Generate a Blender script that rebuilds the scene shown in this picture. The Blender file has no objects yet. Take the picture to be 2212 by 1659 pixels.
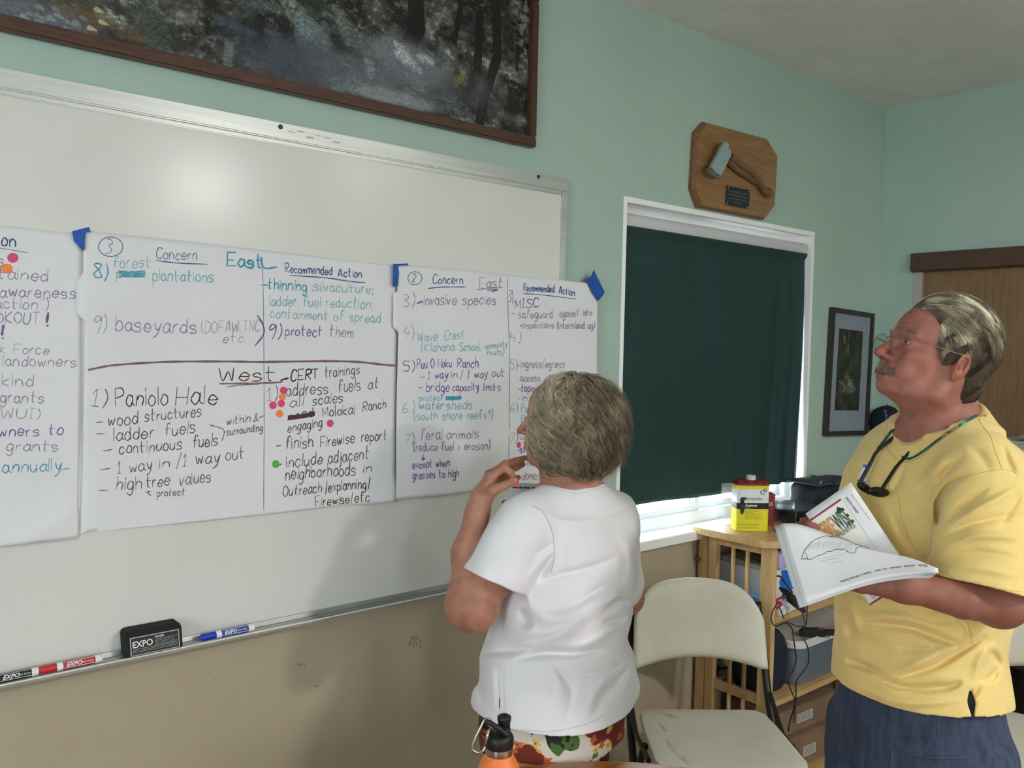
import bpy, bmesh, math, random
import numpy as np
from mathutils import Vector, Matrix
from mathutils.bvhtree import BVHTree
scn = bpy.context.scene
COL = scn.collection
rng = np.random.default_rng(7)
random.seed(7)

# ------------------------------------------------------------------ camera
# metres; x runs along the whiteboard wall (y = 0), the room is at y < 0, z is up
CAM = np.array([0.0, -1.965, 1.62])
FPX = 1850.0
RM = np.array([[0.76437402, -0.64443422, 0.02090218],
               [0.01234716, 0.04704172, 0.99881661],
               [0.64465487, 0.76321138, -0.0439144]])
cam = bpy.data.objects.new('camera', bpy.data.cameras.new('camera'))
COL.objects.link(cam)
cam.data.sensor_width = 36.0
cam.data.lens = FPX / 2212.0 * 36.0
cam.data.clip_start = 0.02
cam.matrix_world = Matrix(((RM[0][0], RM[1][0], -RM[2][0], CAM[0]),
                           (RM[0][1], RM[1][1], -RM[2][1], CAM[1]),
                           (RM[0][2], RM[1][2], -RM[2][2], CAM[2]),
                           (0, 0, 0, 1)))
scn.camera = cam

# ------------------------------------------------------------------ light and colour
vs = scn.view_settings
vs.view_transform = 'Standard'
vs.look = 'None'
vs.gamma = 1.0
vs.use_curve_mapping = False
vs.exposure = -0.06
scn.cycles.use_denoising = True
scn.cycles.max_bounces = 8
scn.cycles.transparent_max_bounces = 24
wd = bpy.data.worlds.new('sky')
scn.world = wd
wd.use_nodes = True
bg = wd.node_tree.nodes['Background']
bg.inputs[0].default_value = (0.80, 0.90, 1.0, 1)
bg.inputs[1].default_value = 20.0

def area(name, loc, target, sx, sy, power, col=(1, 1, 1), shape='RECTANGLE', spread=180):
    d = bpy.data.lights.new(name, 'AREA')
    d.shape = shape
    d.size = sx
    if shape in ('RECTANGLE', 'ELLIPSE'):
        d.size_y = sy
    d.energy = power
    d.color = col
    d.spread = math.radians(spread)
    o = bpy.data.objects.new(name, d)
    COL.objects.link(o)
    o.location = loc
    o.rotation_euler = (Vector(target) - Vector(loc)).to_track_quat('-Z', 'Y').to_euler()
    return o
# ceiling lamps of the room (behind the camera) and added area lights standing in for window daylight, far and left side
area('ceiling_lamp_light', (2.14, -3.82, 2.66), (2.14, -3.82, 0), 0.34, 0.34, 84, (1.0, 0.98, 0.95), 'DISK')
area('ceiling_lamp_light', (2.72, -2.72, 2.66), (2.72, -2.72, 0), 0.30, 0.30, 11, (1.0, 0.98, 0.95), 'DISK')
area('daylight_stand_in', (-2.35, -2.3, 1.75), (1.2, -1.2, 1.5), 1.9, 1.3, 20, (0.93, 0.97, 1.0))
area('daylight_stand_in', (0.3, -5.3, 1.75), (1.2, 0.0, 2.6), 2.6, 1.4, 28, (0.94, 0.98, 1.0))

# ------------------------------------------------------------------ helpers
def ray(px, py):
    return np.array([px - 1106.0, -(py - 829.5), FPX]) @ RM
def at(px, py, d):
    """the point of the room seen at a pixel of the photograph, d metres away along the view axis"""
    return CAM + ray(px, py) / FPX * d
def onY(px, py, Y=0.0):
    r = ray(px, py)
    return CAM + r * ((Y - CAM[1]) / r[1])
def onX(px, py, X):
    r = ray(px, py)
    return CAM + r * ((X - CAM[0]) / r[0])
def onZ(px, py, Z):
    r = ray(px, py)
    return CAM + r * ((Z - CAM[2]) / r[2])
def project(P):
    q = (np.asarray(P) - CAM) @ RM.T
    return 1106 + FPX * q[..., 0] / q[..., 2], 829.5 - FPX * q[..., 1] / q[..., 2], q[..., 2]

def lin(c):
    c = c / 255.0
    return c / 12.92 if c <= 0.04045 else ((c + 0.055) / 1.055) ** 2.4
def rgb(r, g, b):
    return (lin(r), lin(g), lin(b), 1.0)

class NT:
    def __init__(s, m):
        m.use_nodes = True
        s.t = m.node_tree
        s.b = s.t.nodes['Principled BSDF']
    def n(s, typ, **kw):
        x = s.t.nodes.new(typ)
        for k, v in kw.items():
            if k.startswith('i_'):
                x.inputs[k[2:].replace('_', ' ')].default_value = v
            else:
                setattr(x, k, v)
        return x
    def l(s, a, b):
        s.t.links.new(a, b)
    def coord(s, kind='Object', scale=(1, 1, 1), rot=(0, 0, 0)):
        c = s.n('ShaderNodeTexCoord')
        m = s.n('ShaderNodeMapping')
        m.inputs['Scale'].default_value = scale
        m.inputs['Rotation'].default_value = rot
        s.l(c.outputs[kind], m.inputs['Vector'])
        return m.outputs['Vector']
    def ramp(s, fac, stops):
        r = s.n('ShaderNodeValToRGB')
        e = r.color_ramp.elements
        while len(e) < len(stops):
            e.new(0.5)
        for i, (p, c) in enumerate(stops):
            e[i].position = p
            e[i].color = c
        s.l(fac, r.inputs[0])
        return r.outputs[0]
MATS = {}
def mat(name, c, rough=0.6, metal=0.0, var=0.0, vs_=6.0, bump=0.0, bs=80.0, c2=None, stretch=(1, 1, 1), sheen=0.0, sss=0.0, spec=0.5, coat=0.0, trans=0.0, ior=1.45, alpha=1.0, emit=0.0, detail=4.0):
    if name in MATS:
        return MATS[name]
    m = bpy.data.materials.new(name)
    t = NT(m)
    b = t.b
    col = rgb(*c)
    b.inputs['Base Color'].default_value = col
    b.inputs['Roughness'].default_value = rough
    b.inputs['Metallic'].default_value = metal
    b.inputs['Specular IOR Level'].default_value = spec
    b.inputs['Coat Weight'].default_value = coat
    b.inputs['Transmission Weight'].default_value = trans
    b.inputs['IOR'].default_value = ior
    b.inputs['Alpha'].default_value = alpha
    if sheen:
        b.inputs['Sheen Weight'].default_value = sheen
        b.inputs['Sheen Roughness'].default_value = 0.5
    if sss:
        b.inputs['Subsurface Weight'].default_value = sss
        b.inputs['Subsurface Radius'].default_value = (0.012, 0.005, 0.003)
        b.inputs['Subsurface Scale'].default_value = 0.6
    if emit:
        b.inputs['Emission Color'].default_value = col
        b.inputs['Emission Strength'].default_value = emit
    if var or c2:
        v = t.coord('Object', stretch)
        nz = t.n('ShaderNodeTexNoise', i_Scale=vs_, i_Detail=detail, i_Roughness=0.6)
        t.l(v, nz.inputs['Vector'])
        lo = rgb(*[max(0, k * (1 - var)) for k in c]) if not c2 else col
        hi = rgb(*[min(255, k * (1 + var)) for k in c]) if not c2 else rgb(*c2)
        t.l(t.ramp(nz.outputs['Fac'], [(0.35, lo), (0.65, hi)]), b.inputs['Base Color'])
    if bump:
        v2 = t.coord('Object')
        nb = t.n('ShaderNodeTexNoise', i_Scale=bs, i_Detail=3.0)
        t.l(v2, nb.inputs['Vector'])
        bp = t.n('ShaderNodeBump', i_Strength=bump, i_Distance=0.002)
        t.l(nb.outputs['Fac'], bp.inputs['Height'])
        t.l(bp.outputs['Normal'], b.inputs['Normal'])
    MATS[name] = m
    return m

def link(name, me, m=None, parent=None, label=None, cat=None, group=None, kind=None, smooth=False, loc=None):
    o = bpy.data.objects.new(name, me)
    COL.objects.link(o)
    if m is not None:
        for k in (m if isinstance(m, (list, tuple)) else [m]):
            me.materials.append(k)
    if smooth:
        me.shade_smooth()
    if parent is not None:
        o.parent = parent
        o.matrix_parent_inverse = Matrix.Translation(-Vector(parent.location)) if parent.rotation_euler.to_quaternion().angle < 1e-6 else parent.matrix_basis.inverted()
    tag(o, label, cat, group, kind)
    return o
def tag(o, label=None, cat=None, group=None, kind=None):
    for k, v in (('label', label), ('category', cat), ('group', group), ('kind', kind)):
        if v:
            o[k] = v
    return o
def thing(name, loc, label, cat, group=None):
    o = bpy.data.objects.new(name, None)
    COL.objects.link(o)
    o.location = tuple(float(v) for v in loc)
    o.empty_display_size = 0.05
    return tag(o, label, cat, group)
def mesh(verts, faces, name='m'):
    me = bpy.data.meshes.new(name)
    me.from_pydata([tuple(float(c) for c in v) for v in verts], [], [tuple(int(i) for i in f) for f in faces])
    me.update()
    return me
def recalc(me):
    bm = bmesh.new()
    bm.from_mesh(me)
    bmesh.ops.recalc_face_normals(bm, faces=bm.faces)
    bm.to_mesh(me)
    bm.free()
    return me

class MB:
    """collects simple solids in world space, builds them as one mesh"""
    def __init__(s):
        s.v = []
        s.f = []
    def add(s, v, f):
        o = len(s.v)
        s.v += [tuple(float(c) for c in p) for p in v]
        s.f += [tuple(i + o for i in q) for q in f]
        return s
    def box(s, a, b, T=None, bev=0.0):
        a = np.array(a, float); b = np.array(b, float)
        a, b = np.minimum(a, b), np.maximum(a, b)
        if bev > 0:
            bm = bmesh.new()
            bmesh.ops.create_cube(bm, size=1.0)
            for q in bm.verts:
                q.co = Vector(((a + b) / 2 + np.array(q.co) * (b - a)).tolist())
            bmesh.ops.bevel(bm, geom=bm.edges[:], offset=bev, segments=2, affect='EDGES')
            bm.verts.index_update()
            v = [tuple(q.co) for q in bm.verts]
            f = [[q.index for q in k.verts] for k in bm.faces]
            bm.free()
        else:
            v = [(x, y, z) for x in (a[0], b[0]) for y in (a[1], b[1]) for z in (a[2], b[2])]
            f = [(0, 1, 3, 2), (4, 6, 7, 5), (0, 4, 5, 1), (2, 3, 7, 6), (0, 2, 6, 4), (1, 5, 7, 3)]
        if T is not None:
            v = [T(p) for p in v]
        return s.add(v, f)
    def prism(s, poly, axis, h, bev=0.0):
        """closed polygon of 3-D points pushed along axis by h"""
        n = len(poly)
        P = [np.array(p, float) for p in poly]
        ax = np.array(axis, float) * h
        v = P + [p + ax for p in P]
        f = [tuple(range(n))[::-1], tuple(range(n, 2 * n))] + [(i, (i + 1) % n, (i + 1) % n + n, i + n) for i in range(n)]
        return s.add(v, f)
    def tube(s, pts, r, k=10, cap=True):
        P = np.array(pts, float)
        n = len(P)
        R = np.full(n, r, float) if np.isscalar(r) else np.array(r, float)
        T = np.gradient(P, axis=0)
        T /= np.linalg.norm(T, axis=1)[:, None] + 1e-12
        up = np.array([0, 0, 1.0]) if abs(T[0][2]) < 0.9 else np.array([1.0, 0, 0])
        N = np.cross(T[0], up); N /= np.linalg.norm(N)
        v = []
        for i in range(n):
            N = N - T[i] * (N @ T[i]); N /= np.linalg.norm(N) + 1e-12
            B = np.cross(T[i], N)
            for j in range(k):
                a = 2 * math.pi * j / k
                v.append(P[i] + R[i] * (math.cos(a) * N + math.sin(a) * B))
        f = [(i * k + j, i * k + (j + 1) % k, (i + 1) * k + (j + 1) % k, (i + 1) * k + j) for i in range(n - 1) for j in range(k)]
        if cap:
            f += [tuple(range(k))[::-1], tuple((n - 1) * k + j for j in range(k))]
        return s.add(v, f)
    def lathe(s, prof, c, k=40, axis=2, squash=(1, 1), rotz=0.0):
        """prof: (radius, height) pairs round the vertical through c"""
        v = []
        c = np.array(c, float)
        for (r, h) in prof:
            for j in range(k):
                a = 2 * math.pi * j / k + rotz
                v.append(c + np.array([r * math.cos(a) * squash[0], r * math.sin(a) * squash[1], h]))
        n = len(prof)
        f = [(i * k + j, i * k + (j + 1) % k, (i + 1) * k + (j + 1) % k, (i + 1) * k + j) for i in range(n - 1) for j in range(k)]
        if prof[0][0] > 1e-5:
            f.append(tuple(range(k))[::-1])
        if prof[-1][0] > 1e-5:
            f.append(tuple((n - 1) * k + j for j in range(k)))
        return s.add(v, f)
    def xf(s, M):
        s.v = [tuple(M @ Vector(p)) for p in s.v]
        return s
    def build(s, name, m, parent=None, smooth=False, auto=None, **kw):
        me = mesh(s.v, s.f, name)
        recalc(me)
        o = link(name, me, m, parent, **kw)
        if smooth:
            me.shade_smooth()
        if auto:
            me.shade_smooth()
            me.set_sharp_from_angle(angle=math.radians(auto))
        return o
def spline(pts, n=12):
    P = np.array(pts, float)
    if len(P) < 3:
        return np.array([P[0] + (P[-1] - P[0]) * t for t in np.linspace(0, 1, n)])
    Q = np.vstack([2 * P[0] - P[1], P, 2 * P[-1] - P[-2]])
    out = []
    for i in range(1, len(Q) - 2):
        for t in np.linspace(0, 1, n, endpoint=False):
            a, b, c, d = Q[i - 1], Q[i], Q[i + 1], Q[i + 2]
            out.append(0.5 * ((2 * b) + (c - a) * t + (2 * a - 5 * b + 4 * c - d) * t * t + (3 * b - a - 3 * c + d) * t ** 3))
    out.append(P[-1])
    return np.array(out)

# ------------------------------------------------------------------ room
XC = 3.890      # x of the right wall
ZC = 2.755      # ceiling
ZT = 0.985      # where the green paint ends and the tan begins
XL, YB = -2.6, -5.6
def wall_mat(name, horiz):
    m = bpy.data.materials.new(name)
    t = NT(m)
    g = t.n('ShaderNodeNewGeometry')
    sp = t.n('ShaderNodeSeparateXYZ')
    t.l(g.outputs['Position'], sp.inputs[0])
    nz = t.n('ShaderNodeTexNoise', i_Scale=2.2, i_Detail=5.0)
    t.l(g.outputs['Position'], nz.inputs['Vector'])
    green = t.ramp(nz.outputs['Fac'], [(0.3, rgb(166, 189, 177)), (0.7, rgb(172, 195, 183))])
    tan = t.ramp(nz.outputs['Fac'], [(0.3, rgb(176, 162, 138)), (0.7, rgb(183, 169, 146))])
    gt = t.n('ShaderNodeMath', operation='GREATER_THAN')
    gt.inputs[1].default_value = ZT
    t.l(sp.outputs[2], gt.inputs[0])
    mx = t.n('ShaderNodeMix', data_type='RGBA')
    t.l(gt.outputs[0], mx.inputs[0])
    t.l(tan, mx.inputs[6])
    t.l(green, mx.inputs[7])
    t.l(mx.outputs[2], t.b.inputs['Base Color'])
    t.b.inputs['Roughness'].default_value = 0.62
    n2 = t.n('ShaderNodeTexNoise', i_Scale=130.0, i_Detail=2.0)
    n3 = t.n('ShaderNodeTexVoronoi', i_Scale=75.0)
    t.l(g.outputs['Position'], n2.inputs['Vector'])
    t.l(g.outputs['Position'], n3.inputs['Vector'])
    ad = t.n('ShaderNodeMath', operation='ADD')
    t.l(n2.outputs['Fac'], ad.inputs[0])
    t.l(n3.outputs['Distance'], ad.inputs[1])
    bp = t.n('ShaderNodeBump', i_Strength=0.35, i_Distance=0.0016)
    t.l(ad.outputs[0], bp.inputs['Height'])
    t.l(bp.outputs['Normal'], t.b.inputs['Normal'])
    return m
WM = wall_mat('painted_plaster', True)
CEIL = mat('ceiling_paint', (228, 227, 222), 0.8, var=0.02, bump=0.3, bs=60)
WX0, WX1, WZ0, WZ1 = 2.130, 3.315, 0.945, 2.128      # window opening
# whiteboard wall with the window opening cut out
wb = MB()
T = 0.14
wb.box((XL, 0, 0), (WX0, T, ZC)).box((WX1, 0, 0), (XC + 0.14, T, ZC)).box((WX0, 0, 0), (WX1, T, WZ0)).box((WX0, 0, WZ1), (WX1, T, ZC))
wb.build('wall_whiteboard', WM, kind='structure')
# right wall with doorway
DY1, DY0, DZ = -0.165, -1.10, 2.01
MB().box((XC, DY1 , 0), (XC + 0.14, 0.0, ZC)).box((XC, YB, 0), (XC + 0.14, DY0, ZC)).box((XC, DY0, DZ), (XC + 0.14, DY1, ZC)).build('wall_right', WM, kind='structure')
# left and far walls with windows, seen by nobody but lighting the room
MB().box((XL - 0.14, YB, 0), (XL, 0, 1.05)).box((XL - 0.14, YB, 2.4), (XL, 0, ZC)).box((XL - 0.14, YB, 1.05), (XL, -2.4, 2.4)).box((XL - 0.14, -1.9, 1.05), (XL, 0, 2.4)).build('wall_left', WM, kind='structure')
MB().box((XL, YB - 0.14, 0), (XC + 0.14, YB, 1.0)).box((XL, YB - 0.14, 2.45), (XC + 0.14, YB, ZC)).box((XL, YB - 0.14, 1.0), (-1.0, YB, 2.45)).box((-0.6, YB - 0.14, 1.0), (XC + 0.14, YB, 2.45)).build('wall_back', WM, kind='structure')
MB().box((XL - 0.14, YB - 0.14, ZC), (XC + 0.14, 0.14, ZC + 0.1)).build('ceiling', CEIL, kind='structure')
FL = mat('floor_carpet', (128, 114, 98), 0.9, var=0.12, vs_=40, bump=0.6, bs=300)
MB().box((XL - 0.14, YB - 0.14, -0.1), (XC + 0.14, 0.14, 0.0)).build('floor', FL, kind='structure')
# ceiling lamps (behind the camera)
for i, (x, y) in enumerate(((2.14, -3.82), (2.72, -2.72))):
    t_ = thing('ceiling_lamp', (x, y, ZC), 'round white ceiling lamp %s' % ('behind the table' if i == 0 else 'nearer the corner'), 'lamp')
    MB().lathe([(0.2, -0.02), (0.2, 0.0)], (x, y, ZC)).build('lamp_base', mat('lamp_white', (235, 235, 230), 0.4), t_)
    MB().lathe([(0.17, -0.075), (0.185, -0.05), (0.19, -0.02)], (x, y, ZC), k=36).build('lamp_shade', mat('lamp_glow', (255, 248, 235), 0.4, emit=2.0), t_, smooth=True)

# tan paint border: green meets tan at chair-rail height, nothing else stands there
# ---- door in the right wall
WD = mat('door_veneer', (124, 97, 66), 0.45, c2=(142, 112, 78), vs_=9, stretch=(14, 14, 0.9), bump=0.15, bs=150)
WDK = mat('door_frame_stain', (84, 62, 50), 0.45, var=0.1, vs_=12, stretch=(8, 1, 1))
JW = mat('door_jamb_paint', (178, 172, 168), 0.5)
d1 = thing('door_1', (XC, (DY0 + DY1) / 2, 0), None, None)
tag(d1, 'plain brown wood veneer door behind the man, in the right wall', 'door', None, 'structure')
MB().box((XC + 0.012, DY0 + 0.02, 0.01), (XC + 0.055, DY1 - 0.03, DZ)).build('door_leaf', WD, d1)
MB().box((XC - 0.004, DY1 - 0.03, 0), (XC + 0.14, DY1 + 0.003, DZ)).box((XC - 0.004, DY0 - 0.003, 0), (XC + 0.14, DY0 + 0.02, DZ)).build('door_jamb', JW, d1)
MB().prism([(XC - 0.003, DY1 + 0.012, DZ - 0.02), (XC - 0.03, DY1 + 0.012, DZ - 0.012), (XC - 0.03, DY1 + 0.012, DZ + 0.063), (XC - 0.003, DY1 + 0.012, DZ + 0.068)], (0, -1, 0), DY1 - DY0 + 0.03).build('door_head', WDK, d1)
MB().lathe([(0, 0), (0.026, 0.0), (0.03, 0.02), (0.02, 0.045), (0.0, 0.055)], (0, 0, 0), 20).xf(Matrix.Translation((XC + 0.012, DY0 + 0.09, 0.98)) @ Matrix.Rotation(-math.pi / 2, 4, 'Y')).build('door_knob', mat('brushed_steel', (190, 188, 180), 0.3, 1.0), d1, smooth=True)
for nm, a, b in (('baseboard_whiteboard', (XL, -0.012, 0), (XC, 0, 0.09)), ('baseboard_right', (XC - 0.012, -1.2 - 4.3, 0), (XC, DY0 - 0.01, 0.09))):
    MB().box(a, b).build(nm, mat('baseboard_brown', (80, 66, 54), 0.5), kind='structure')

# ---- window: reveal, frame, panes, blind
WW = mat('window_paint', (252, 252, 252), 0.4)
w1 = thing('window_1', ((WX0 + WX1) / 2, 0.06, WZ0), None, None)
tag(w1, 'white framed sliding window behind a dark green roller blind', 'window', None, 'structure')
rv = MB()
rv.box((WX0, 0.0, WZ0 + 0.012), (WX0 + 0.018, T, WZ1 - 0.018)).box((WX1 - 0.018, 0.0, WZ0 + 0.012), (WX1, T, WZ1 - 0.018)).box((WX0, 0.0, WZ1 - 0.018), (WX1, T, WZ1))
rv.build('window_reveal', WW, w1)
MB().box((WX0 - 0.004, -0.030, WZ0 - 0.022), (WX1 + 0.004, T, WZ0 + 0.012), bev=0.003).build('window_sill', WW, w1)
fr = MB()
y0, y1 = 0.070, 0.115
a0, a1, c0, c1 = WX0 + 0.018, WX1 - 0.018, WZ0 + 0.012, WZ1 - 0.018
fr.box((a0, y0, c0), (a1, y1, c0 + 0.045)).box((a0, y0, c1 - 0.04), (a1, y1, c1)).box((a0, y0, c0 + 0.045), (a0 + 0.035, y1, c1 - 0.04)).box((a1 - 0.035, y0, c0 + 0.045), (a1, y1, c1 - 0.04))
fr.build('window_frame', WW, w1)
xm = 2.665
GL = mat('window_glass', (235, 245, 250), 0.02, trans=1.0, ior=1.05)
for (p, q, yy) in ((a0 + 0.03, xm + 0.02, 0.078), (xm - 0.02, a1 - 0.03, 0.098)):
    sm = MB()
    s_ = 0.028
    sm.box((p, yy, c0 + 0.04), (q, yy + 0.016, c0 + 0.04 + s_)).box((p, yy, c1 - 0.04 - s_), (q, yy + 0.016, c1 - 0.035)).box((p, yy, c0 + 0.04 + s_), (p + s_, yy + 0.016, c1 - 0.04 - s_)).box((q - s_, yy, c0 + 0.04 + s_), (q, yy + 0.016, c1 - 0.04 - s_))
    so = sm.build('window_sash', WW, w1)
    MB().box((p + s_, yy + 0.006, c0 + 0.04 + s_), (q - s_, yy + 0.009, c1 - 0.04 - s_)).build('pane', GL, so)
# roller blind
rb = thing('roller_blind', ((WX0 + WX1) / 2, -0.02, WZ1 - 0.06), 'dark green fabric roller blind pulled down over the window', 'blind')
bx0, bx1 = onY(1341, 470, 0.04)[0], onY(1736, 530, 0.04)[0]
n = 40
rad, zc, yc = 0.027, WZ1 - 0.073, 0.040
MB().tube([(bx0 + (bx1 + 0.03 - bx0) * t, yc, zc) for t in (0, 0.01, 0.99, 1)], [rad * 0.9, rad, rad, rad * 0.9], 28).build('blind_roll', mat('blind_roll_grey', (205, 203, 205), 0.7), rb, auto=40)
NX, NZ = 110, 60
bl_top, bl_bot = zc - 0.012, onY(1366, 1093, 0.03)[2]
V = []
def blind_y(u, w):
    # u across 0..1, w down 0..1 ; soft vertical folds growing downwards and to the right
    A = 0.002 + 0.011 * w
    f = 0.0
    for (c_, s_, a_) in ((0.80, 0.022, 1.0), (0.87, 0.016, -0.9), (0.92, 0.014, 1.0), (0.965, 0.014, -0.9), (0.70, 0.03, -0.5), (0.55, 0.05, 0.3), (0.35, 0.08, -0.3)):
        f += a_ * math.exp(-((u - c_ - 0.05 * (1 - w) * (u > .6)) / s_) ** 2)
    fine = 0.0014 * math.sin(u * 150 + 3 * math.sin(u * 17)) * max(0, (w - 0.93) / 0.07) * (u > 0.5)
    return 0.034 - 0.010 * w + A * f + fine
for j in range(NZ + 1):
    w = j / NZ
    for i in range(NX + 1):
        u = i / NX
        zb = bl_bot + (onY(1711, 1041, 0.03)[2] - bl_bot) * u + 0.004 * math.sin(u * 9)
        xr = bx1 + 0.0 - 0.022 * w * w
        V.append((bx0 + 0.004 * w + (xr - bx0 - 0.006 * w) * u, blind_y(u, w) if w > 0.03 else yc - rad * 0.7, bl_top + (zb - bl_top) * w))
Fc = [(j * (NX + 1) + i, j * (NX + 1) + i + 1, (j + 1) * (NX + 1) + i + 1, (j + 1) * (NX + 1) + i) for j in range(NZ) for i in range(NX)]
bm_ = mat('blind_fabric', (26, 56, 56), 0.62, var=0.06, vs_=3, stretch=(8, 1, 0.4), bump=0.2, bs=500)
nt = NT(bm_)
bo = link('blind_fabric', mesh(V, Fc), bm_, rb, smooth=True)
sol = bo.modifiers.new('thick', 'SOLIDIFY'); sol.thickness = 0.0012
# a light stucco neighbour wall and bright ground outside, so the panes look out on daylight
OUT = mat('outside_bright_wall', (238, 240, 238), 0.9)
MB().box((-1.0, 3.2, -0.4), (8.0, 3.3, 4.0)).build('wall_outside', OUT, kind='structure')
sl = bpy.data.lights.new('sun', 'SUN'); sl.energy = 34.0; sl.angle = math.radians(1.0); sl.color = (1, 0.97, 0.92)
so_ = bpy.data.objects.new('sun', sl); COL.objects.link(so_)
so_.rotation_euler = Vector((0.25, 0.75, -1.0)).to_track_quat('-Z', 'Y').to_euler()
MB().box((-3, 0.2, -0.5), (9, 3.2, -0.4)).build('floor_outside', mat('outside_paving', (205, 200, 190), 0.9), kind='structure')
# ------------------------------------------------------------------ whiteboard
BX1, BZ1, BZ0 = 1.852, 2.142, 0.913
BX0 = BX1 - 2.44
ALU = mat('aluminium_trim', (205, 207, 204), 0.34, 0.75, var=0.03, vs_=3, stretch=(1, 1, 30))
ALD = mat('tray_aluminium', (176, 177, 172), 0.42, 0.7, var=0.05, vs_=9)
wbd = thing('whiteboard', (0.63, 0, BZ0), 'large glossy whiteboard with aluminium frame and marker tray on the green wall', 'whiteboard')
bm_ = bpy.data.materials.new('whiteboard_enamel')
t = NT(bm_)
v = t.coord('Object')
nz = t.n('ShaderNodeTexNoise', i_Scale=1.3, i_Detail=2.0)
t.l(v, nz.inputs['Vector'])
t.l(t.ramp(nz.outputs['Fac'], [(0.35, rgb(216, 216, 210)), (0.6, rgb(222, 221, 215)), (0.72, rgb(220, 214, 211))]), t.b.inputs['Base Color'])
t.b.inputs['Roughness'].default_value = 0.215
t.b.inputs['Specular IOR Level'].default_value = 0.34
MB().box((BX0 + 0.02, -0.014, BZ0 + 0.02), (BX1 - 0.012, -0.002, BZ1 - 0.02)).build('writing_surface', bm_, wbd)
fr = MB()
YF = -0.022
fr.box((BX0, YF, BZ1 - 0.040), (BX1, -0.0005, BZ1), bev=0.003)
MB_top = fr.build('top_rail', ALU, wbd, auto=35)
MB().box((BX0 + 0.0215, YF + 0.004, BZ1 - 0.052), (BX1 - 0.0215, -0.0005, BZ1 - 0.042), bev=0.002).build('top_rail_lip', ALU, wbd, auto=35)
MB().box((BX1 - 0.021, YF, BZ0), (BX1, -0.0005, BZ1 - 0.041), bev=0.003).build('side_rail', ALU, wbd, auto=35)
MB().box((BX0, YF, BZ0), (BX0 + 0.021, -0.0005, BZ1 - 0.041), bev=0.003).build('side_rail', ALU, wbd, auto=35)
TD = 0.072
ZF = onY(560, 1364.5, -0.0755)[2]          # bright front edge of the tray
BZ0 = ZF - 0.0125
tr = MB()
tr.prism([(BX0, 0, BZ0 + 0.016), (BX0, -0.020, BZ0 + 0.016), (BX0, -0.023, BZ0 + 0.006), (BX0, -TD + 0.004, BZ0 + 0.004), (BX0, -TD, BZ0 + 0.0115), (BX0, -TD - 0.0025, BZ0 + 0.0115), (BX0, -TD - 0.0025, BZ0 + 0.005), (BX0, -0.050, BZ0 - 0.002), (BX0, 0, BZ0 - 0.002)], (1, 0, 0), BX1 - BX0)
tray = tr.build('marker_tray', ALD, wbd)
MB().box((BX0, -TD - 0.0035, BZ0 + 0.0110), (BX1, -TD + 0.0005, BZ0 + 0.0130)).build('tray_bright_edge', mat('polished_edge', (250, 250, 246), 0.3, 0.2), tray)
for yy in (-0.034, -0.046, -0.058):
    MB().box((BX0, yy, BZ0 + 0.003), (BX1, yy + 0.0012, BZ0 + 0.0075)).build('tray_ridge', ALU, tray)
for (px, py) in ((606, 274), (1163, 382)):
    p = onY(px, py, YF)
    MB().lathe([(0.0, -0.004), (0.0045, -0.004), (0.006, -0.001), (0.006, 0.002)], (0, 0, 0), 14).xf(Matrix.Translation((p[0], YF, p[2])) @ Matrix.Rotation(math.pi / 2, 4, 'X') @ Matrix.Scale(-1, 4, (0, 0, 1))).build('screw', mat('screw_steel', (70, 72, 70), 0.4, 0.8), wbd)
sp = onY(606, 274, YF - 0.0008)
smears = MB()
for k in range(6):
    xx = sp[0] + 0.02 + k * 0.024
    zz = sp[2] - 0.008 + 0.006 * math.sin(k * 2.3)
    smears.box((xx, YF - 0.0006, zz), (xx + 0.018, YF - 0.0001, zz + 0.002 + 0.0012 * (k % 3)))
smears.build('glue_smear', mat('glue_grey', (184, 186, 184), 0.6), wbd)
for (px, py) in ((1199, 900), (1000, 1293 - 60)):
    pass

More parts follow.
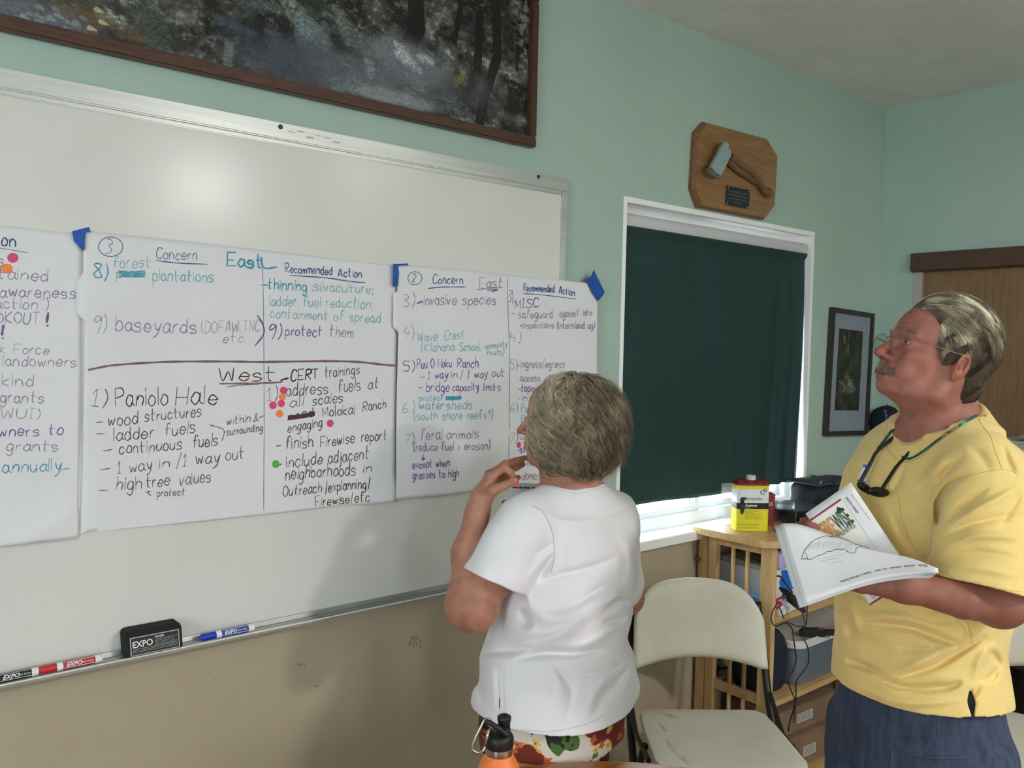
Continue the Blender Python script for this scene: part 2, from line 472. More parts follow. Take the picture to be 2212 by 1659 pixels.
# ------------------------------------------------------------------ flat colour pictures painted by code into an image
def make_image(name, arr):
    h, w, _ = arr.shape
    im = bpy.data.images.new(name, w, h, alpha=False, float_buffer=False)
    out = np.ones((h, w, 4), np.float32)
    out[..., :3] = arr[::-1]
    im.pixels.foreach_set(out.ravel())
    im.update()
    im.pack()
    return im
def image_mat(name, arr, rough=0.5, spec=0.5, coat=0.0, interp='Linear'):
    m = bpy.data.materials.new(name)
    t = NT(m)
    tx = t.n('ShaderNodeTexImage')
    tx.image = make_image(name, np.clip(arr, 0, 1))
    tx.interpolation = interp
    t.l(tx.outputs[0], t.b.inputs['Base Color'])
    t.b.inputs['Roughness'].default_value = rough
    t.b.inputs['Specular IOR Level'].default_value = spec
    t.b.inputs['Coat Weight'].default_value = coat
    return m
def noise2(h, w, sc, seed=0, octs=4, ax=1.0):
    r = np.random.default_rng(seed)
    out = np.zeros((h, w))
    amp = 1.0; tot = 0
    for o in range(octs):
        gh, gw = max(2, int(h / sc * 2 ** o) + 2), max(2, int(w / (sc * ax) * 2 ** o) + 2)
        g = r.random((gh, gw))
        yy = np.linspace(0, gh - 1.001, h); xx = np.linspace(0, gw - 1.001, w)
        yi = yy.astype(int); xi = xx.astype(int)
        fy = (yy - yi)[:, None]; fx = (xx - xi)[None]
        fy = fy * fy * (3 - 2 * fy); fx = fx * fx * (3 - 2 * fx)
        a = g[yi][:, xi]; b = g[yi][:, np.minimum(xi + 1, gw - 1)]
        c = g[np.minimum(yi + 1, gh - 1)][:, xi]; d = g[np.minimum(yi + 1, gh - 1)][:, np.minimum(xi + 1, gw - 1)]
        out += amp * ((a * (1 - fx) + b * fx) * (1 - fy) + (c * (1 - fx) + d * fx) * fy)
        tot += amp; amp *= 0.55
    return out / tot
def splat_line(img, x0, y0, x1, y1, w, col, a=1.0, taper=0.75):
    h, W, _ = img.shape
    xa, xb = int(max(0, min(x0, x1) - w - 2)), int(min(W, max(x0, x1) + w + 3))
    ya, yb = int(max(0, min(y0, y1) - w - 2)), int(min(h, max(y0, y1) + w + 3))
    if xa >= xb or ya >= yb:
        return
    Y, X = np.mgrid[ya:yb, xa:xb]
    dx, dy = x1 - x0, y1 - y0
    L = dx * dx + dy * dy + 1e-9
    tt = np.clip(((X - x0) * dx + (Y - y0) * dy) / L, 0, 1)
    ww = w * (1 - taper * tt)
    dd = np.hypot(X - x0 - tt * dx, Y - y0 - tt * dy)
    m = (np.clip(ww + 0.7 - dd, 0, 1) * a)[..., None]
    img[ya:yb, xa:xb] = img[ya:yb, xa:xb] * (1 - m) + np.array(col) * m
def frond(img, x, y, ang, L, col, r, bend=0.5, leaf=0.28, a=0.9, n=26):
    cx, cy, an = x, y, ang
    for i in range(n):
        t_ = i / n
        s = L / n
        nx, ny = cx + s * math.cos(an), cy + s * math.sin(an)
        splat_line(img, cx, cy, nx, ny, 1.0, np.array(col) * 0.8, a)
        ll = L * leaf * math.sin(math.pi * min(1, 0.12 + t_ * 0.88)) ** 0.8
        for sgn in (-1, 1):
            la = an + sgn * (1.15 - 0.35 * t_)
            k = 0.75 + 0.5 * r.random()
            splat_line(img, nx, ny, nx + ll * math.cos(la), ny + ll * math.sin(la), L / n * 0.30, np.clip(np.array(col) * k, 0, 1), a)
        cx, cy = nx, ny
        an += bend / n
def s3(r, g, b):
    return np.array([r, g, b]) / 255.0

# large forest photograph (dark wet forest, ferns, drifting mist)
H_, W_ = 520, 1820
r_ = np.random.default_rng(3)
img = np.zeros((H_, W_, 3)) + s3(26, 28, 28)
n1 = noise2(H_, W_, 60, 1, 6); n2 = noise2(H_, W_, 14, 2, 4); n3 = noise2(H_, W_, 90, 5, 4)
img += (np.clip(n1 - 0.40, 0, 1) * 2.0)[..., None] * s3(150, 150, 140) * (0.35 + n2[..., None])
img += (np.clip(n2 - 0.52, 0, 1) * 2.6)[..., None] * s3(120, 125, 115) * np.clip(n3 * 1.6 - 0.3, 0, 1)[..., None]
X = np.linspace(0, 1, W_)[None]; Y = np.linspace(0, 1, H_)[:, None]
# visible part of the frame is x 0.42..1.0, y 0.35..1 of the picture
for k in range(520):        # undergrowth leaves
    x, y = r_.random() * W_, r_.random() * H_
    c = [s3(70, 74, 66), s3(92, 96, 90), s3(60, 52, 40), s3(46, 60, 50)][r_.integers(4)]
    frond(img, x, y, r_.random() * 6.28, 18 + 60 * r_.random() ** 2, c, r_, 1.2, 0.30, 0.42, 11)
for k in range(2600):       # small bright leaf flecks
    x, y = r_.random() * W_, r_.random() * H_
    if n3[int(y), int(x)] < 0.47:
        continue
    l = 2 + 6 * r_.random(); a = r_.random() * 6.28
    splat_line(img, x, y, x + l * math.cos(a), y + l * math.sin(a), 0.8 + 1.6 * r_.random(), s3(*(np.array([118, 122, 112]) * (0.45 + 0.8 * r_.random()))), 0.75)
def PU(px, py):
    """photograph pixel -> pixel of the picture's own image (picture spans x 0.324-..1.69, z 2.235..2.84)"""
    p = onY(px, py, -0.02)
    return (p[0] - PIX0) / (PIX1 - PIX0) * W_, (PIZ1 - p[2]) / (PIZ1 - PIZ0) * H_
PIX1, PIZ0 = 1.688, 2.243
PIX0, PIZ1 = PIX1 - 1.82, PIZ0 + 0.402
for (pts, w) in (((( 900, -20), (905, 60), (870, 130)), 26), (((1040, 30), (1035, 150), (1010, 200)), 14), (((1075, 20), (1078, 120), (1050, 210), (1040, 260)), 16), (((1125, 25), (1120, 150)), 5), (((1000, 0), (985, 90)), 8)):
    q = [PU(*p) for p in pts]
    for a, b in zip(q[:-1], q[1:]):
        splat_line(img, a[0], a[1], b[0], b[1], w, s3(15, 16, 17), 0.85, 0.0)
def blob(cx, cy, sx, sy, col, a, pw=1.0, sd=0):
    nn = noise2(H_, W_, 50, 40 + sd, 4)
    g = np.exp(-(((X * W_ - cx) / sx) ** 2 + ((Y * H_ - cy) / sy) ** 2)) * (0.45 + 1.25 * nn)
    g = np.clip(g * a * 1.35, 0, 0.92)[..., None]
    img[:] = img * (1 - g) + col * g
def put_blob(px, py, sx, sy, col, a, sd=0):
    x, y = PU(px, py)
    blob(x, y, sx, sy, col, a, sd=sd)
put_blob(140, 60, 90, 50, s3(96, 76, 48), 0.5, 1)
for k in range(120):     # dry orange fern and straw, lower left
    x, y = PU(300 + 170 * r_.random(), 20 + 150 * r_.random())
    a = r_.random() * 6.28
    splat_line(img, x, y, x + 22 * math.cos(a), y + 22 * math.sin(a), 0.9, s3(112, 92, 66), 0.6)
frond(img, *PU(260, 60), -2.7, 130, s3(112, 88, 48), r_, -0.6)
frond(img, *PU(250, 75), -0.5, 90, s3(96, 78, 48), r_, 0.5)
frond(img, *PU(280, 90), 0.4, 80, s3(92, 70, 44), r_, 0.4)
frond(img, *PU(345, 110), -1.9, 150, s3(74, 88, 76), r_, 0.3, 0.30)
frond(img, *PU(335, 20), 1.5, 120, s3(62, 80, 70), r_, -0.25, 0.34)
for (px, py, a, L, c) in ((620, 30, 0.15, 150, s3(126, 142, 142)), (640, 20, 0.6, 150, s3(120, 138, 140)), (650, 5, 1.15, 140, s3(112, 130, 136)), (610, 10, 2.6, 120, s3(90, 104, 106)), (720, 5, 0.75, 130, s3(128, 134, 130)), (560, 70, 2.9, 110, s3(72, 90, 110)), (570, 60, 0.3, 110, s3(74, 92, 112)), (590, 80, 1.2, 90, s3(70, 84, 100)), (700, 40, 1.3, 90, s3(100, 112, 112))):
    frond(img, *PU(px, py), a, L, c, r_, 0.9, 0.24)
put_blob(40, 40, 90, 60, s3(104, 108, 116), 1.1, 2)
put_blob(120, 55, 70, 50, s3(96, 100, 108), 0.8, 2)
put_blob(660, 150, 150, 60, s3(64, 70, 80), 0.9, 3)
put_blob(760, 150, 130, 50, s3(96, 99, 104), 0.95, 4)
put_blob(860, 110, 80, 45, s3(118, 121, 128), 0.95, 5)
put_blob(905, 150, 95, 60, s3(124, 127, 134), 1.15, 6)
put_blob(820, 200, 110, 26, s3(142, 148, 152), 0.9, 7)
put_blob(900, 220, 70, 22, s3(136, 144, 148), 0.9, 8)
put_blob(1040, 190, 40, 60, s3(88, 90, 94), 0.6, 9)
for k in range(150):
    x, y = PU(760 + 190 * r_.random(), 185 + 55 * r_.random())
    a = -0.3 + 0.6 * r_.random()
    splat_line(img, x, y, x + 16 * math.cos(a), y + 16 * math.sin(a), 1.1, s3(150, 158, 162), 0.35)
for (px, py, a, L) in ((852, 85, 0.6, 62), (850, 105, 0.35, 80), (900, 118, 0.0, 60), (862, 100, 0.9, 50), (790, 120, 0.9, 56), (800, 140, 1.3, 40), (880, 125, 0.5, 60)):
    frond(img, *PU(px, py), a, L, s3(196, 202, 205) * (1.0 if px > 840 else 0.8), r_, 0.3, 0.33, 0.95, 12)
frond(img, *PU(720, 160), 1.1, 90, s3(104, 124, 122), r_, 0.3, 0.3)
frond(img, *PU(740, 120), 1.0, 100, s3(98, 118, 116), r_, 0.3, 0.3)
frond(img, *PU(1000, 150), 1.2, 50, s3(150, 128, 60), r_, 0.3, 0.5, 0.9, 9)
frond(img, *PU(998, 160), 2.0, 40, s3(140, 120, 60), r_, 0.3, 0.5, 0.9, 9)
for k in range(60):
    x, y = PU(880 + 220 * r_.random(), 190 + 90 * r_.random())
    a = -1.57 + (r_.random() - 0.5) * 1.6
    splat_line(img, x, y, x + 26 * math.cos(a), y + 26 * math.sin(a), 1.0, s3(104, 116, 118), 0.5)
for k in range(26):
    x, y = PU(40 + 150 * r_.random(), 10 + 60 * r_.random())
    splat_line(img, x, y, x + 9, y + 5, 5 + 3 * r_.random(), s3(150, 154, 152), 0.5)
for (px, py) in ((212, 18), (222, 45), (197, 58)):
    x, y = PU(px, py)
    splat_line(img, x, y, x + 12, y + 3, 7, s3(190, 180, 142), 0.9)
# strip of expanded metal by the path and the white top border
for j in range(18):
    for i in range(6):
        xa, ya = PU(487 + i * 3.4 - j * 0.3, 88 + j * 3.6)
        splat_line(img, xa, ya, xa + 3.2, ya + 1.6, 0.8, s3(140, 142, 142), 0.8)
        splat_line(img, xa + 3.2, ya + 1.6, xa + 6.4, ya, 0.8, s3(140, 142, 142), 0.8)
put_blob(860, 165, 150, 60, s3(108, 112, 120), 0.40, 21)
put_blob(640, 120, 160, 70, s3(70, 78, 88), 0.30, 22)
put_blob(1000, 200, 110, 60, s3(70, 74, 80), 0.35, 23)
fine_ = noise2(H_, W_, 5, 71, 2)[..., None]
img = img * (0.84 + 0.32 * fine_)
gl = np.clip(((X - 0.955) / 0.03), 0, 1) * np.clip((0.62 - Y) / 0.3, 0, 1) * (n2 > 0.52) * 0.6
img = img * (1 - gl[..., None]) + s3(150, 150, 138) * gl[..., None]
img[:8] = s3(170, 172, 172)
FOREST = image_mat('forest_photograph', np.clip(img * 0.98, 0, 1), 0.22, 0.5)

def quad_uv(name, P, m, parent, thick_dir=None, **kw):
    """flat picture: P = bottom-left, bottom-right, top-right, top-left"""
    me = mesh(P, [(0, 1, 2, 3)], name)
    uv = me.uv_layers.new(name='UVMap')
    for i, c in enumerate(((0, 0), (1, 0), (1, 1), (0, 1))):
        uv.data[i].uv = c
    return link(name, me, m, parent, **kw)
def frame_of(parent, x0, x1, z0, z1, w, y_out, m, name='frame_rail', T=None, bev=0.004):
    for a, b, n_ in (((x0, 0, z0), (x1, 0, z0 + w), 1), ((x0, 0, z1 - w), (x1, 0, z1), 1), ((x0, 0, z0 + w), (x0 + w, 0, z1 - w), 0), ((x1 - w, 0, z0 + w), (x1, 0, z1 - w), 0)):
        o = MB().box((a[0], y_out, a[2]), (b[0], -0.001, b[2]), T=T, bev=bev).build(name, m, parent, auto=40)
FW = mat('dark_walnut_frame', (88, 58, 42), 0.4, c2=(66, 42, 30), vs_=10, stretch=(2, 12, 12), bump=0.15, bs=120)
pic = thing('forest_picture', ((PIX0 + PIX1) / 2, 0, PIZ0), 'wide dark forest and mist photograph in a walnut frame above the whiteboard', 'picture')
quad_uv('photograph', [(PIX0, -0.012, PIZ0), (PIX1, -0.012, PIZ0), (PIX1, -0.012, PIZ1), (PIX0, -0.012, PIZ1)], FOREST, pic)
frame_of(pic, PIX0 - 0.028, PIX1 + 0.028, PIZ0 - 0.028, PIZ1 + 0.024, 0.030, -0.026, FW)

# small framed picture right of the window, hanging a little crooked
fc = np.array([3.618, 0, 1.532])
ang = math.radians(2.1)
def TW(p):
    dx, dz = p[0] - fc[0], p[2] - fc[2]
    return (fc[0] + dx * math.cos(ang) + dz * math.sin(ang), p[1], fc[2] - dx * math.sin(ang) + dz * math.cos(ang))
h2, w2 = 300, 130
im2 = np.zeros((h2, w2, 3)) + s3(34, 34, 30)
q1 = noise2(h2, w2, 30, 11, 5); q2 = noise2(h2, w2, 8, 12, 3)
im2 += (np.clip(q1 - 0.45, 0, 1))[..., None] * s3(120, 120, 96) + (np.clip(q2 - 0.62, 0, 1))[..., None] * s3(150, 150, 130)
for (x, y, a, L) in ((16, 18, 0.8, 40), (45, 45, 1.3, 40), (50, 165, 0.8, 50), (10, 190, 0.3, 46), (60, 200, 0.2, 50), (85, 180, 2.0, 40), (30, 230, -0.3, 60)):
    frond(im2, x, y, a, L, s3(122, 128, 110), r_, 0.6, 0.3, 0.8, 12)
for k in range(14):
    x = 8 + 116 * r_.random()
    splat_line(im2, x, 0, x + 14 * (r_.random() - .5), 140, 2.4, s3(16, 16, 15), 0.7)
PLANT = image_mat('plant_photograph', im2, 0.4)
pp = thing('small_picture', (fc[0], 0, 1.25), 'narrow dark plant photograph with grey mat in a thin black frame right of the window', 'picture')
fx0, fx1, fz0, fz1 = 3.438, 3.804, 1.253, 1.812
MB().box((fx0 + 0.01, -0.012, fz0 + 0.01), (fx1 - 0.01, -0.002, fz1 - 0.01), T=TW).build('mat_board', mat('mat_grey_blue', (134, 146, 156), 0.7), pp)
P4 = [TW(p) for p in ((3.512, -0.0135, 1.365), (3.722, -0.0135, 1.365), (3.722, -0.0135, 1.725), (3.512, -0.0135, 1.725))]
quad_uv('photograph', P4, PLANT, pp)
frame_of(pp, fx0, fx1, fz0, fz1, 0.020, -0.024, mat('black_frame', (52, 48, 46), 0.45), T=TW, bev=0.002)

# ------------------------------------------------------------------ axe plaque
OAK = mat('plaque_wood', (132, 96, 58), 0.4, c2=(156, 118, 76), vs_=7, stretch=(1.5, 8, 9), bump=0.1, bs=90)
OAKD = mat('plaque_bevel', (112, 78, 48), 0.4, c2=(128, 92, 58), vs_=7, stretch=(1.5, 8, 9))
pl = thing('wall_plaque', (2.83, 0, 2.15), 'clipped-corner wooden plaque with small axe above the window', 'plaque')
def wz(px, py, y):
    return onY(px, py, y)
front = [wz(px, py, -0.026) for px, py in ((1528, 267), (1657, 302), (1679, 338), (1673, 443), (1652, 470), (1517, 444), (1503, 405), (1510, 289))]
fcx = np.mean(front, axis=0)
big = [fcx + (p - fcx) * 1.045 for p in front]
V = []
for k, (pl_, yy) in enumerate(((big, -0.001), (big, -0.015), ([fcx + (p - fcx) * 1.02 for p in front], -0.021), (front, -0.027))):
    for p in pl_:
        V.append((p[0], yy, p[2]))
F_ = [tuple(range(24, 32))] + [tuple(range(0, 8))[::-1]] + [(k * 8 + i, k * 8 + (i + 1) % 8, (k + 1) * 8 + (i + 1) % 8, (k + 1) * 8 + i) for k in range(3) for i in range(8)]
me = recalc(mesh(V, F_))
bo = link('plaque_board', me, [OAK, OAKD], pl)
for q in me.polygons[2:]:
    q.material_index = 1
HAN = mat('axe_handle_wood', (134, 100, 68), 0.5, c2=(96, 68, 44), vs_=30, stretch=(4, 4, 14), bump=0.3, bs=120)
hp = [wz(px, py, yy) for px, py, yy in ((1578, 338, -0.046), (1600, 356, -0.05), (1622, 372, -0.05), (1640, 392, -0.048), (1652, 412, -0.045), (1660, 417, -0.044))]
MB().tube(spline(hp, 6), [0.012] * 8 + [0.013] * 8 + [0.012] * 6 + [0.014] * 6 + [0.02] * 3, 12).build('axe_handle', HAN, pl, smooth=True)
hp = [wz(px, py, yy) for px, py, yy in ((1574, 348, -0.040), (1592, 366, -0.040), (1615, 381, -0.040), (1634, 395, -0.042))]
MB().tube(spline(hp, 6), np.linspace(0.014, 0.010, 19), 10).build('axe_handle_rib', HAN, pl, smooth=True)
hd = [wz(px, py, -0.072) for px, py in ((1568, 306), (1575, 313), (1574, 318), (1580, 327), (1579, 338), (1558, 379), (1548, 374), (1537, 361), (1562, 312))]
MB().prism([p + np.array([0, 0.0, 0]) for p in hd], (0, 1, 0), 0.012).build('axe_head', mat('axe_steel', (176, 192, 196), 0.35, 0.55), pl)
ed = [wz(px, py, -0.066) for px, py in ((1537, 361), (1558, 379), (1556, 386), (1547, 384), (1536, 375), (1531, 365))]
MB().prism(ed, (0, 1, 0), 0.016).build('axe_edge', mat('axe_edge_steel', (158, 150, 138), 0.25, 0.8), pl)
bd = [wz(px, py, -0.046) for px, py in ((1562, 308), (1552, 322), (1535, 357), (1545, 360), (1562, 330))]
MB().prism(bd, (0, 1, 0), 0.018).build('axe_back', OAKD, pl)
npq = [wz(px, py, -0.0295) for px, py in ((1570, 401), (1621, 411), (1617, 452), (1567, 442))]
npo = MB().prism(npq, (0, 1, 0), 0.0025).build('name_plate', mat('black_plate', (28, 36, 36), 0.3), pl)
a_, b_, c_, d_ = npq
for (u, v_) in ((0.06, 0.08), (0.94, 0.08), (0.94, 0.92), (0.06, 0.92)):
    p = a_ * (1 - u) * (1 - v_) + b_ * u * (1 - v_) + c_ * u * v_ + d_ * (1 - u) * v_
    MB().lathe([(0, 0.0022), (0.003, 0.0015), (0.0035, 0)], (0, 0, 0), 10).xf(Matrix.Translation((p[0], -0.0296, p[2])) @ Matrix.Rotation(math.pi / 2, 4, 'X')).build('plate_screw', mat('screw_bright', (190, 190, 186), 0.3, 0.9), npo)

for k, w_ in enumerate((0.86, 0.80, 0.74, 0.30)):
    v_ = 0.22 + 0.18 * k
    mb = MB()
    u = 0.5 - w_ / 2
    while u < 0.5 + w_ / 2:
        du = 0.02 + 0.05 * r_.random()
        P4_ = [a_ * (1 - uu) * (1 - vv) + b_ * uu * (1 - vv) + c_ * uu * vv + d_ * (1 - uu) * vv + np.array([0, -0.0006, 0]) for uu, vv in ((u, v_), (u + du, v_), (u + du, v_ + 0.055), (u, v_ + 0.055))]
        mb.add(P4_, [(0, 1, 2, 3)])
        u += du + 0.012
    mb.build('engraved_line', mat('engraving_grey', (96, 104, 104), 0.5), npo, kind='stuff')
# ------------------------------------------------------------------ handwriting
G = {}
for ln in '''a 3 3g2h1h0f0e1d2d3f|3h3e4d
b 3 0k0d|0f1h2h3g3e2d1d0e
c 3 3g2h1h0f0e1d2d3e
d 3 3g2h1h0f0e1d2d3f|3k3e3d
e 3 0f3f3g2h1h0f0e1d2d3e
f 3 3j2k1j1d|0h3h
g 3 3g2h1h0f0e1d2d3f|3h3c2a1a0b
h 3 0k0d|0f1h2h3g3d
i 0 0h0d|0j0i
j 1 1h1c0a|1j1i
k 3 0k0d|3h0f3d
l 0 0k0d
m 4 0h0d|0f1h2g2d|2f3h4g4d
n 3 0h0d|0f1h2h3g3d
o 3 2h1h0f0e1d2d3e3g2h
p 3 0h0a|0g1h2h3g3e2d1d0e
r 2 0h0d|0f1h2h
s 3 3g2h1h0g1f2f3e2d1d0d
t 3 1k1e2d|0h3h
u 3 0h0e1d2d3f|3h3d
v 3 0h1d3h
w 4 0h1d2g3d4h
x 3 0h3d|3h0d
y 3 0h1e2e3h|3h2c0a
z 3 0h3h0d3d
A 4 0d2k4d|1f3f
C 4 4j3k1k0h0f1d3d4e
D 4 0k0d|0k2k4i4f2d0d
E 4 4k0k|0k0d|0d4d|0g3g
F 4 4k0k|0k0d|0g3g
H 4 0k0d|4k4d|0g4g
I 2 0k2k|1k1d|0d2d
K 4 0k0d|4k0g4d
L 3 0k0d|0d3d
M 4 0d0k|0k2f|2f4k|4k4d
N 4 0d0k|0k4d|4d4k
O 4 2k0i0f2d4f4i2k
P 4 0k0d|0k3k4i3h0g
R 4 0k0d|0k3k4i3h0g|1g4d
S 4 4j3k1k0j1h3g4e3d1d0e
T 4 0k4k|2k2d
U 4 0k0f1d3d4f4k
W 5 0k1d3i4d5k
1 2 0i1k|1k1d|0d2d
2 3 0j1k2k3i0d3d
3 3 0k2k3i1h3f2d0d
4 3 1k0g3g|2i2d
5 3 3k0k|0k0h2h3f2d0d
6 3 2k0g0e1d3e2g0f
7 3 0k3k|3k1d
8 3 2h0j1k2k3j0f0e1d2d3e2h
9 3 3i2k1k0i1h3j|3k3g2c
( 1 1l0i0f1c
) 1 0l1i1f0c
/ 2 2l0c
- 2 0f2f
, 0 0e0c
. 0 0d0d
; 0 0h0g|0e0c
: 0 0h0g|0e0d
! 0 0l0g|0e0d
& 4 4d1i2k3j0e1d3f
+ 3 0f3f|1h1d
* 2 0k2i|2k0i|1l1h
" 2 0l0j|2l2j
~ 2 0f1g1f2g'''.split('\n'):
    ch, w, st = ln.split(' ', 2)
    G[ch] = (int(w), [[(int(s[i]), ord(s[i + 1]) - 100) for i in range(0, len(s), 2)] for s in st.split('|')])
INK = {}
def ink(k):
    cols = dict(p=(128, 112, 148), P=(112, 76, 152), g=(132, 128, 138), t=(104, 164, 178), T=(56, 148, 178), b=(58, 70, 120), B=(40, 62, 128), k=(92, 76, 78), K=(66, 40, 38), n=(122, 88, 84), d=(96, 100, 118))
    if k not in INK:
        c = cols[k]
        INK[k] = mat('marker_ink_' + k, tuple(int(v + (214 - v) * (0.20 if k in 'ptgbd' else 0.08)) for v in c), 0.75, var=0.10, vs_=90)
    return INK[k]

class Paper:
    """a sheet taped to the wall: outline in photograph pixels, y depth as a soft relief"""
    def __init__(s, y, poly, creases=(), curl=()):
        s.y = y; s.poly = poly; s.creases = creases; s.curl = curl
    def relief(s, x, z):
        d = 0.0012 * math.sin(x * 9 + 1.3 * math.sin(z * 7)) + 0.0010 * math.sin(z * 13 + x * 4)
        for (x0, z0, x1, z1, a, w) in s.creases:
            L = math.hypot(x1 - x0, z1 - z0)
            tx, tz = (x1 - x0) / L, (z1 - z0) / L
            u = (x - x0) * tx + (z - z0) * tz
            v = (x - x0) * -tz + (z - z0) * tx
            g = math.exp(-max(0, abs(u - L / 2) - L * 0.35) ** 2 / 0.0006)
            d += a * g * math.exp(-abs(v) / w)
        for (x0, z0, r, a) in s.curl:
            d += a * math.exp(-((x - x0) ** 2 + (z - z0) ** 2) / r ** 2)
        return s.y - d
    def pt(s, px, py, lift=0.0):
        p = onY(px, py, s.y)
        return np.array([p[0], s.relief(p[0], p[2]) - lift, p[2]])
def build_paper(name, pap, label, m, parent=None):
    P = [onY(px, py, pap.y) for px, py in pap.poly]
    bm = bmesh.new()
    vs_ = [bm.verts.new((p[0], 0, p[2])) for p in P]
    bm.faces.new(vs_)
    x0, x1 = min(p[0] for p in P), max(p[0] for p in P)
    z0, z1 = min(p[2] for p in P), max(p[2] for p in P)
    st = 0.011
    for k in range(1, int((x1 - x0) / st)):
        bmesh.ops.bisect_plane(bm, geom=bm.verts[:] + bm.edges[:] + bm.faces[:], plane_co=(x0 + k * st, 0, 0), plane_no=(1, 0, 0))
    for k in range(1, int((z1 - z0) / st)):
        bmesh.ops.bisect_plane(bm, geom=bm.verts[:] + bm.edges[:] + bm.faces[:], plane_co=(0, 0, z0 + k * st), plane_no=(0, 0, 1))
    for v in bm.verts:
        v.co.y = pap.relief(v.co.x, v.co.z)
    me = bpy.data.meshes.new(name)
    bm.to_mesh(me); bm.free()
    o = link(name, me, m, parent, label=label, cat='paper', smooth=True)
    sd = o.modifiers.new('thick', 'SOLIDIFY'); sd.thickness = 0.0005; sd.offset = 0
    return o
def ribbon(mb, pts, w, fn):
    """pts in photograph pixels; fn maps pixel -> point on the sheet; w half width in px"""
    P = np.array(pts, float)
    keep = [0]
    for i in range(1, len(P)):
        if np.hypot(*(P[i] - P[keep[-1]])) > 0.35:
            keep.append(i)
    P = P[keep]
    if len(P) < 2:
        P = np.array([P[0] - [0.6, 0], P[0] + [0.6, 0.4]])
    d = np.gradient(P, axis=0)
    d /= np.linalg.norm(d, axis=1)[:, None] + 1e-9
    P = P.copy(); P[0] -= d[0] * w * 0.6; P[-1] += d[-1] * w * 0.6
    nrm = np.stack([-d[:, 1], d[:, 0]], 1)
    W = np.full(len(P), w) * (1 + 0.18 * np.sin(np.arange(len(P)) * 0.9 + P[0][0]))
    W[0] *= 0.6; W[-1] *= 0.6
    o = len(mb.v)
    for i in range(len(P)):
        mb.v.append(tuple(fn(*(P[i] + nrm[i] * W[i]))))
        mb.v.append(tuple(fn(*(P[i] - nrm[i] * W[i]))))
    for i in range(len(P) - 1):
        mb.f.append((o + 2 * i, o + 2 * i + 1, o + 2 * i + 3, o + 2 * i + 2))
WR = random.Random(5)
LIFT = [0]
def write(pap, parent, text, x0, y0, x1, y1, cap, col='k', w=1.15, name='handwriting'):
    """text between two baseline pixels; cap = height of capitals in px"""
    adv = []
    tot = 0.0
    for ch in text:
        if ch == ' ':
            adv.append((tot, None)); tot += 3.6
            continue
        gw, st = G[ch]
        adv.append((tot, st)); tot += gw + 1.5
    tot -= 1.5
    sx = math.hypot(x1 - x0, y1 - y0) / max(tot, 0.1)
    if len(text) == 1:
        sx = cap / 7 * 1.0
    dx, dy = (x1 - x0), (y1 - y0)
    L = math.hypot(dx, dy) + 1e-9
    ux, uy = dx / L, dy / L
    sy = cap / 7.0
    mb = MB()
    LIFT[0] = (LIFT[0] + 1) % 7
    lift = 0.0006 + 0.00003 * LIFT[0]
    fn = lambda a, b: pap.pt(a, b, lift)
    for k, (o, st) in enumerate(adv):
        if st is None:
            continue
        jx, jy, js = WR.uniform(-.12, .12) * sx, WR.uniform(-.35, .35) * sy, WR.uniform(.92, 1.1)
        sl = WR.uniform(-0.04, 0.14)
        for s in st:
            pts = [(px_ + WR.uniform(-.12, .12), pz_ + WR.uniform(-.14, .14)) for px_, pz_ in s]
            if len(pts) > 2:
                pts = spline(pts, 4)
            out = []
            for (a, b) in pts:
                a2 = (o + a + sl * b) * sx + jx
                b2 = b * sy * js + jy
                out.append((x0 + ux * a2 + 0.0 * b2, y0 + uy * a2 - b2))
            ribbon(mb, out, 0.80 * w * WR.uniform(.9, 1.12), fn)
    me = mesh(mb.v, mb.f, name)
    return link(name, me, ink(col), parent)
def stroke(pap, parent, pts, col='k', w=1.15, name='pen_stroke', smooth_=True):
    mb = MB()
    LIFT[0] = (LIFT[0] + 1) % 7
    lift = 0.0006 + 0.00003 * LIFT[0]
    pp_ = spline(pts, 8) if len(pts) > 2 and smooth_ else [np.array(pts[0]) + (np.array(pts[-1]) - np.array(pts[0])) * t_ for t_ in np.linspace(0, 1, 9)] if len(pts) == 2 else pts
    ribbon(mb, pp_, w, lambda a, b: pap.pt(a, b, lift))
    return link(name, mesh(mb.v, mb.f, name), ink(col), parent)
def ring(cx, cy, rx, ry, a0=-2.2, a1=4.3):
    return [(cx + rx * math.cos(a), cy + ry * math.sin(a)) for a in np.linspace(a0, a1, 22)]

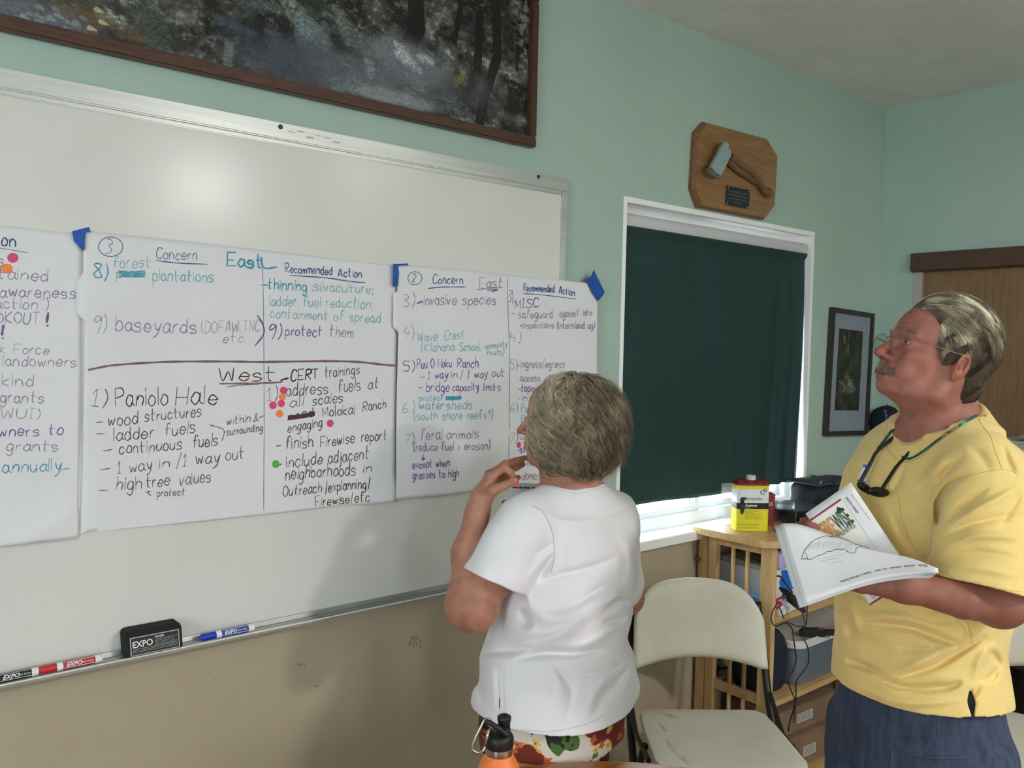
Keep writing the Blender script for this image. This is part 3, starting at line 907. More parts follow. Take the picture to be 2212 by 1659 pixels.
PAPM = mat('flipchart_paper', (226, 226, 229), 0.75, var=0.012, vs_=3, bump=0.12, bs=25)
W3 = lambda px, py: onY(px, py, -0.02)
A_ = W3(60, 1170); B_ = W3(150, 1105); C_ = W3(140, 1100); D_ = W3(170, 1118)
paper1 = Paper(-0.0155, [(-420, 470), (0, 487), (60, 492), (120, 499), (160, 504), (178, 512), (177, 700), (173, 900), (168, 1100), (166, 1163), (100, 1168), (0, 1179), (-420, 1232)],
               creases=[(A_[0], A_[2], B_[0], B_[2], 0.006, 0.012), (C_[0], C_[2], D_[0], D_[2], 0.004, 0.006)],
               curl=[(W3(20, 1178)[0], W3(20, 1178)[2], 0.06, 0.012), (W3(130, 1165)[0], W3(130, 1165)[2], 0.05, 0.008)])
paper3 = Paper(-0.0185, [(184, 499), (300, 510), (450, 526), (600, 544), (750, 562), (824, 571), (858, 575), (860, 640), (857, 900), (854, 1083), (740, 1092), (600, 1109), (400, 1130), (190, 1150), (174, 1155), (178, 1000), (181, 820), (183, 694), (165, 678), (165, 612), (180, 588), (180, 545)],
               creases=[(W3(165, 640)[0], W3(165, 640)[2], W3(215, 628)[0], W3(215, 628)[2], 0.004, 0.008)],
               curl=[(W3(820, 1085)[0], W3(820, 1085)[2], 0.05, 0.010), (W3(846, 1060)[0], W3(846, 1060)[2], 0.03, 0.006)])
paper2 = Paper(-0.0275, [(859, 572), (1000, 582), (1150, 599), (1269, 611), (1291, 614), (1291, 800), (1291, 1028), (1200, 1040), (1034, 1059), (940, 1070), (864, 1078), (856, 1078), (857, 900), (860, 718), (849, 706), (849, 636), (858, 630)],
               creases=[(W3(1060, 960)[0], W3(1060, 960)[2], W3(1110, 920)[0], W3(1110, 920)[2], 0.003, 0.015)],
               curl=[(W3(960, 1072)[0], W3(960, 1072)[2], 0.07, 0.006)])
S1 = build_paper('flipchart_sheet', paper1, 'leftmost flipchart sheet on the whiteboard, cut off by the photo edge, purple notes', PAPM)
S3 = build_paper('flipchart_sheet', paper3, 'middle flipchart sheet with circled 3, headed East above a brown line and West below', PAPM)
S2 = build_paper('flipchart_sheet', paper2, 'right flipchart sheet with circled 2, taped across the edge of the whiteboard', PAPM)
def Wt(P_, S_):
    return lambda *a, **k: write(P_, S_, *a, **k)
w3, w2, w1_ = Wt(paper3, S3), Wt(paper2, S2), Wt(paper1, S1)
# --- sheet 3
stroke(paper3, S3, ring(239, 533, 26, 21), 'b', 0.9)
w3('3', 228, 547, 248, 548, 28, 'b', 1.0)
w3('Concern', 337, 558, 424, 563, 24, 'b', 1.1)
stroke(paper3, S3, [(337, 562.5), (380, 568), (447, 571)], 'b', 1.2)
w3('East', 489, 574, 566, 579, 27, 'T', 2.6)
stroke(paper3, S3, [(562, 556), (566, 574), (575, 580), (597, 577)], 'T', 1.8)
w3('8)', 203, 600, 232, 604, 30, 'T', 1.6)
w3('forest', 245, 579, 325, 577, 24, 't', 1.2)
w3('pine', 252, 600, 312, 597, 21, 't', 1.3)
for k in range(4):
    stroke(paper3, S3, [(256, 585 + 4 * k), (284, 588 + 3.2 * k), (313, 585 + 4.2 * k)], 'T', 1.4)
w3('plantations', 330, 606, 460, 609, 25, 't', 1.5)
w3('9)', 201, 714, 229, 716, 32, 'g', 1.1)
w3('baseyards', 250, 714, 424, 721, 32, 'p', 1.5)
w3('(DOFAW,', 436, 719, 519, 716, 24, 'g', 1.0)
w3('TNC', 526, 716, 560, 714, 23, 'g', 1.0)
stroke(paper3, S3, [(556, 682), (567, 700), (569, 722), (551, 747)], 'P', 1.6)
w3('etc.', 482, 740, 531, 740, 21, 'g', 1.0)
stroke(paper3, S3, [(191, 799), (225, 792), (256, 788), (330, 783), (407, 781), (500, 781), (569, 782), (700, 780), (774, 782), (820, 787), (855, 790)], 'n', 2.3)
w3('West', 476, 824, 593, 822, 29, 'K', 1.5)
stroke(paper3, S3, [(475, 829), (540, 828), (602, 826), (608, 821)], 'n', 1.9)
stroke(paper3, S3, [(489, 836), (520, 832), (560, 830)], 'k', 0.9)
w3('Recommended', 615, 588, 716, 594, 18, 'B', 1.3)
w3('Action', 730, 596, 781, 600, 17, 'B', 1.3)
stroke(paper3, S3, [(626, 595), (700, 600), (750, 607), (789, 611)], 'b', 1.2)
stroke(paper3, S3, [(563, 616), (577, 615.6)], 'T', 1.5)
w3('thinning', 578, 624, 661, 629, 24, 'T', 1.6)
w3(';silvaculture;', 674, 628, 804, 635, 21, 't', 1.3)
w3('ladder fuel reduction;', 581, 659, 803, 667, 22, 't', 1.2)
w3('containment of spread', 583, 686, 820, 697, 21, 't', 1.2)
w3('9)', 578, 728, 605, 729, 28, 'P', 1.5)
w3('protect', 616, 725, 694, 727, 22, 'P', 1.4)
w3('them', 711, 727, 762, 729, 25, 'p', 1.3)
stroke(paper3, S3, [(565, 555), (568, 640), (570, 760), (570, 900), (569, 1000), (569, 1103)], 'd', 0.7)
stroke(paper3, S3, [(607, 821), (622, 817)], 'K', 2.0)
w3('CERT', 628, 822, 686, 817, 21, 'K', 2.1)
w3('trainings', 701, 815, 776, 807, 22, 'k', 1.2)
w3('1)', 577, 865, 598, 862, 26, 'k', 1.1)
w3('address', 618, 856, 708, 850, 26, 'k', 1.3)
w3('fuels', 731, 848, 778, 842, 28, 'k', 1.2)
w3('at', 795, 840, 817, 837, 22, 'k', 1.2)
w3('all', 624, 880, 653, 877, 22, 'k', 1.2)
w3('scales', 674, 875, 740, 869, 23, 'k', 1.3)
w3('need', 621, 907, 676, 899, 18, 'K', 1.6)
for k in range(4):
    stroke(paper3, S3, [(622, 899 + 2.4 * k), (650, 896 + 2.2 * k), (679, 890 + 2.4 * k)], 'K', 1.5)
w3('Molokai', 697, 901, 765, 894, 21, 'k', 1.3)
w3('Ranch', 784, 889, 834, 881, 20, 'k', 1.3)
w3('engaging', 621, 934, 695, 920, 19, 'k', 1.3)
stroke(paper3, S3, [(596, 963.6), (606, 961.5)], 'k', 1.2)
w3('finish', 616, 970, 675, 965, 26, 'k', 1.4)
w3('Firewise', 691, 965, 765, 957, 24, 'K', 1.2)
w3('report', 781, 954, 836, 950, 22, 'K', 1.2)
stroke(paper3, S3, [(602, 1003.7), (608, 1002)], 'k', 1.2)
w3('include', 618, 1010, 695, 1002, 25, 'k', 1.4)
w3('adjacent', 709, 1000, 797, 992, 26, 'k', 1.3)
w3('neighborhoods', 616, 1036, 767, 1025, 26, 'k', 1.4)
w3('in', 784, 1021, 801, 1019, 18, 'k', 1.3)
w3('Outreach', 611, 1073, 694, 1063, 22, 'K', 1.2)
stroke(paper3, S3, [(703, 1068), (706, 1040)], 'k', 1.1)
w3('explanning', 709, 1062, 789, 1054, 21, 'K', 1.4)
stroke(paper3, S3, [(794, 1056), (799, 1030)], 'k', 1.1)
w3('Firewise/etc.', 681, 1094, 799, 1082, 20, 'K', 1.2)
w3('1)', 195, 876, 229, 879, 34, 'k', 1.4)
w3('Paniolo', 249, 877, 362, 873, 38, 'K', 1.5)
w3('Hale', 380, 873, 468, 872, 38, 'K', 1.6)
stroke(paper3, S3, [(207, 913), (222, 911)], 'k', 1.0)
w3('wood', 233, 921, 297, 915, 28, 'k', 1.4)
w3('structures', 313, 911, 434, 899, 24, 'k', 1.3)
stroke(paper3, S3, [(207, 937), (226, 937)], 'k', 1.0)
w3('ladder', 245, 952, 332, 945, 27, 'k', 1.4)
w3('fuels', 356, 943, 421, 935, 28, 'k', 1.3)
stroke(paper3, S3, [(223, 974), (242, 971)], 'k', 1.0)
w3('continuous', 258, 981, 392, 970, 25, 'k', 1.4)
w3('fuels', 416, 968, 469, 961, 27, 'k', 1.4)
stroke(paper3, S3, [(217, 1014.6), (238, 1012)], 'k', 1.0)
w3('1 way', 253, 1023, 328, 1014, 26, 'k', 1.3)
w3('in', 344, 1011, 366, 1009, 20, 'k', 1.3)
w3('/1 way', 381, 1008, 472, 998, 26, 'k', 1.3)
w3('out', 487, 993, 526, 991, 25, 'k', 1.3)
stroke(paper3, S3, [(213, 1059), (234, 1059)], 'k', 1.0)
w3('high', 251, 1060, 305, 1054, 27, 'k', 1.3)
w3('tree', 315, 1053, 365, 1048, 25, 'k', 1.4)
w3('values', 387, 1049, 454, 1040, 26, 'k', 1.2)
stroke(paper3, S3, [(326, 1070), (320, 1066), (323, 1061), (315, 1064)], 'k', 1.0)
w3('protect', 339, 1072, 398, 1069, 16, 'k', 1.1)
w3('within', 490, 919, 540, 910, 18, 'k', 1.1)
w3('&', 548, 911, 560, 910, 18, 'k', 1.1)
stroke(paper3, S3, [(558, 903), (569, 898)], 'k', 0.9)
w3('surrounding', 489, 941, 566, 930, 16, 'k', 1.2)
stroke(paper3, S3, [(453, 918), (475, 924), (484, 932), (479, 952)], 'k', 0.9)
# --- sheet 1
w1_('Action', -62, 527, 33, 533, 26, 'B', 1.8)
stroke(paper1, S1, [(-60, 530), (0, 536), (60, 546)], 'd', 0.8)
w1_('fuels', -52, 570, 7, 574, 24, 'n', 1.2)
w1_('maintained', -82, 596, 103, 608, 24, 'p', 1.3)
w1_('& awareness', -38, 640, 163, 645, 26, 'p', 1.4)
w1_('action")', -10, 666, 103, 668, 24, 'g', 1.3)
w1_('LOOKOUT', -42, 698, 83, 699, 24, 'p', 1.4)
for (bx, by) in ((104, 704), (7, 731)):
    stroke(paper1, S1, [(bx, by - 28), (bx - 3, by - 8)], 'P', 2.8)
    stroke(paper1, S1, [(bx - 2, by - 1), (bx - 1, by)], 'P', 2.2)
w1_('Task Force', -52, 762, 104, 765, 21, 'g', 1.2)
w1_('the landowners', -62, 788, 164, 793, 23, 'p', 1.2)
w1_('in kind', -42, 832, 70, 834, 25, 'p', 1.3)
w1_('grants', 0, 868, 93, 870, 24, 'p', 1.4)
w1_('(WUI)', -12, 902, 84, 905, 22, 'g', 1.2)
w1_('owners to', -22, 944, 135, 939, 24, 'P', 1.5)
w1_('grants', 14, 974, 124, 975, 24, 'p', 1.4)
w1_('annually', 6, 1021, 132, 1016, 26, 'T', 1.5)
stroke(paper1, S1, [(126, 1018), (138, 1013), (150, 1013)], 't', 1.1)
# --- sheet 2
stroke(paper2, S2, ring(896.5, 601, 15, 14), 'b', 0.8)
w2('2', 891, 608, 900, 608, 15, 'b', 1.0)
w2('Concern', 935, 612, 999, 613, 19, 'B', 1.1)
stroke(paper2, S2, [(925, 623), (960, 620), (1005, 620)], 'B', 1.0)
w2('East', 1035, 622, 1084, 621, 22, 'p', 1.2)
stroke(paper2, S2, [(1029, 626), (1055, 623), (1085, 621)], 'p', 1.0)
stroke(paper2, S2, [(1052, 627), (1075, 626), (1062, 630)], 'P', 1.1)
stroke(paper2, S2, [(1095.4, 602), (1097, 680), (1099, 753), (1099, 925), (1099, 1046)], 'd', 0.7)
w2('Recommended', 1131, 629, 1197, 631, 15, 'B', 1.1)
w2('Action', 1208, 633, 1242, 639, 15, 'B', 1.1)
stroke(paper2, S2, [(1130.5, 634), (1180, 638), (1244, 646)], 'b', 0.9)
w2('3)', 870, 661, 895, 664, 26, 'g', 1.1)
stroke(paper2, S2, [(902, 655), (912, 651)], 'P', 1.9)
w2('invasive', 915, 659, 985, 657, 23, 'p', 1.3)
w2('species', 999, 658, 1071, 657, 22, 'p', 1.3)
w2('3)', 1098, 652, 1108, 653, 24, 'p', 1.1)
w2('MISC', 1112, 665, 1163, 663, 17, 'P', 1.3)
stroke(paper2, S2, [(1103, 678), (1111, 677.5)], 'p', 0.9)
w2('safeguard', 1119, 688, 1193, 687, 18, 'g', 1.2)
w2('against', 1209, 686, 1251, 683, 16, 'g', 1.1)
w2('intro', 1260, 683, 1279, 682, 15, 'g', 1.1)
w2('~inspections', 1122, 709, 1196, 709, 14, 'p', 1.1)
w2('(interisland ag)', 1203, 710, 1285, 710, 15, 'p', 1.1)
w2('4)', 871, 729, 894, 732, 24, 'g', 1.0)
w2('Wave', 902, 737, 944, 735, 21, 't', 1.1)
w2('Crest', 960, 734, 1002, 732, 20, 't', 1.1)
w2('(Kilohana', 911, 760, 981, 757, 18, 't', 1.1)
w2('School,', 992, 758, 1038, 757, 18, 't', 1.1)
w2('community', 1046, 754, 1094, 748, 12, 't', 1.0)
w2('hub)', 1051, 768, 1087, 767, 15, 't', 1.1)
w2('4)', 1102, 738, 1123, 740, 20, 'g', 1.0)
w2('5)', 871, 800, 895, 802, 22, 'P', 1.2)
w2('Puu O Hoku', 901, 797, 975, 793, 19, 'P', 1.2)
w2('Ranch', 988, 794, 1032, 794, 20, 'P', 1.2)
stroke(paper2, S2, [(907, 815), (917, 814)], 'p', 0.9)
w2('1 way', 924, 819, 967, 816, 17, 'P', 1.1)
w2('in', 975, 816, 987, 815, 14, 'P', 1.1)
w2('/ 1 way', 994, 818, 1052, 815, 18, 'P', 1.1)
w2('out', 1063, 814, 1088, 813, 18, 'P', 1.1)
stroke(paper2, S2, [(904, 838), (914, 837)], 'p', 0.9)
w2('bridge', 921, 845, 970, 845, 20, 'P', 1.2)
w2('capacity', 978, 844, 1034, 843, 17, 'P', 1.2)
w2('limits', 1044, 844, 1080, 845, 17, 'P', 1.1)
w2('5)', 1102, 796, 1116, 799, 20, 'g', 1.0)
w2('-ingress/egress', 1118, 794, 1218, 794, 17, 'p', 1.1)
w2('protect', 906, 866, 958, 865, 12, 't', 1.1)
for k in range(3):
    stroke(paper2, S2, [(964, 857 + 3 * k), (980, 858 + 2.6 * k), (996, 856 + 2.6 * k)], 'T', 1.7)
w2('6)', 870, 892, 893, 890, 24, 't', 1.0)
w2('watersheds', 906, 884, 1019, 884, 20, 't', 1.3)
w2('(south shore reefs*)', 896, 907, 1063, 905, 19, 't', 1.2)
w2('7)', 873, 958, 895, 957, 20, 'g', 1.1)
w2('feral', 909, 952, 954, 949, 24, 'p', 1.1)
w2('animals', 965, 948, 1033, 946, 20, 'p', 1.2)
w2('(reduce fuel + erosion)', 894, 975, 1057, 971, 18, 'p', 1.2)
stroke(paper2, S2, [(914, 983), (914, 994)], 'P', 1.1)
stroke(paper2, S2, [(911, 990), (914, 994), (918, 989)], 'P', 1.1)
w2('except when', 891, 1012, 970, 1007, 17, 'P', 1.2)
w2('grasses to high', 891, 1035, 989, 1029, 17, 'P', 1.2)
w2('-access', 1117, 823, 1165, 823, 16, 'p', 1.1)
w2('-topo', 1118, 846, 1152, 846, 16, 'P', 1.3)
w2('-in', 1118, 867, 1137, 866, 14, 'p', 1.1)
w2('6)', 1101, 889, 1117, 890, 18, 't', 1.0)
w2('Pu', 1125, 890, 1140, 890, 18, 't', 1.1)
w2('Pu', 1125, 912, 1142, 912, 16, 't', 1.1)
w2('7)', 1101, 955, 1117, 955, 20, 'g', 1.1)
w2('use', 1124, 950, 1150, 950, 14, 'p', 1.1)
w2('-stop', 1117, 978, 1150, 978, 16, 'P', 1.6)
w2('restore', 1139, 1006, 1180, 1006, 14, 'p', 1.1)
w2('domestic', 1129, 1036, 1185, 1036, 19, 'g', 1.1)

# stickers and tape
DOTS = dict(pink=mat('pink_sticker', (222, 74, 122), 0.6), orange=mat('orange_sticker', (246, 138, 72), 0.6), green=mat('green_sticker', (88, 174, 84), 0.6))
LIFTD = 0.0012
for k, (c, px, py, rx, ry, pap, lab) in enumerate((
        ('pink', 27.5, 557, 12, 10.5, paper1, 'pink dot sticker on the left sheet, upper of its two dots'),
        ('orange', 15, 580, 12, 10.5, paper1, 'orange dot sticker on the left sheet below a pink one'),
        ('pink', 612, 843, 7.5, 7.8, paper3, 'pink dot sticker over the first letter of address, topmost of the cluster'),
        ('orange', 609.5, 857.5, 7.5, 7.8, paper3, 'orange dot sticker between two pink ones left of the word address'),
        ('pink', 589, 875.5, 8, 8.2, paper3, 'pink dot sticker leftmost in the cluster beside the words all scales'),
        ('pink', 607, 871.5, 7.7, 8, paper3, 'pink dot sticker directly left of the word all'),
        ('orange', 603, 893.5, 8, 8.2, paper3, 'orange dot sticker left of the crossed-out word need'),
        ('pink', 712.7, 914.3, 7.5, 8, paper3, 'pink dot sticker alone below the words Molokai Ranch'),
        ('green', 594.5, 1002, 8, 8.4, paper3, 'green dot sticker left of the word include'),
        ('pink', 1120.5, 961, 4.6, 6.6, paper2, 'pink dot sticker on the right sheet beside the woman\'s face'))):
    mb = MB()
    n = 28
    lf = LIFTD + 0.0002 * (k % 3)
    mb.v = [tuple(pap.pt(px + rx * math.cos(2 * math.pi * i / n), py + ry * math.sin(2 * math.pi * i / n), lf)) for i in range(n)]
    mb.v += [tuple(np.array(v) + [0, 0.0002, 0]) for v in mb.v]
    mb.f = [tuple(range(n)), tuple(range(2 * n - 1, n - 1, -1))] + [(i, i + n, (i + 1) % n + n, (i + 1) % n) for i in range(n)]
    mb.build('dot_sticker', DOTS[c], label=lab, cat='sticker', group='round voting stickers on the flipchart sheets')
TAPE = mat('blue_masking_tape', (24, 80, 162), 0.55, var=0.08, vs_=40, bump=0.3, bs=200)
def tape(poly, y, lab, extra=None):
    P = [onY(px, py, y) for px, py in poly]
    MB().prism(P, (0, 1, 0), 0.0004).build('masking_tape', TAPE, label=lab, cat='tape', group='blue masking tape holding the sheets')
tape([(156, 499.5), (192.5, 490), (196, 501), (186, 501.5), (184, 512), (183, 538), (180, 542), (160, 521)], -0.0226, 'blue tape folded over the top left corner of the middle sheet')
tape([(849.5, 570), (882, 569), (882, 573), (860, 574), (862, 590), (859.5, 619), (849, 619)], -0.0312, 'blue tape at the top left corner of the right sheet')
tape([(1282.5, 582), (1306.5, 631), (1300, 641.5), (1291, 650.5), (1277.5, 630), (1266, 603), (1277, 596.5)], -0.0312, 'blue tape strip at the top right corner of the right sheet, on the green wall')

# wall scribbles: an orange chalky mark and small scuffs on the tan paint
mkm = mat('orange_crayon', (148, 92, 66), 0.8)
mk = MB()
class _W:
    def pt(s, a, b, l=0): return onY(a, b, -0.0006)
for pts in (((884, 1398), (888, 1380), (892, 1375), (893, 1398)), ((893, 1378), (899, 1372), (903, 1374)), ((899, 1376), (906, 1384), (909, 1392), (908, 1402)), ((892, 1375), (899, 1388), (902, 1396)), ((880, 1392), (890, 1390))):
    ribbon(mk, spline(pts, 6), 0.7, _W().pt)
link('crayon_mark', mesh(mk.v, mk.f), mkm, label='small orange crayon scribble on the tan wall below the tray', cat='scribble')
mk = MB()
for pts in (((641, 1437), (645, 1433), (649, 1439), (654, 1434), (660, 1438)), ((676, 1478), (684, 1484), (690, 1480)), ((462, 1470), (466, 1467))):
    ribbon(mk, spline(pts, 6), 0.6, _W().pt)
link('wall_scuffs', mesh(mk.v, mk.f), mat('scuff_brown', (120, 98, 72), 0.8), label='faint brown scuffs on the tan wall under the eraser', cat='scuff')

# ------------------------------------------------------------------ eraser and markers in the tray
ZTR = BZ0 + 0.0085
ERX0, ERX1 = onY(268, 1395, -0.055)[0], onY(392, 1370, -0.055)[0]
er = thing('board_eraser', ((ERX0 + ERX1) / 2, -0.045, ZTR), 'black felt board eraser standing in the tray, white lettering on its label', 'eraser')
felt = mat('black_felt', (38, 38, 37), 0.95, bump=1.0, bs=600)
e0 = np.array([ERX0, -0.067, ZTR]); e1 = np.array([ERX1, -0.026, ZTR + 0.056])
TE = lambda p: (p[0], p[1] + (p[2] - ZTR) * 0.22, p[2])
hw_, hh_ = (ERX1 - ERX0) / 2, 0.028
ol_ = []
for (sx, sy, a0) in ((1, 1, 0), (-1, 1, 90), (-1, -1, 180), (1, -1, 270)):
    for i in range(6):
        a = math.radians(a0 + 90 * i / 5)
        rr0 = 0.012 if sy > 0 else 0.005
        ol_.append((sx * (hw_ - rr0) + rr0 * math.cos(a), sy * (hh_ - rr0) + rr0 * math.sin(a)))
Vv = []
xc_ = (ERX0 + ERX1) / 2
for sc_, yo in ((0.955, 0.0), (0.99, 0.0025), (1.0, 0.007), (1.0, 0.034), (0.97, 0.037)):
    for (x, z) in ol_:
        zz = ZTR + hh_ + z * (sc_ if z > 0 else 1)
        jt = 0.0006 * math.sin(x * 900 + yo * 700) + 0.0005 * math.sin(z * 1300)
        Vv.append((xc_ + x * sc_ + jt, e0[1] + yo + (zz - ZTR) * 0.22, zz + (jt if z > 0 else 0)))
n_ = len(ol_)
Ff = [tuple(range(n_)), tuple(range(4 * n_, 5 * n_))[::-1]] + [(k * n_ + i, k * n_ + (i + 1) % n_, (k + 1) * n_ + (i + 1) % n_, (k + 1) * n_ + i) for k in range(4) for i in range(n_)]
MB().add(Vv, Ff).build('felt_body', felt, er, auto=40)
LBLK = mat('label_black', (18, 18, 19), 0.4)
LWHT = mat('label_white', (228, 228, 226), 0.5)
def ey(x, z, l): return np.array([x, e0[1] + (z - ZTR) * 0.22 - l, z])
lx0, lx1, lz0, lz1 = ERX0 + 0.0105, ERX1 - 0.007, ZTR + 0.004, ZTR + 0.042
def eplate(x0, x1, z0, z1, l, name, m):
    MB().add([ey(x0, z0, l), ey(x1, z0, l), ey(x1, z1, l), ey(x0, z1, l)], [(0, 1, 2, 3)]).build(name, m, er)
eplate(lx0, lx1, lz0, lz1, 0.0006, 'label_border', mat('label_silver', (176, 178, 178), 0.4))
eplate(lx0 + 0.002, lx1 - 0.002, lz0 + 0.0018, lz1 - 0.0018, 0.0009, 'label', LBLK)
def text3d(s, origin, ux, uz, size, m, name, parent, sx=1.0, bold=0.0, lift=0.0, shear=0.0, align='LEFT', nrm=None):
    """real lettering: font outline turned into a mesh, laid in the plane of ux, uz"""
    cu = bpy.data.curves.new('t', 'FONT')
    cu.body = s
    cu.size = 1.0
    cu.offset = bold
    cu.shear = shear
    cu.align_x = align
    cu.resolution_u = 3
    cu.extrude = 0.0
    o = bpy.data.objects.new('t', cu)
    COL.objects.link(o)
    bpy.context.view_layer.update()
    me = bpy.data.meshes.new_from_object(o)
    bpy.data.objects.remove(o)
    ux = np.array(ux, float); ux /= np.linalg.norm(ux)
    uz = np.array(uz, float); uz -= ux * (uz @ ux); uz /= np.linalg.norm(uz)
    nn = np.cross(ux, uz)
    n = len(me.vertices)
    co = np.empty(n * 3, np.float32); me.vertices.foreach_get('co', co)
    co = co.reshape(-1, 3)
    if n == 0:
        return None
    P = np.array(origin)[None] + co[:, :1] * size * sx * ux[None] + co[:, 1:2] * size * uz[None] + nn[None] * lift
    me.vertices.foreach_set('co', P.astype(np.float32).ravel())
    me.update()
    return link(name, me, m, parent)
ezd = ey(0, 1.0, 0) - ey(0, 0.0, 0)
text3d('EXPO', ey(lx0 + 0.004, lz0 + 0.0165, 0.0013), (1, 0, 0), ezd, 0.0185, LWHT, 'lettering', er, 0.92, bold=0.02)
text3d('ERASER', ey(lx0 + 0.052, lz0 + 0.030, 0.0013), (1, 0, 0), ezd, 0.0052, LWHT, 'lettering', er, 1.1, bold=0.02)
for k, (x, z, n_) in enumerate([(0.052, 0.0262 - 0.0032 * i, 30 - (i % 3) * 4) for i in range(5)] + [(0.004, 0.0125 - 0.0032 * i, 62) for i in range(3)]):
    mb = MB()
    xx = lx0 + x
    while xx < min(lx1 - 0.005, lx0 + x + n_ * 0.0016):
        ww = WR.uniform(0.002, 0.0055)
        mb.add([ey(xx, lz0 + z, 0.0013), ey(xx + ww, lz0 + z, 0.0013), ey(xx + ww, lz0 + z + 0.0012, 0.0013), ey(xx, lz0 + z + 0.0012, 0.0013)], [(0, 1, 2, 3)])
        xx += ww + 0.0012
    mb.build('small_print', mat('label_grey_print', (150, 152, 152), 0.5), er)
def marker(px0, py0, px1, py1, body, cap_c, lab, kind):
    yb = -0.048
    A = onY(px0, py0, yb); B = onY(px1, py1, yb)
    R = 0.0088
    z = ZTR + R - 0.001
    x0, x1 = A[0], B[0]
    L = x1 - x0
    mk_ = thing('dry_erase_marker', ((x0 + x1) / 2, yb, ZTR), lab, 'marker', 'dry-erase markers in the tray')
    wh = mat('marker_white', (236, 236, 234), 0.35)
    bd = mat('marker_barrel_' + kind, body, 0.35)
    cp = mat('marker_cap_' + kind, cap_c, 0.35)
    f = lambda a: x0 + L * a
    MB().tube([(f(a), yb, z) for a in (0.27, 0.28, 0.36, 0.37)], [R * .93, R, R, R * .98], 24).build('collar', wh, mk_, auto=40)
    MB().tube([(f(a), yb, z) for a in (0.365, 0.88)], R * 0.99, 24).build('barrel', bd, mk_, auto=40)
    MB().tube([(f(a), yb, z) for a in (0.88, 0.885, 0.98, 1.0)], [R * .97, R * 1.01, R * 0.98, R * 0.8], 24).build('end_plug', wh, mk_, auto=40)
    if kind != 'black':
        MB().tube([(f(a), yb, z) for a in (0.0, 0.01, 0.26, 0.275)], [R * .82, R * .93, R * .98, R * .9], 24).build('cap', cp, mk_, auto=40)
    sb = MB()
    for th0, th1 in ((-22, -12), (64, 72)):
        vv = []
        for a in (0.38, 0.87):
            for th in (th0, th1):
                tr_ = math.radians(th)
                vv.append((f(a), yb - R * 1.02 * math.cos(tr_), z + R * 1.02 * math.sin(tr_)))
        sb.add(vv, [(0, 1, 3, 2)])
    sb.build('label_stripe', wh, mk_)
    th = math.radians(24)
    nn3 = np.array([0, -math.cos(th), math.sin(th)]); uz3 = np.array([0, math.sin(th), math.cos(th)])
    ax3 = np.array([0, yb, z])
    o3 = lambda a, sz: np.array([f(a), 0, 0]) + ax3 + nn3 * R * 1.10 - uz3 * sz * 0.36
    text3d('EXPO', o3(0.41, 0.0115), (1, 0, 0), uz3, 0.0115, wh, 'lettering', mk_, 1.0, bold=0.02, shear=0.3)
    text3d('dry erase', o3(0.66, 0.0055), (1, 0, 0), uz3, 0.0055, wh, 'lettering', mk_, 1.05, shear=0.2)
    return mk_
marker(434, 1375, 548, 1357, (44, 70, 160), (34, 52, 178), 'blue dry-erase marker lying in the tray right of the eraser', 'blue')
marker(84, 1446, 220, 1420, (186, 58, 66), (196, 46, 44), 'red dry-erase marker lying in the tray left of the eraser', 'red')
marker(-54, 1472, 83, 1450, (32, 32, 34), (24, 24, 26), 'black dry-erase marker at the left edge of the tray', 'black')
# ------------------------------------------------------------------ pine shelf unit below the window
PINE = mat('pine', (214, 182, 130), 0.5, c2=(196, 158, 104), vs_=5, stretch=(9, 9, 1.2), bump=0.08, bs=60)
PINEX = mat('pine_boards', (206, 172, 122), 0.45, c2=(186, 146, 96), vs_=5, stretch=(1.2, 9, 9), bump=0.08, bs=60)
XE, YFR, XR = 2.57, -0.330, 3.62
sh = thing('pine_shelf', (3.1, -0.17, 0), 'pine shelf unit with slatted end below the window, cluttered with things', 'shelf')
tp = [(XE - 0.035, -0.012, 0.948), (XE - 0.035, -0.300, 0.948), (XE + 0.01, YFR - 0.018, 0.948), (XR, YFR - 0.018, 0.948), (XR, -0.012, 0.948)]
MB().prism(tp, (0, 0, 1), 0.024).build('top_board', PINEX, sh)
MB().box((XE, -0.056, 0), (XE + 0.022, -0.014, 0.945), bev=0.002).build('post', PINE, sh)
MB().box((XE, -0.096, 0), (XE + 0.024, -0.058, 0.945), bev=0.002).build('post', PINE, sh)
MB().box((XE, YFR, 0), (XE + 0.026, -0.280, 0.945), bev=0.002).build('post', PINE, sh)
MB().box((XR - 0.026, YFR, 0), (XR, -0.280, 0.945), bev=0.002).build('post', PINE, sh)
MB().box((XR - 0.026, -0.056, 0), (XR, -0.014, 0.945), bev=0.002).build('post', PINE, sh)
for z0, z1 in ((0.916, 0.946), (0.385, 0.420), (0.06, 0.10)):
    MB().box((XE + 0.003, -0.281, z0), (XE + 0.022, -0.095, z1), bev=0.002).build('rail', PINEX, sh)
for z0, z1 in ((0.42, 0.917), (0.10, 0.386)):
    for yy in (-0.160, -0.220):
        MB().tube([(XE + 0.012, yy, z0), (XE + 0.012, yy, z1)], 0.0078, 12).build('slat', PINE, sh, smooth=True)
kn = MB().lathe([(0.0, 0.016), (0.007, 0.014), (0.009, 0.008), (0.005, 0.002), (0.005, 0)], (0, 0, 0), 18).xf(Matrix.Translation((XE, -0.020, 0.848)) @ Matrix.Rotation(-math.pi / 2, 4, 'Y'))
kn.build('peg', mat('dark_peg', (120, 72, 40), 0.3), sh, smooth=True)
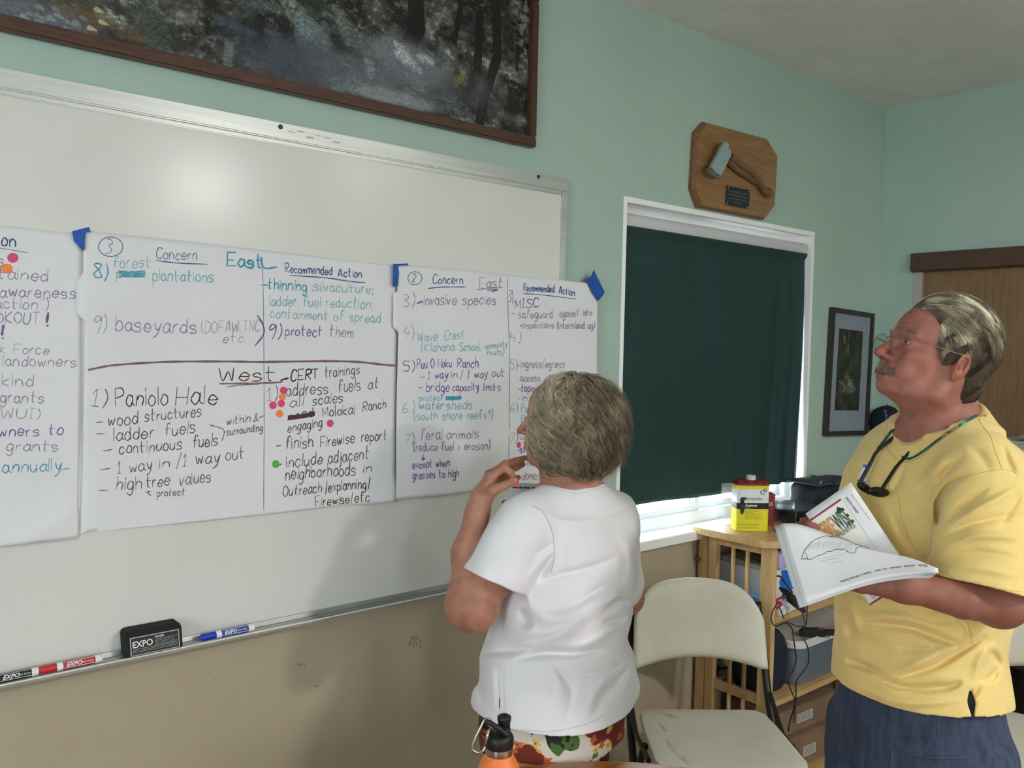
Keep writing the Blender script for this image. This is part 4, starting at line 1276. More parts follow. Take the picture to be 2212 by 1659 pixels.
for z in (0.700, 0.400, 0.075):
    s_ = MB()
    s_.box((XE + 0.024, YFR, z - 0.020), (XR - 0.024, -0.255, z), bev=0.002)
    so_ = s_.build('shelf_board', PINEX, sh)
    for k, yy in enumerate((-0.250, -0.175, -0.100)):
        MB().box((XE + 0.024, yy, z - 0.020), (XR - 0.024, yy + 0.070, z), bev=0.002).build('plank', PINEX, so_)

BLKP = mat('black_plastic', (26, 26, 29), 0.42, bump=0.1, bs=300)
BLKF = mat('black_cloth', (30, 31, 35), 0.9, var=0.2, vs_=14, bump=0.8, bs=160)
NAVY = mat('navy_cloth', (34, 42, 66), 0.85, var=0.2, vs_=12, bump=0.6, bs=160)
ZS = 0.973
def frame3(c, yaw, pitch=0.0, roll=0.0):
    return Matrix.Translation(tuple(float(v) for v in c)) @ Matrix.Rotation(yaw, 4, 'Z') @ Matrix.Rotation(pitch, 4, 'X') @ Matrix.Rotation(roll, 4, 'Y')
def TF(Mx):
    return lambda p: tuple(Mx @ Vector(p))
# acetone can: faces the camera
cc = np.array([2.665, -0.165, ZS])
yaw = math.atan2(-RM[2][0], RM[2][1]) * -1
yaw = -math.radians(36)
Mx = frame3(cc, yaw)
can = thing('solvent_can', cc, 'yellow, white and black rectangular metal solvent can with red top on the shelf', 'can')
cw, cd, chh = 0.060, 0.034, 0.170
METY = mat('can_yellow', (226, 214, 40), 0.35)
def rrect(w, d, r, k=5):
    out = []
    for (sx, sy, a0) in ((1, 1, 0), (-1, 1, 90), (-1, -1, 180), (1, -1, 270)):
        for i in range(k + 1):
            a = math.radians(a0 + 90 * i / k)
            out.append((sx * (w - r) + r * math.cos(a), sy * (d - r) + r * math.sin(a)))
    return out
def loft(sections, Mx, name, m, parent, cap=True, **kw):
    """sections: list of (outline [(x,y)], z)"""
    n = len(sections[0][0])
    V = [Mx @ Vector((x, y, z)) for o_, z in sections for x, y in o_]
    F = [(i * n + j, i * n + (j + 1) % n, (i + 1) * n + (j + 1) % n, (i + 1) * n + j) for i in range(len(sections) - 1) for j in range(n)]
    if cap:
        F += [tuple(range(n))[::-1], tuple((len(sections) - 1) * n + j for j in range(n))]
    mb = MB(); mb.add([tuple(v) for v in V], F)
    return mb.build(name, m, parent, auto=45, **kw)
rr = rrect(cw, cd, 0.010)
loft([(rr, 0.0), (rr, 0.004), (rr, 0.080)], Mx, 'can_body', METY, can)
loft([(rr, 0.0803), (rr, 0.102)], Mx, 'black_band', mat('can_black', (26, 28, 26), 0.35), can)
loft([(rr, 0.1023), (rr, 0.152)], Mx, 'white_band', mat('can_white', (222, 228, 228), 0.35), can)
loft([(rr, 0.1523), (rr, 0.165)], Mx, 'yellow_band', METY, can)
r2 = rrect(cw + 0.002, cd + 0.002, 0.010)
CRED = mat('can_red', (120, 38, 40), 0.4, var=0.2, vs_=60)
loft([(r2, 0.165), (r2, 0.172), (rrect(cw - 0.004, cd - 0.004, 0.010), 0.173), (rrect(cw - 0.010, cd - 0.010, 0.010), 0.182)], Mx, 'can_top', CRED, can)
MB().lathe([(0.017, 0.18), (0.018, 0.187), (0.018, 0.196), (0.016, 0.198), (0, 0.198)], (0, 0, 0), 24).xf(Mx).build('screw_cap', mat('cap_cream', (214, 214, 200), 0.4, var=0.06, vs_=90), can, auto=40)
ux = np.array(Mx.to_3x3() @ Vector((1, 0, 0))); nf = np.array(Mx.to_3x3() @ Vector((0, -1, 0)))
cf = lambda x, z, l=0.0006: np.array(Mx @ Vector((x, -cd - l, z)))
uz = (0, 0, 1)
DKT = mat('print_dark', (52, 56, 58), 0.5)
text3d('sunnyside', cf(-0.034, 0.112), ux, uz, 0.0185, DKT, 'lettering', can, 0.92)
text3d('Acetone', cf(-0.029, 0.0895), ux, uz, 0.0125, mat('print_white', (235, 235, 232), 0.5), 'lettering', can, 1.0, bold=0.03)
text3d('Acetona', cf(-0.029, 0.0825), ux, uz, 0.0055, mat('print_white', (235, 235, 232), 0.5), 'lettering', can, 1.0)
for k, s in enumerate(('Powerful Thinning and', 'Cleanup Solvent', 'Dissolves Grease, Adhesives', 'Removes paint & lacquers', 'Multipurpose - 99% Acetone')):
    text3d(s, cf(-0.029, 0.0715 - 0.0068 * k), ux, uz, 0.0058, DKT, 'lettering', can, 0.95)
text3d('DANGER! EXTREMELY FLAMMABLE', cf(-0.052, 0.022), ux, uz, 0.0052, DKT, 'lettering', can, 0.95)
text3d('32 FL. OZ. (1 QT)    946 mL', cf(-0.048, 0.010), ux, uz, 0.0062, DKT, 'lettering', can, 0.95)
MB().tube([cf(0.034 + 0.008 * math.cos(a), 0.141 + 0.007 * math.sin(a), 0.0004) for a in np.linspace(0.4, 5.6, 16)], 0.0014, 6).build('chain_logo', DKT, can)
MB().tube([cf(0.042 + 0.006 * math.cos(a), 0.148 + 0.005 * math.sin(a), 0.0004) for a in np.linspace(-2.4, 2.6, 14)], 0.0014, 6).build('chain_logo', DKT, can)
mb = MB()
for (x, z, rx, rz) in ((-0.041, 0.110, 0.008, 0.012), (-0.040, 0.086, 0.0095, 0.024), (-0.036, 0.119, 0.013, 0.004)):
    vv = [cf(max(-0.0495, x + rx * math.cos(a)), z + rz * math.sin(a) * (1 + .1 * math.sin(3 * a)), 0.001) for a in np.linspace(0, 6.1, 16)]
    mb.add(vv, [tuple(range(16))])
mb.build('solvent_stain', mat('stain_dark', (44, 46, 46), 0.3), can)

GLS = mat('clear_glass', (240, 246, 246), 0.04, trans=1.0, ior=1.12, alpha=0.45, spec=0.9)
CUPM = mat('clear_plastic', (236, 240, 244), 0.12, alpha=0.22, spec=0.8)
jc = np.array([2.728, -0.268, ZS])
jar = thing('glass_jar', jc, 'empty clear glass jar without lid beside the solvent can', 'jar')
MB().lathe([(0.0, 0.003), (0.036, 0.002), (0.040, 0.006), (0.041, 0.014), (0.041, 0.066), (0.038, 0.078), (0.0325, 0.085), (0.033, 0.092), (0.0345, 0.094), (0.033, 0.098), (0.0345, 0.101), (0.0335, 0.110), (0.0315, 0.111), (0.030, 0.108), (0.030, 0.088), (0.0355, 0.077), (0.0385, 0.065), (0.0385, 0.014), (0.034, 0.008), (0.0, 0.008)], jc, 44).build('jar_glass', GLS, jar, smooth=True)
cp = thing('plastic_cup', (2.665, -0.085, ZS), 'clear plastic cup standing behind the solvent can by the window', 'cup')
MB().lathe([(0.026, 0.001), (0.030, 0.001), (0.046, 0.145), (0.0475, 0.147), (0.045, 0.147), (0.029, 0.003), (0.026, 0.003)], (2.69, -0.075, ZS), 36).build('cup_wall', CUPM, cp, smooth=True)
bk = thing('red_box', (2.79, -0.17, ZS), 'small dark red box with white lettering behind the glass jar', 'box')
Mb = frame3((2.80, -0.150, ZS), -math.radians(36))
MB().box((-0.018, -0.03, 0), (0.018, 0.03, 0.118), T=TF(Mb), bev=0.001).build('carton', mat('dark_red_card', (134, 36, 44), 0.5), bk)
uxb = np.array(Mb.to_3x3() @ Vector((1, 0, 0)))
text3d("GS", np.array(Mb @ Vector((-0.012, -0.0306, 0.075))), uxb, uz, 0.018, mat('print_white', (235, 235, 232), 0.5), 'lettering', bk)

# black equipment on the shelf top
def pillow(c, half, yaw, name, m, parent, seed=0, amp=0.012, sub=4, T=None, **kw):
    bm = bmesh.new()
    bmesh.ops.create_cube(bm, size=2.0)
    bmesh.ops.subdivide_edges(bm, edges=bm.edges[:], cuts=9, use_grid_fill=True)
    r = np.random.default_rng(seed)
    ph = r.random(12) * 6.28
    Mp = frame3(c, yaw)
    for v in bm.verts:
        p = np.array(v.co)
        q = p / (np.sum(np.abs(p) ** 5) ** 0.2)
        x, y, z = q * half
        nn_ = np.array(q) / np.linalg.norm(q)
        d = amp * (math.sin(x * 55 + ph[0] + 2 * math.sin(y * 40 + ph[1])) * 0.5 + math.sin(y * 70 + z * 60 + ph[2]) * 0.3 + math.sin(x * 110 + y * 50 + ph[3]) * 0.25)
        P = np.array([x, y, z + half[2]]) + nn_ * d
        P[2] = max(P[2], 0.0)
        v.co = Mp @ Vector(P.tolist())
    me = bpy.data.meshes.new(name)
    bm.to_mesh(me); bm.free()
    return link(name, me, m, parent, smooth=True, **kw)
lap = thing('black_device', (2.93, -0.20, ZS), 'flat black electronic case with a bluish lit top beside the glass jar', 'device')
Ml = frame3((2.975, -0.160, ZS), math.radians(-12))
MB().box((-0.105, -0.095, 0.0), (0.095, 0.095, 0.050), T=TF(Ml), bev=0.003).build('case', BLKP, lap, auto=40)
MB().box((-0.098, -0.088, 0.050), (0.088, 0.088, 0.056), T=TF(Ml), bev=0.002).build('lid_plate', mat('case_top_lit', (66, 70, 84), 0.35), lap, auto=40)  # light on the black case's top is put into this paler blue-grey
for k in range(6):
    MB().box((-0.08 + 0.028 * k, -0.0965, 0.012), (-0.06 + 0.028 * k, -0.095, 0.016), T=TF(Ml)).build('vent_slot', mat('slot', (8, 8, 9), 0.6), lap)
bag = thing('camera_bag', (3.15, -0.16, ZS), 'soft black camera bag with zip straps, topmost of the clutter under the window corner', 'bag')
pillow((3.245, -0.140, ZS), (0.150, 0.095, 0.062), math.radians(-8), 'bag_body', BLKF, bag, 3, 0.009)
flap = MB()
pts = []
for i in range(9):
    for j in range(7):
        u, v = i / 8, j / 6
        pts.append(Vector((-0.14 + 0.26 * u, -0.085 + 0.165 * v, 0.128 + 0.020 * math.sin(3 * u) * math.sin(3.1 * v) + 0.004 * math.sin(9 * u))))
Mg = frame3((3.225, -0.14, ZS), math.radians(-8))
flap.add([tuple(Mg @ p) for p in pts], [(i * 7 + j, i * 7 + j + 1, (i + 1) * 7 + j + 1, (i + 1) * 7 + j) for i in range(8) for j in range(6)])
fo = flap.build('bag_flap', mat('bag_flap_grey', (52, 56, 70), 0.6, bump=0.5, bs=200), bag, smooth=True)
fo.modifiers.new('t', 'SOLIDIFY').thickness = 0.006
for k, (a, b) in enumerate((((-0.12, -0.07, 0.150), (0.08, 0.05, 0.155)), ((-0.05, -0.085, 0.148), (0.0, 0.07, 0.156)), ((0.03, -0.09, 0.13), (0.12, 0.02, 0.15)))):
    A, B = np.array(Mg @ Vector(a)), np.array(Mg @ Vector(b))
    A = A - [0, 0, 0.016]; B = B - [0, 0, 0.018]
    MB().tube(spline([A, (A + B) / 2 + [0, 0, 0.004], B], 8), 0.0035, 8).build('strap', BLKP if k else mat('zip_grey', (150, 150, 154), 0.4, 0.5), bag, smooth=True)
cl = thing('dark_cloth', (2.86, -0.10, ZS), 'folded dark navy cloth on the shelf top just behind the glass jar', 'cloth')
pillow((2.822, -0.075, ZS), (0.040, 0.040, 0.050), math.radians(-30), 'folded_cloth', NAVY, cl, 5, 0.008)
pch = thing('cable_pouch', (2.88, -0.27, ZS), 'black pouch and cords on the shelf edge right of the glass jar', 'pouch')
pillow((2.905, -0.298, ZS), (0.085, 0.028, 0.018), math.radians(-6), 'pouch', BLKF, pch, 8, 0.006)
for k in range(3):
    A = np.array([2.80, -0.285, ZS + 0.035]); r_a = np.random.default_rng(20 + k)
    P = [A + [0.05 * i, 0.012 * math.sin(i * 1.7 + k) - 0.012 * k, 0.010 * math.sin(i * 1.1 + k * 2)] for i in range(6)]
    MB().tube(spline(P, 6), 0.0022, 7).build('cord', mat('grey_cord', (120, 118, 116), 0.5) if k == 1 else BLKP, pch, smooth=True)

# middle shelf
Z1 = 0.700
ct = thing('white_carton', (2.78, -0.2, Z1), 'white cardboard carton with blue tape on its front, on the middle shelf', 'carton')
Mc = frame3((2.82, -0.17, Z1), math.radians(-8))
WC = mat('white_card', (214, 216, 226), 0.7, var=0.02, vs_=8)
MB().box((-0.17, -0.10, 0), (0.20, 0.13, 0.135), T=TF(Mc), bev=0.002).build('carton_box', WC, ct)
MB().box((-0.155, -0.085, 0.135), (0.19, 0.12, 0.150), T=TF(Mc), bev=0.004).build('carton_flap', mat('pale_card', (196, 190, 176), 0.8, var=0.05, vs_=20), ct)
for k in range(3):
    MB().box((-0.12 + 0.05 * k, -0.070, 0.1505), (-0.085 + 0.05 * k, -0.02, 0.1512), T=TF(Mc)).build('printed_box', mat('print_grey', (130, 122, 108), 0.7), ct)
tb = MB()
g_ = []
for i in range(8):
    for j in range(8):
        u, v = i / 7, j / 7
        g_.append(Mc @ Vector((-0.075 + 0.075 * u + 0.006 * math.sin(v * 9), -0.1015 - 0.0012 * abs(math.sin(u * 7 + v * 5)), 0.128 - 0.075 * v + 0.004 * math.sin(u * 8))))
tb.add([tuple(p) for p in g_], [(i * 8 + j, i * 8 + j + 1, (i + 1) * 8 + j + 1, (i + 1) * 8 + j) for i in range(7) for j in range(7)])
tb.build('blue_tape', mat('blue_masking_tape_bright', (30, 104, 196), 0.5, var=0.08, vs_=40), ct)
MB().box((-0.06, -0.1025, 0.02), (-0.025, -0.1008, 0.062), T=TF(Mc)).build('blue_tape', mat('blue_masking_tape_bright', (30, 104, 196), 0.5), ct)
bb = thing('brown_bag', (2.86, -0.17, Z1 + 0.15), 'dark brown paper bag lying open on the white carton under the shelf top', 'bag')
pillow((2.915, -0.165, Z1 + 0.152), (0.145, 0.10, 0.040), math.radians(-8), 'paper_bag', mat('brown_paper', (96, 74, 58), 0.8, var=0.15, vs_=10, bump=0.5, bs=60), bb, 11, 0.008)
rp = thing('wrapper', (2.72, -0.25, Z1 + 0.21), 'shiny red and lilac plastic wrapper under the front corner of the shelf top', 'wrapper')
pillow((2.70, -0.262, Z1 + 0.151), (0.055, 0.030, 0.030), 0.3, 'lilac_film', mat('lilac_film', (176, 172, 214), 0.15, spec=0.8), rp, 13, 0.007)
pillow((2.745, -0.27, Z1 + 0.208), (0.040, 0.025, 0.012), 0.1, 'red_film', mat('red_film', (196, 40, 72), 0.2), rp, 14, 0.005)
# things seen through the slats
lb = thing('light_blue_box', (2.66, -0.22, Z1), 'light blue flat box just behind the slats of the shelf end', 'box')
ct.location.x += 0
MB().box((2.600, -0.262, Z1 + 0.0), (2.640, -0.12, Z1 + 0.050), bev=0.002).build('box_shell', mat('light_blue_card', (120, 172, 226), 0.5), lb)
ps = thing('power_strip', (2.70, -0.30, Z1), 'white power strip at the front edge of the middle shelf', 'power strip')
Mp_ = frame3((2.705, -0.302, Z1), math.radians(6))
MB().box((-0.085, -0.024, 0), (0.085, 0.024, 0.032), T=TF(Mp_), bev=0.007).build('strip_body', mat('white_plastic', (226, 226, 228), 0.35), ps, auto=45)
for k in range(3):
    MB().lathe([(0.013, 0.0), (0.013, 0.002), (0.0, 0.002)], (0, 0, 0), 18).xf(Mp_ @ Matrix.Translation((-0.05 + 0.045 * k, 0, 0.0322))).build('socket', mat('socket_grey', (190, 190, 192), 0.4), ps)
rc = thing('red_cable_coil', (2.63, -0.315, Z1), 'red coiled cable under the power strip', 'cable')
MB().tube(spline([(2.612 + 0.03 * math.cos(a) + 0.002 * a, -0.312 + 0.009 * math.sin(a), Z1 + 0.006 + 0.003 * k) for k, a in enumerate(np.linspace(0, 12.5, 22))], 4), 0.004, 8).build('coil', mat('red_rubber', (178, 36, 40), 0.5), rc, smooth=True)
bc = thing('black_cable_bundle', (2.75, -0.30, Z1), 'thick bundle of black power cables hanging from the middle shelf', 'cable')
for k in range(6):
    o = (k - 2.5) * 0.006
    P = [at(px, py, d) for px, py, d in ((1684 + k, 1270 + 1.5 * k, 3.02), (1700, 1276 + 2 * k, 2.99), (1718, 1290 + 2.2 * k, 2.97), (1734, 1302 + 2 * k, 2.96), (1735 + k * .6, 1312 + 2 * k, 2.96), (1722, 1306 + k * 1.4, 2.965), (1700, 1288 + k * 1.5, 2.99))]
    MB().tube(spline(P, 6), 0.0042, 8).build('cable_loop', BLKP, bc, smooth=True)
wires = [
    [(1668, 1295, 2.95), (1667, 1262, 2.96), (1676, 1246, 2.97), (1686, 1246, 2.98), (1698, 1262, 2.98), (1712, 1280, 2.98)],
    [(1680, 1302, 2.93), (1671, 1316, 2.90), (1666, 1332, 2.89), (1669, 1347, 2.88), (1678, 1352, 2.88), (1700, 1345, 2.87), (1722, 1353, 2.87), (1738, 1352, 2.87)],
    [(1726, 1300, 2.90), (1735, 1330, 2.88), (1740, 1350, 2.87), (1735, 1362, 2.87), (1734, 1375, 2.87), (1742, 1392, 2.86), (1746, 1405, 2.86), (1746, 1432, 2.86), (1735, 1450, 2.86), (1722, 1468, 2.86), (1719, 1480, 2.86), (1719, 1512, 2.86), (1712, 1540, 2.86), (1706, 1560, 2.86), (1703, 1580, 2.86)],
    [(1744, 1303, 2.90), (1743, 1330, 2.88), (1742, 1350, 2.87)],
    [(1684, 1312, 2.90), (1690, 1328, 2.88), (1694, 1337, 2.87)],
    [(1700, 1346, 2.86), (1711, 1358, 2.86), (1714, 1380, 2.85), (1718, 1405, 2.85), (1720, 1425, 2.85), (1712, 1450, 2.85), (1702, 1468, 2.85), (1704, 1480, 2.85), (1716, 1508, 2.85), (1718, 1516, 2.85), (1716, 1545, 2.85), (1714, 1562, 2.85)],
]
for k, w_ in enumerate(wires):
    t_ = [at(*p) for p in w_]
    MB().tube(spline(t_, 8), 0.0032 if k < 1 else 0.0022, 8).build('wire', BLKP, bc, smooth=True)

# lower shelf: storage tub with white lid
Z2 = 0.400
tub = thing('storage_tub', (2.98, -0.18, Z2), 'translucent grey storage tub with white lid on the lower shelf', 'tub')
TUB = mat('smoky_plastic', (104, 112, 122), 0.3, alpha=1.0, var=0.06, vs_=6)
LID = mat('lid_plastic', (206, 204, 196), 0.4, var=0.04, vs_=9)
tc = (3.00, -0.178)
Mt = frame3((tc[0], tc[1], Z2), 0.0)
loft([(rrect(0.205, 0.125, 0.03), 0.002), (rrect(0.215, 0.130, 0.035), 0.02), (rrect(0.235, 0.145, 0.045), 0.155)], Mt, 'tub_body', TUB, tub)
lidp = [(x * 1.0, y * 1.0 - (0.018 if y < -0.1 and abs(x) < 0.16 else 0)) for x, y in rrect(0.248, 0.152, 0.055, 8)]
loft([(lidp, 0.150), (lidp, 0.172), ([(x * .975, y * .96) for x, y in lidp], 0.176), ([(x * .93, y * .9) for x, y in lidp], 0.170), ([(x * .5, y * .5) for x, y in lidp], 0.170)], Mt, 'tub_lid', LID, tub)
dev = thing('black_camera', (3.0, -0.2, Z2 + 0.17), 'small black handheld device lying on the white tub lid', 'device')
dc = onZ(1765, 1372, Z2 + 0.176)
Md = frame3((dc[0], dc[1], Z2 + 0.172), math.radians(-38))
MB().box((-0.065, -0.018, 0), (0.035, 0.018, 0.030), T=TF(Md), bev=0.008).build('device_body', BLKP, dev, auto=45)
MB().box((0.03, -0.010, 0.004), (0.075, 0.012, 0.024), T=TF(Md), bev=0.004).build('device_grip', BLKP, dev, auto=45)
MB().box((0.0, -0.012, 0.0302), (0.03, 0.010, 0.0312), T=TF(Md)).build('device_badge', mat('badge_red', (170, 120, 120), 0.3, 0.4), dev)
nb = thing('navy_bag', (2.68, -0.26, Z2), 'dark navy pouch at the left of the lower shelf beside the tub', 'pouch')
pillow((2.672, -0.215, Z2), (0.062, 0.085, 0.110), 0.05, 'pouch_body', mat('dark_navy', (26, 32, 48), 0.8, bump=0.5, bs=150), nb, 21, 0.008)
tr2 = thing('cable_tray', (2.70, -0.06, Z2), 'white flat tray with thin black cables behind the slats', 'tray')
MB().box((2.605, -0.100, Z2 + 0.001), (2.74, -0.02, Z2 + 0.012), bev=0.003).build('tray_plate', LID, tr2)
MB().tube(spline([(2.61, -0.09, Z2 + 0.02), (2.64, -0.06, Z2 + 0.05), (2.68, -0.05, Z2 + 0.02), (2.72, -0.08, Z2 + 0.03), (2.62, -0.07, Z2 + 0.03)], 8), 0.003, 8).build('cable', BLKP, tr2, smooth=True)

# bottom shelf: two brown cartons with labels, cables
Z3 = 0.075
CB = mat('brown_card', (134, 108, 84), 0.8, var=0.06, vs_=10)
LB = mat('shipping_label', (186, 184, 178), 0.6)
def carton(c, half, h, yaw, lab, labs):
    b = thing('cardboard_box', c, lab, 'box', 'brown cartons on the bottom shelf')
    Mk = frame3(c, yaw)
    MB().box((-half[0], -half[1], 0), (half[0], half[1], h), T=TF(Mk), bev=0.002).build('carton', CB, b)
    for (x0, x1, z0, z1) in labs:
        lo_ = MB().box((x0, -half[1] - 0.001, z0), (x1, -half[1] + 0.0005, z1), T=TF(Mk)).build('label', LB, b)
        for k in range(4):
            zz = z0 + (z1 - z0) * (0.2 + 0.2 * k)
            MB().box((x0 + 0.006, -half[1] - 0.0015, zz), (x1 - 0.006 - 0.01 * (k % 2), -half[1] - 0.0009, zz + 0.0022), T=TF(Mk)).build('print_line', mat('label_print', (120, 118, 112), 0.6), lo_)
    return b
carton((2.86, -0.165, Z3), (0.21, 0.125), 0.125, math.radians(-3), 'brown cardboard box with two pale labels, lower of two on the bottom shelf', [(-0.19, -0.06, 0.03, 0.11), (0.02, 0.10, 0.035, 0.075)])
carton((2.94, -0.155, Z3 + 0.127), (0.20, 0.115), 0.095, math.radians(-3), 'brown cardboard box with one small label, stacked on the lower one', [(-0.07, 0.03, 0.03, 0.065)])
fc_ = thing('floor_cables', (2.8, -0.45, 0.0), 'tangle of dark grey cables on the floor before the shelf', 'cables')
for k in range(14):
    r_a = np.random.default_rng(60 + k)
    y = -0.40 - 0.018 * k
    P = [(2.42 + 0.16 * i, y + 0.015 * math.sin(i * 1.3 + k) + r_a.normal() * 0.008, 0.008 + 0.004 * (k % 3)) for i in range(8)]
    MB().tube(spline(P, 6), 0.0055, 7).build('cable', mat('grey_rubber', (58, 56, 54), 0.6), fc_, smooth=True)
fb = thing('black_tray', (2.62, -0.72, 0), 'round black plastic dish with glossy rim on the floor by the jeans', 'dish')
MB().lathe([(0.0, 0.004), (0.17, 0.004), (0.19, 0.05), (0.196, 0.052), (0.2, 0.05), (0.18, 0.0), (0, 0)], (2.52, -0.78, 0.0), 40).build('dish', mat('dish_black', (44, 43, 40), 0.3, bump=0.5, bs=90), fb, auto=40)

# ------------------------------------------------------------------ folding chairs
PLW = mat('chair_plastic', (208, 204, 188), 0.5, var=0.035, vs_=3.5, bump=0.25, bs=260)
SCF = mat('chair_scuff', (166, 162, 150), 0.7)
TUBM = mat('black_tube_steel', (34, 34, 34), 0.35, 0.2)
def folding_chair(c, yaw, label):
    """c on the floor under the back of the seat; local +x = to the sitter's left seen from the front, -y = forward"""
    Mx = frame3(c, yaw)
    ch = thing('folding_chair', c, label, 'chair', 'white plastic folding chairs with black frames')
    # back panel: outline in (x, z)
    NXB, NZB = 26, 16
    V, F = [], []
    for lay in (0, 1):
        for j in range(NZB + 1):
            v = j / NZB
            for i in range(NXB + 1):
                u = -1 + 2 * i / NXB
                top = 0.850 - 0.030 * u * u - 0.085 * abs(u) ** 6
                bot = 0.575 + 0.028 * (1 - u * u) - 0.012 * (abs(u) > 0.97)
                if abs(u) > 0.93:
                    bot += 0.02 * ((abs(u) - 0.93) / 0.07)
                z = bot + (top - bot) * v
                hw = 0.222 - 0.006 * v
                x = u * hw
                y = 0.052 + 0.26 * (z - 0.58) - 0.045 * u * u + 0.018
                edge = min(1.0, min(v, 1 - v) * 9, (1 - abs(u)) * 9)
                th = 0.004 + 0.010 * math.sqrt(max(0, edge))
                V.append(Mx @ Vector((x, y + (th if lay else -th), z)))
    n1 = (NXB + 1) * (NZB + 1)
    for lay in (0, 1):
        for j in range(NZB):
            for i in range(NXB):
                a = lay * n1 + j * (NXB + 1) + i
                F.append((a, a + 1, a + NXB + 2, a + NXB + 1))
    for i in range(NXB):
        for j in (0, NZB):
            a = j * (NXB + 1) + i
            F.append((a, a + 1, a + 1 + n1, a + n1))
    for j in range(NZB):
        for i in (0, NXB):
            a = j * (NXB + 1) + i
            F.append((a, a + NXB + 1, a + NXB + 1 + n1, a + n1))
    mb = MB(); mb.add([tuple(v) for v in V], F)
    mb.build('back_panel', PLW, ch, smooth=True)
    # seat
    out = []
    for (x, y) in ((-0.180, 0.02), (0.180, 0.02), (0.205, -0.01), (0.214, -0.12), (0.220, -0.34), (0.195, -0.395), (0.10, -0.41), (-0.10, -0.41), (-0.195, -0.395), (-0.220, -0.34), (-0.214, -0.12), (-0.205, -0.01)):
        out.append((x, y))
    N = 40
    cxy = (0, -0.19)
    ol = []
    OP = [np.array(p) for p in out]
    per = OP + [OP[0]]
    Ls = [np.linalg.norm(per[i + 1] - per[i]) for i in range(len(OP))]
    tot = sum(Ls)
    for k in range(N):
        s = tot * k / N
        i = 0
        while s > Ls[i]:
            s -= Ls[i]; i += 1
        ol.append(tuple(per[i] + (per[i + 1] - per[i]) * s / Ls[i]))
    def sc(f):
        return [(cxy[0] + (x - cxy[0]) * f, cxy[1] + (y - cxy[1]) * f) for x, y in ol]
    secs = [(sc(0.94), 0.425), (sc(0.99), 0.430), (sc(1.0), 0.440), (sc(0.985), 0.449), (sc(0.94), 0.452), (sc(0.7), 0.447), (sc(0.35), 0.444), (sc(0.02), 0.443)]
    loft(secs, Mx, 'seat', PLW, ch)
    for s in (-1, 1):
        L = lambda *p: tuple(Mx @ Vector(p))
        MB().tube(spline([L(s * 0.212, 0.125, 0.775), L(s * 0.226, 0.085, 0.62), L(s * 0.232, 0.02, 0.45), L(s * 0.236, -0.19, 0.2), L(s * 0.238, -0.36, 0.012)], 6), 0.0125, 12).build('front_leg', TUBM, ch, smooth=True)
        MB().tube(spline([L(s * 0.224, -0.20, 0.43), L(s * 0.222, -0.06, 0.26), L(s * 0.220, 0.16, 0.012)], 6), 0.0115, 12).build('rear_leg', TUBM, ch, smooth=True)
        MB().tube([L(s * 0.232, 0.03, 0.5), L(s * 0.232, -0.10, 0.42), L(s * 0.228, -0.28, 0.425)], 0.008, 8).build('seat_bracket', TUBM, ch)
    for (y, z) in ((0.12, 0.05), (-0.32, 0.06)):
        MB().tube([tuple(Mx @ Vector((-0.225, y, z))), tuple(Mx @ Vector((0.225, y, z)))], 0.008, 10).build('crossbar', TUBM, ch, smooth=True)
    return ch, Mx
ch1, M1 = folding_chair((2.248, -0.291, 0), math.radians(-38), 'white plastic folding chair between the woman and the shelf')
sc_ = MB()
for (x, y, dx, dy) in ((-0.12, -0.02, 0.02, -0.03), (-0.10, -0.04, 0.012, -0.012), (-0.05, -0.05, 0.02, -0.02), (-0.155, -0.10, 0.01, -0.05), (-0.16, -0.20, 0.01, -0.08), (-0.14, -0.3, 0.01, -0.05)):
    a = Vector((x, y, 0.4525)); b = Vector((x + dx, y + dy, 0.4525))
    sc_.add([tuple(M1 @ a), tuple(M1 @ (a + Vector((0.004, 0, 0)))), tuple(M1 @ (b + Vector((0.003, 0, 0)))), tuple(M1 @ b)], [(0, 1, 2, 3)])
sc_.build('scuff', SCF, ch1)
ch2, M2 = folding_chair((3.10, -1.06, 0), math.radians(-72), 'white plastic folding chair behind the man, partly cut off by the photo edge')

# dark bookcase with papers at the right edge
bcx = thing('dark_bookcase', (3.62, -1.0, 0), 'dark bookcase behind the man at the right edge, papers on its top', 'bookcase')
DKW = mat('dark_brown_board', (62, 50, 44), 0.5, var=0.1, vs_=8, stretch=(1, 8, 8))
x0, x1, y0, y1 = 3.48, 3.86, -1.75, -0.66
for nm, a, b in (('side_panel', (x0, y1 - 0.02, 0), (x1, y1, 1.235)), ('side_panel', (x0, y0, 0), (x1, y0 + 0.02, 1.235)), ('top_panel', (x0, y0, 1.235), (x1, y1, 1.255)), ('back_panel', (x1 - 0.01, y0, 0), (x1, y1, 1.235)), ('shelf_board', (x0, y0 + 0.02, 0.86), (x1 - 0.01, y1 - 0.02, 0.88)), ('shelf_board', (x0, y0 + 0.02, 0.46), (x1 - 0.01, y1 - 0.02, 0.48)), ('shelf_board', (x0, y0 + 0.02, 0.06), (x1 - 0.01, y1 - 0.02, 0.08))):
    MB().box(a, b, bev=0.001).build(nm, DKW, bcx)
pw = thing('paper_stack', (3.6, -1.0, 1.257), 'loose stack of white and grey papers on top of the dark bookcase', 'papers')
for k in range(5):
    Mk = frame3((3.62 + 0.01 * math.sin(k * 2.1), -0.86 + 0.02 * math.cos(k * 1.7), 1.256 + 0.010 * k), 0.09 * math.sin(k * 3.1))
    MB().box((-0.13, -0.19, 0), (0.12, 0.17, 0.0095), T=TF(Mk), bev=0.001).build('sheaf', mat('paper_white', (224, 224, 226), 0.7) if k < 2 else mat('paper_grey', (184, 182, 176), 0.7, var=0.05, vs_=20), pw)
g_ = []
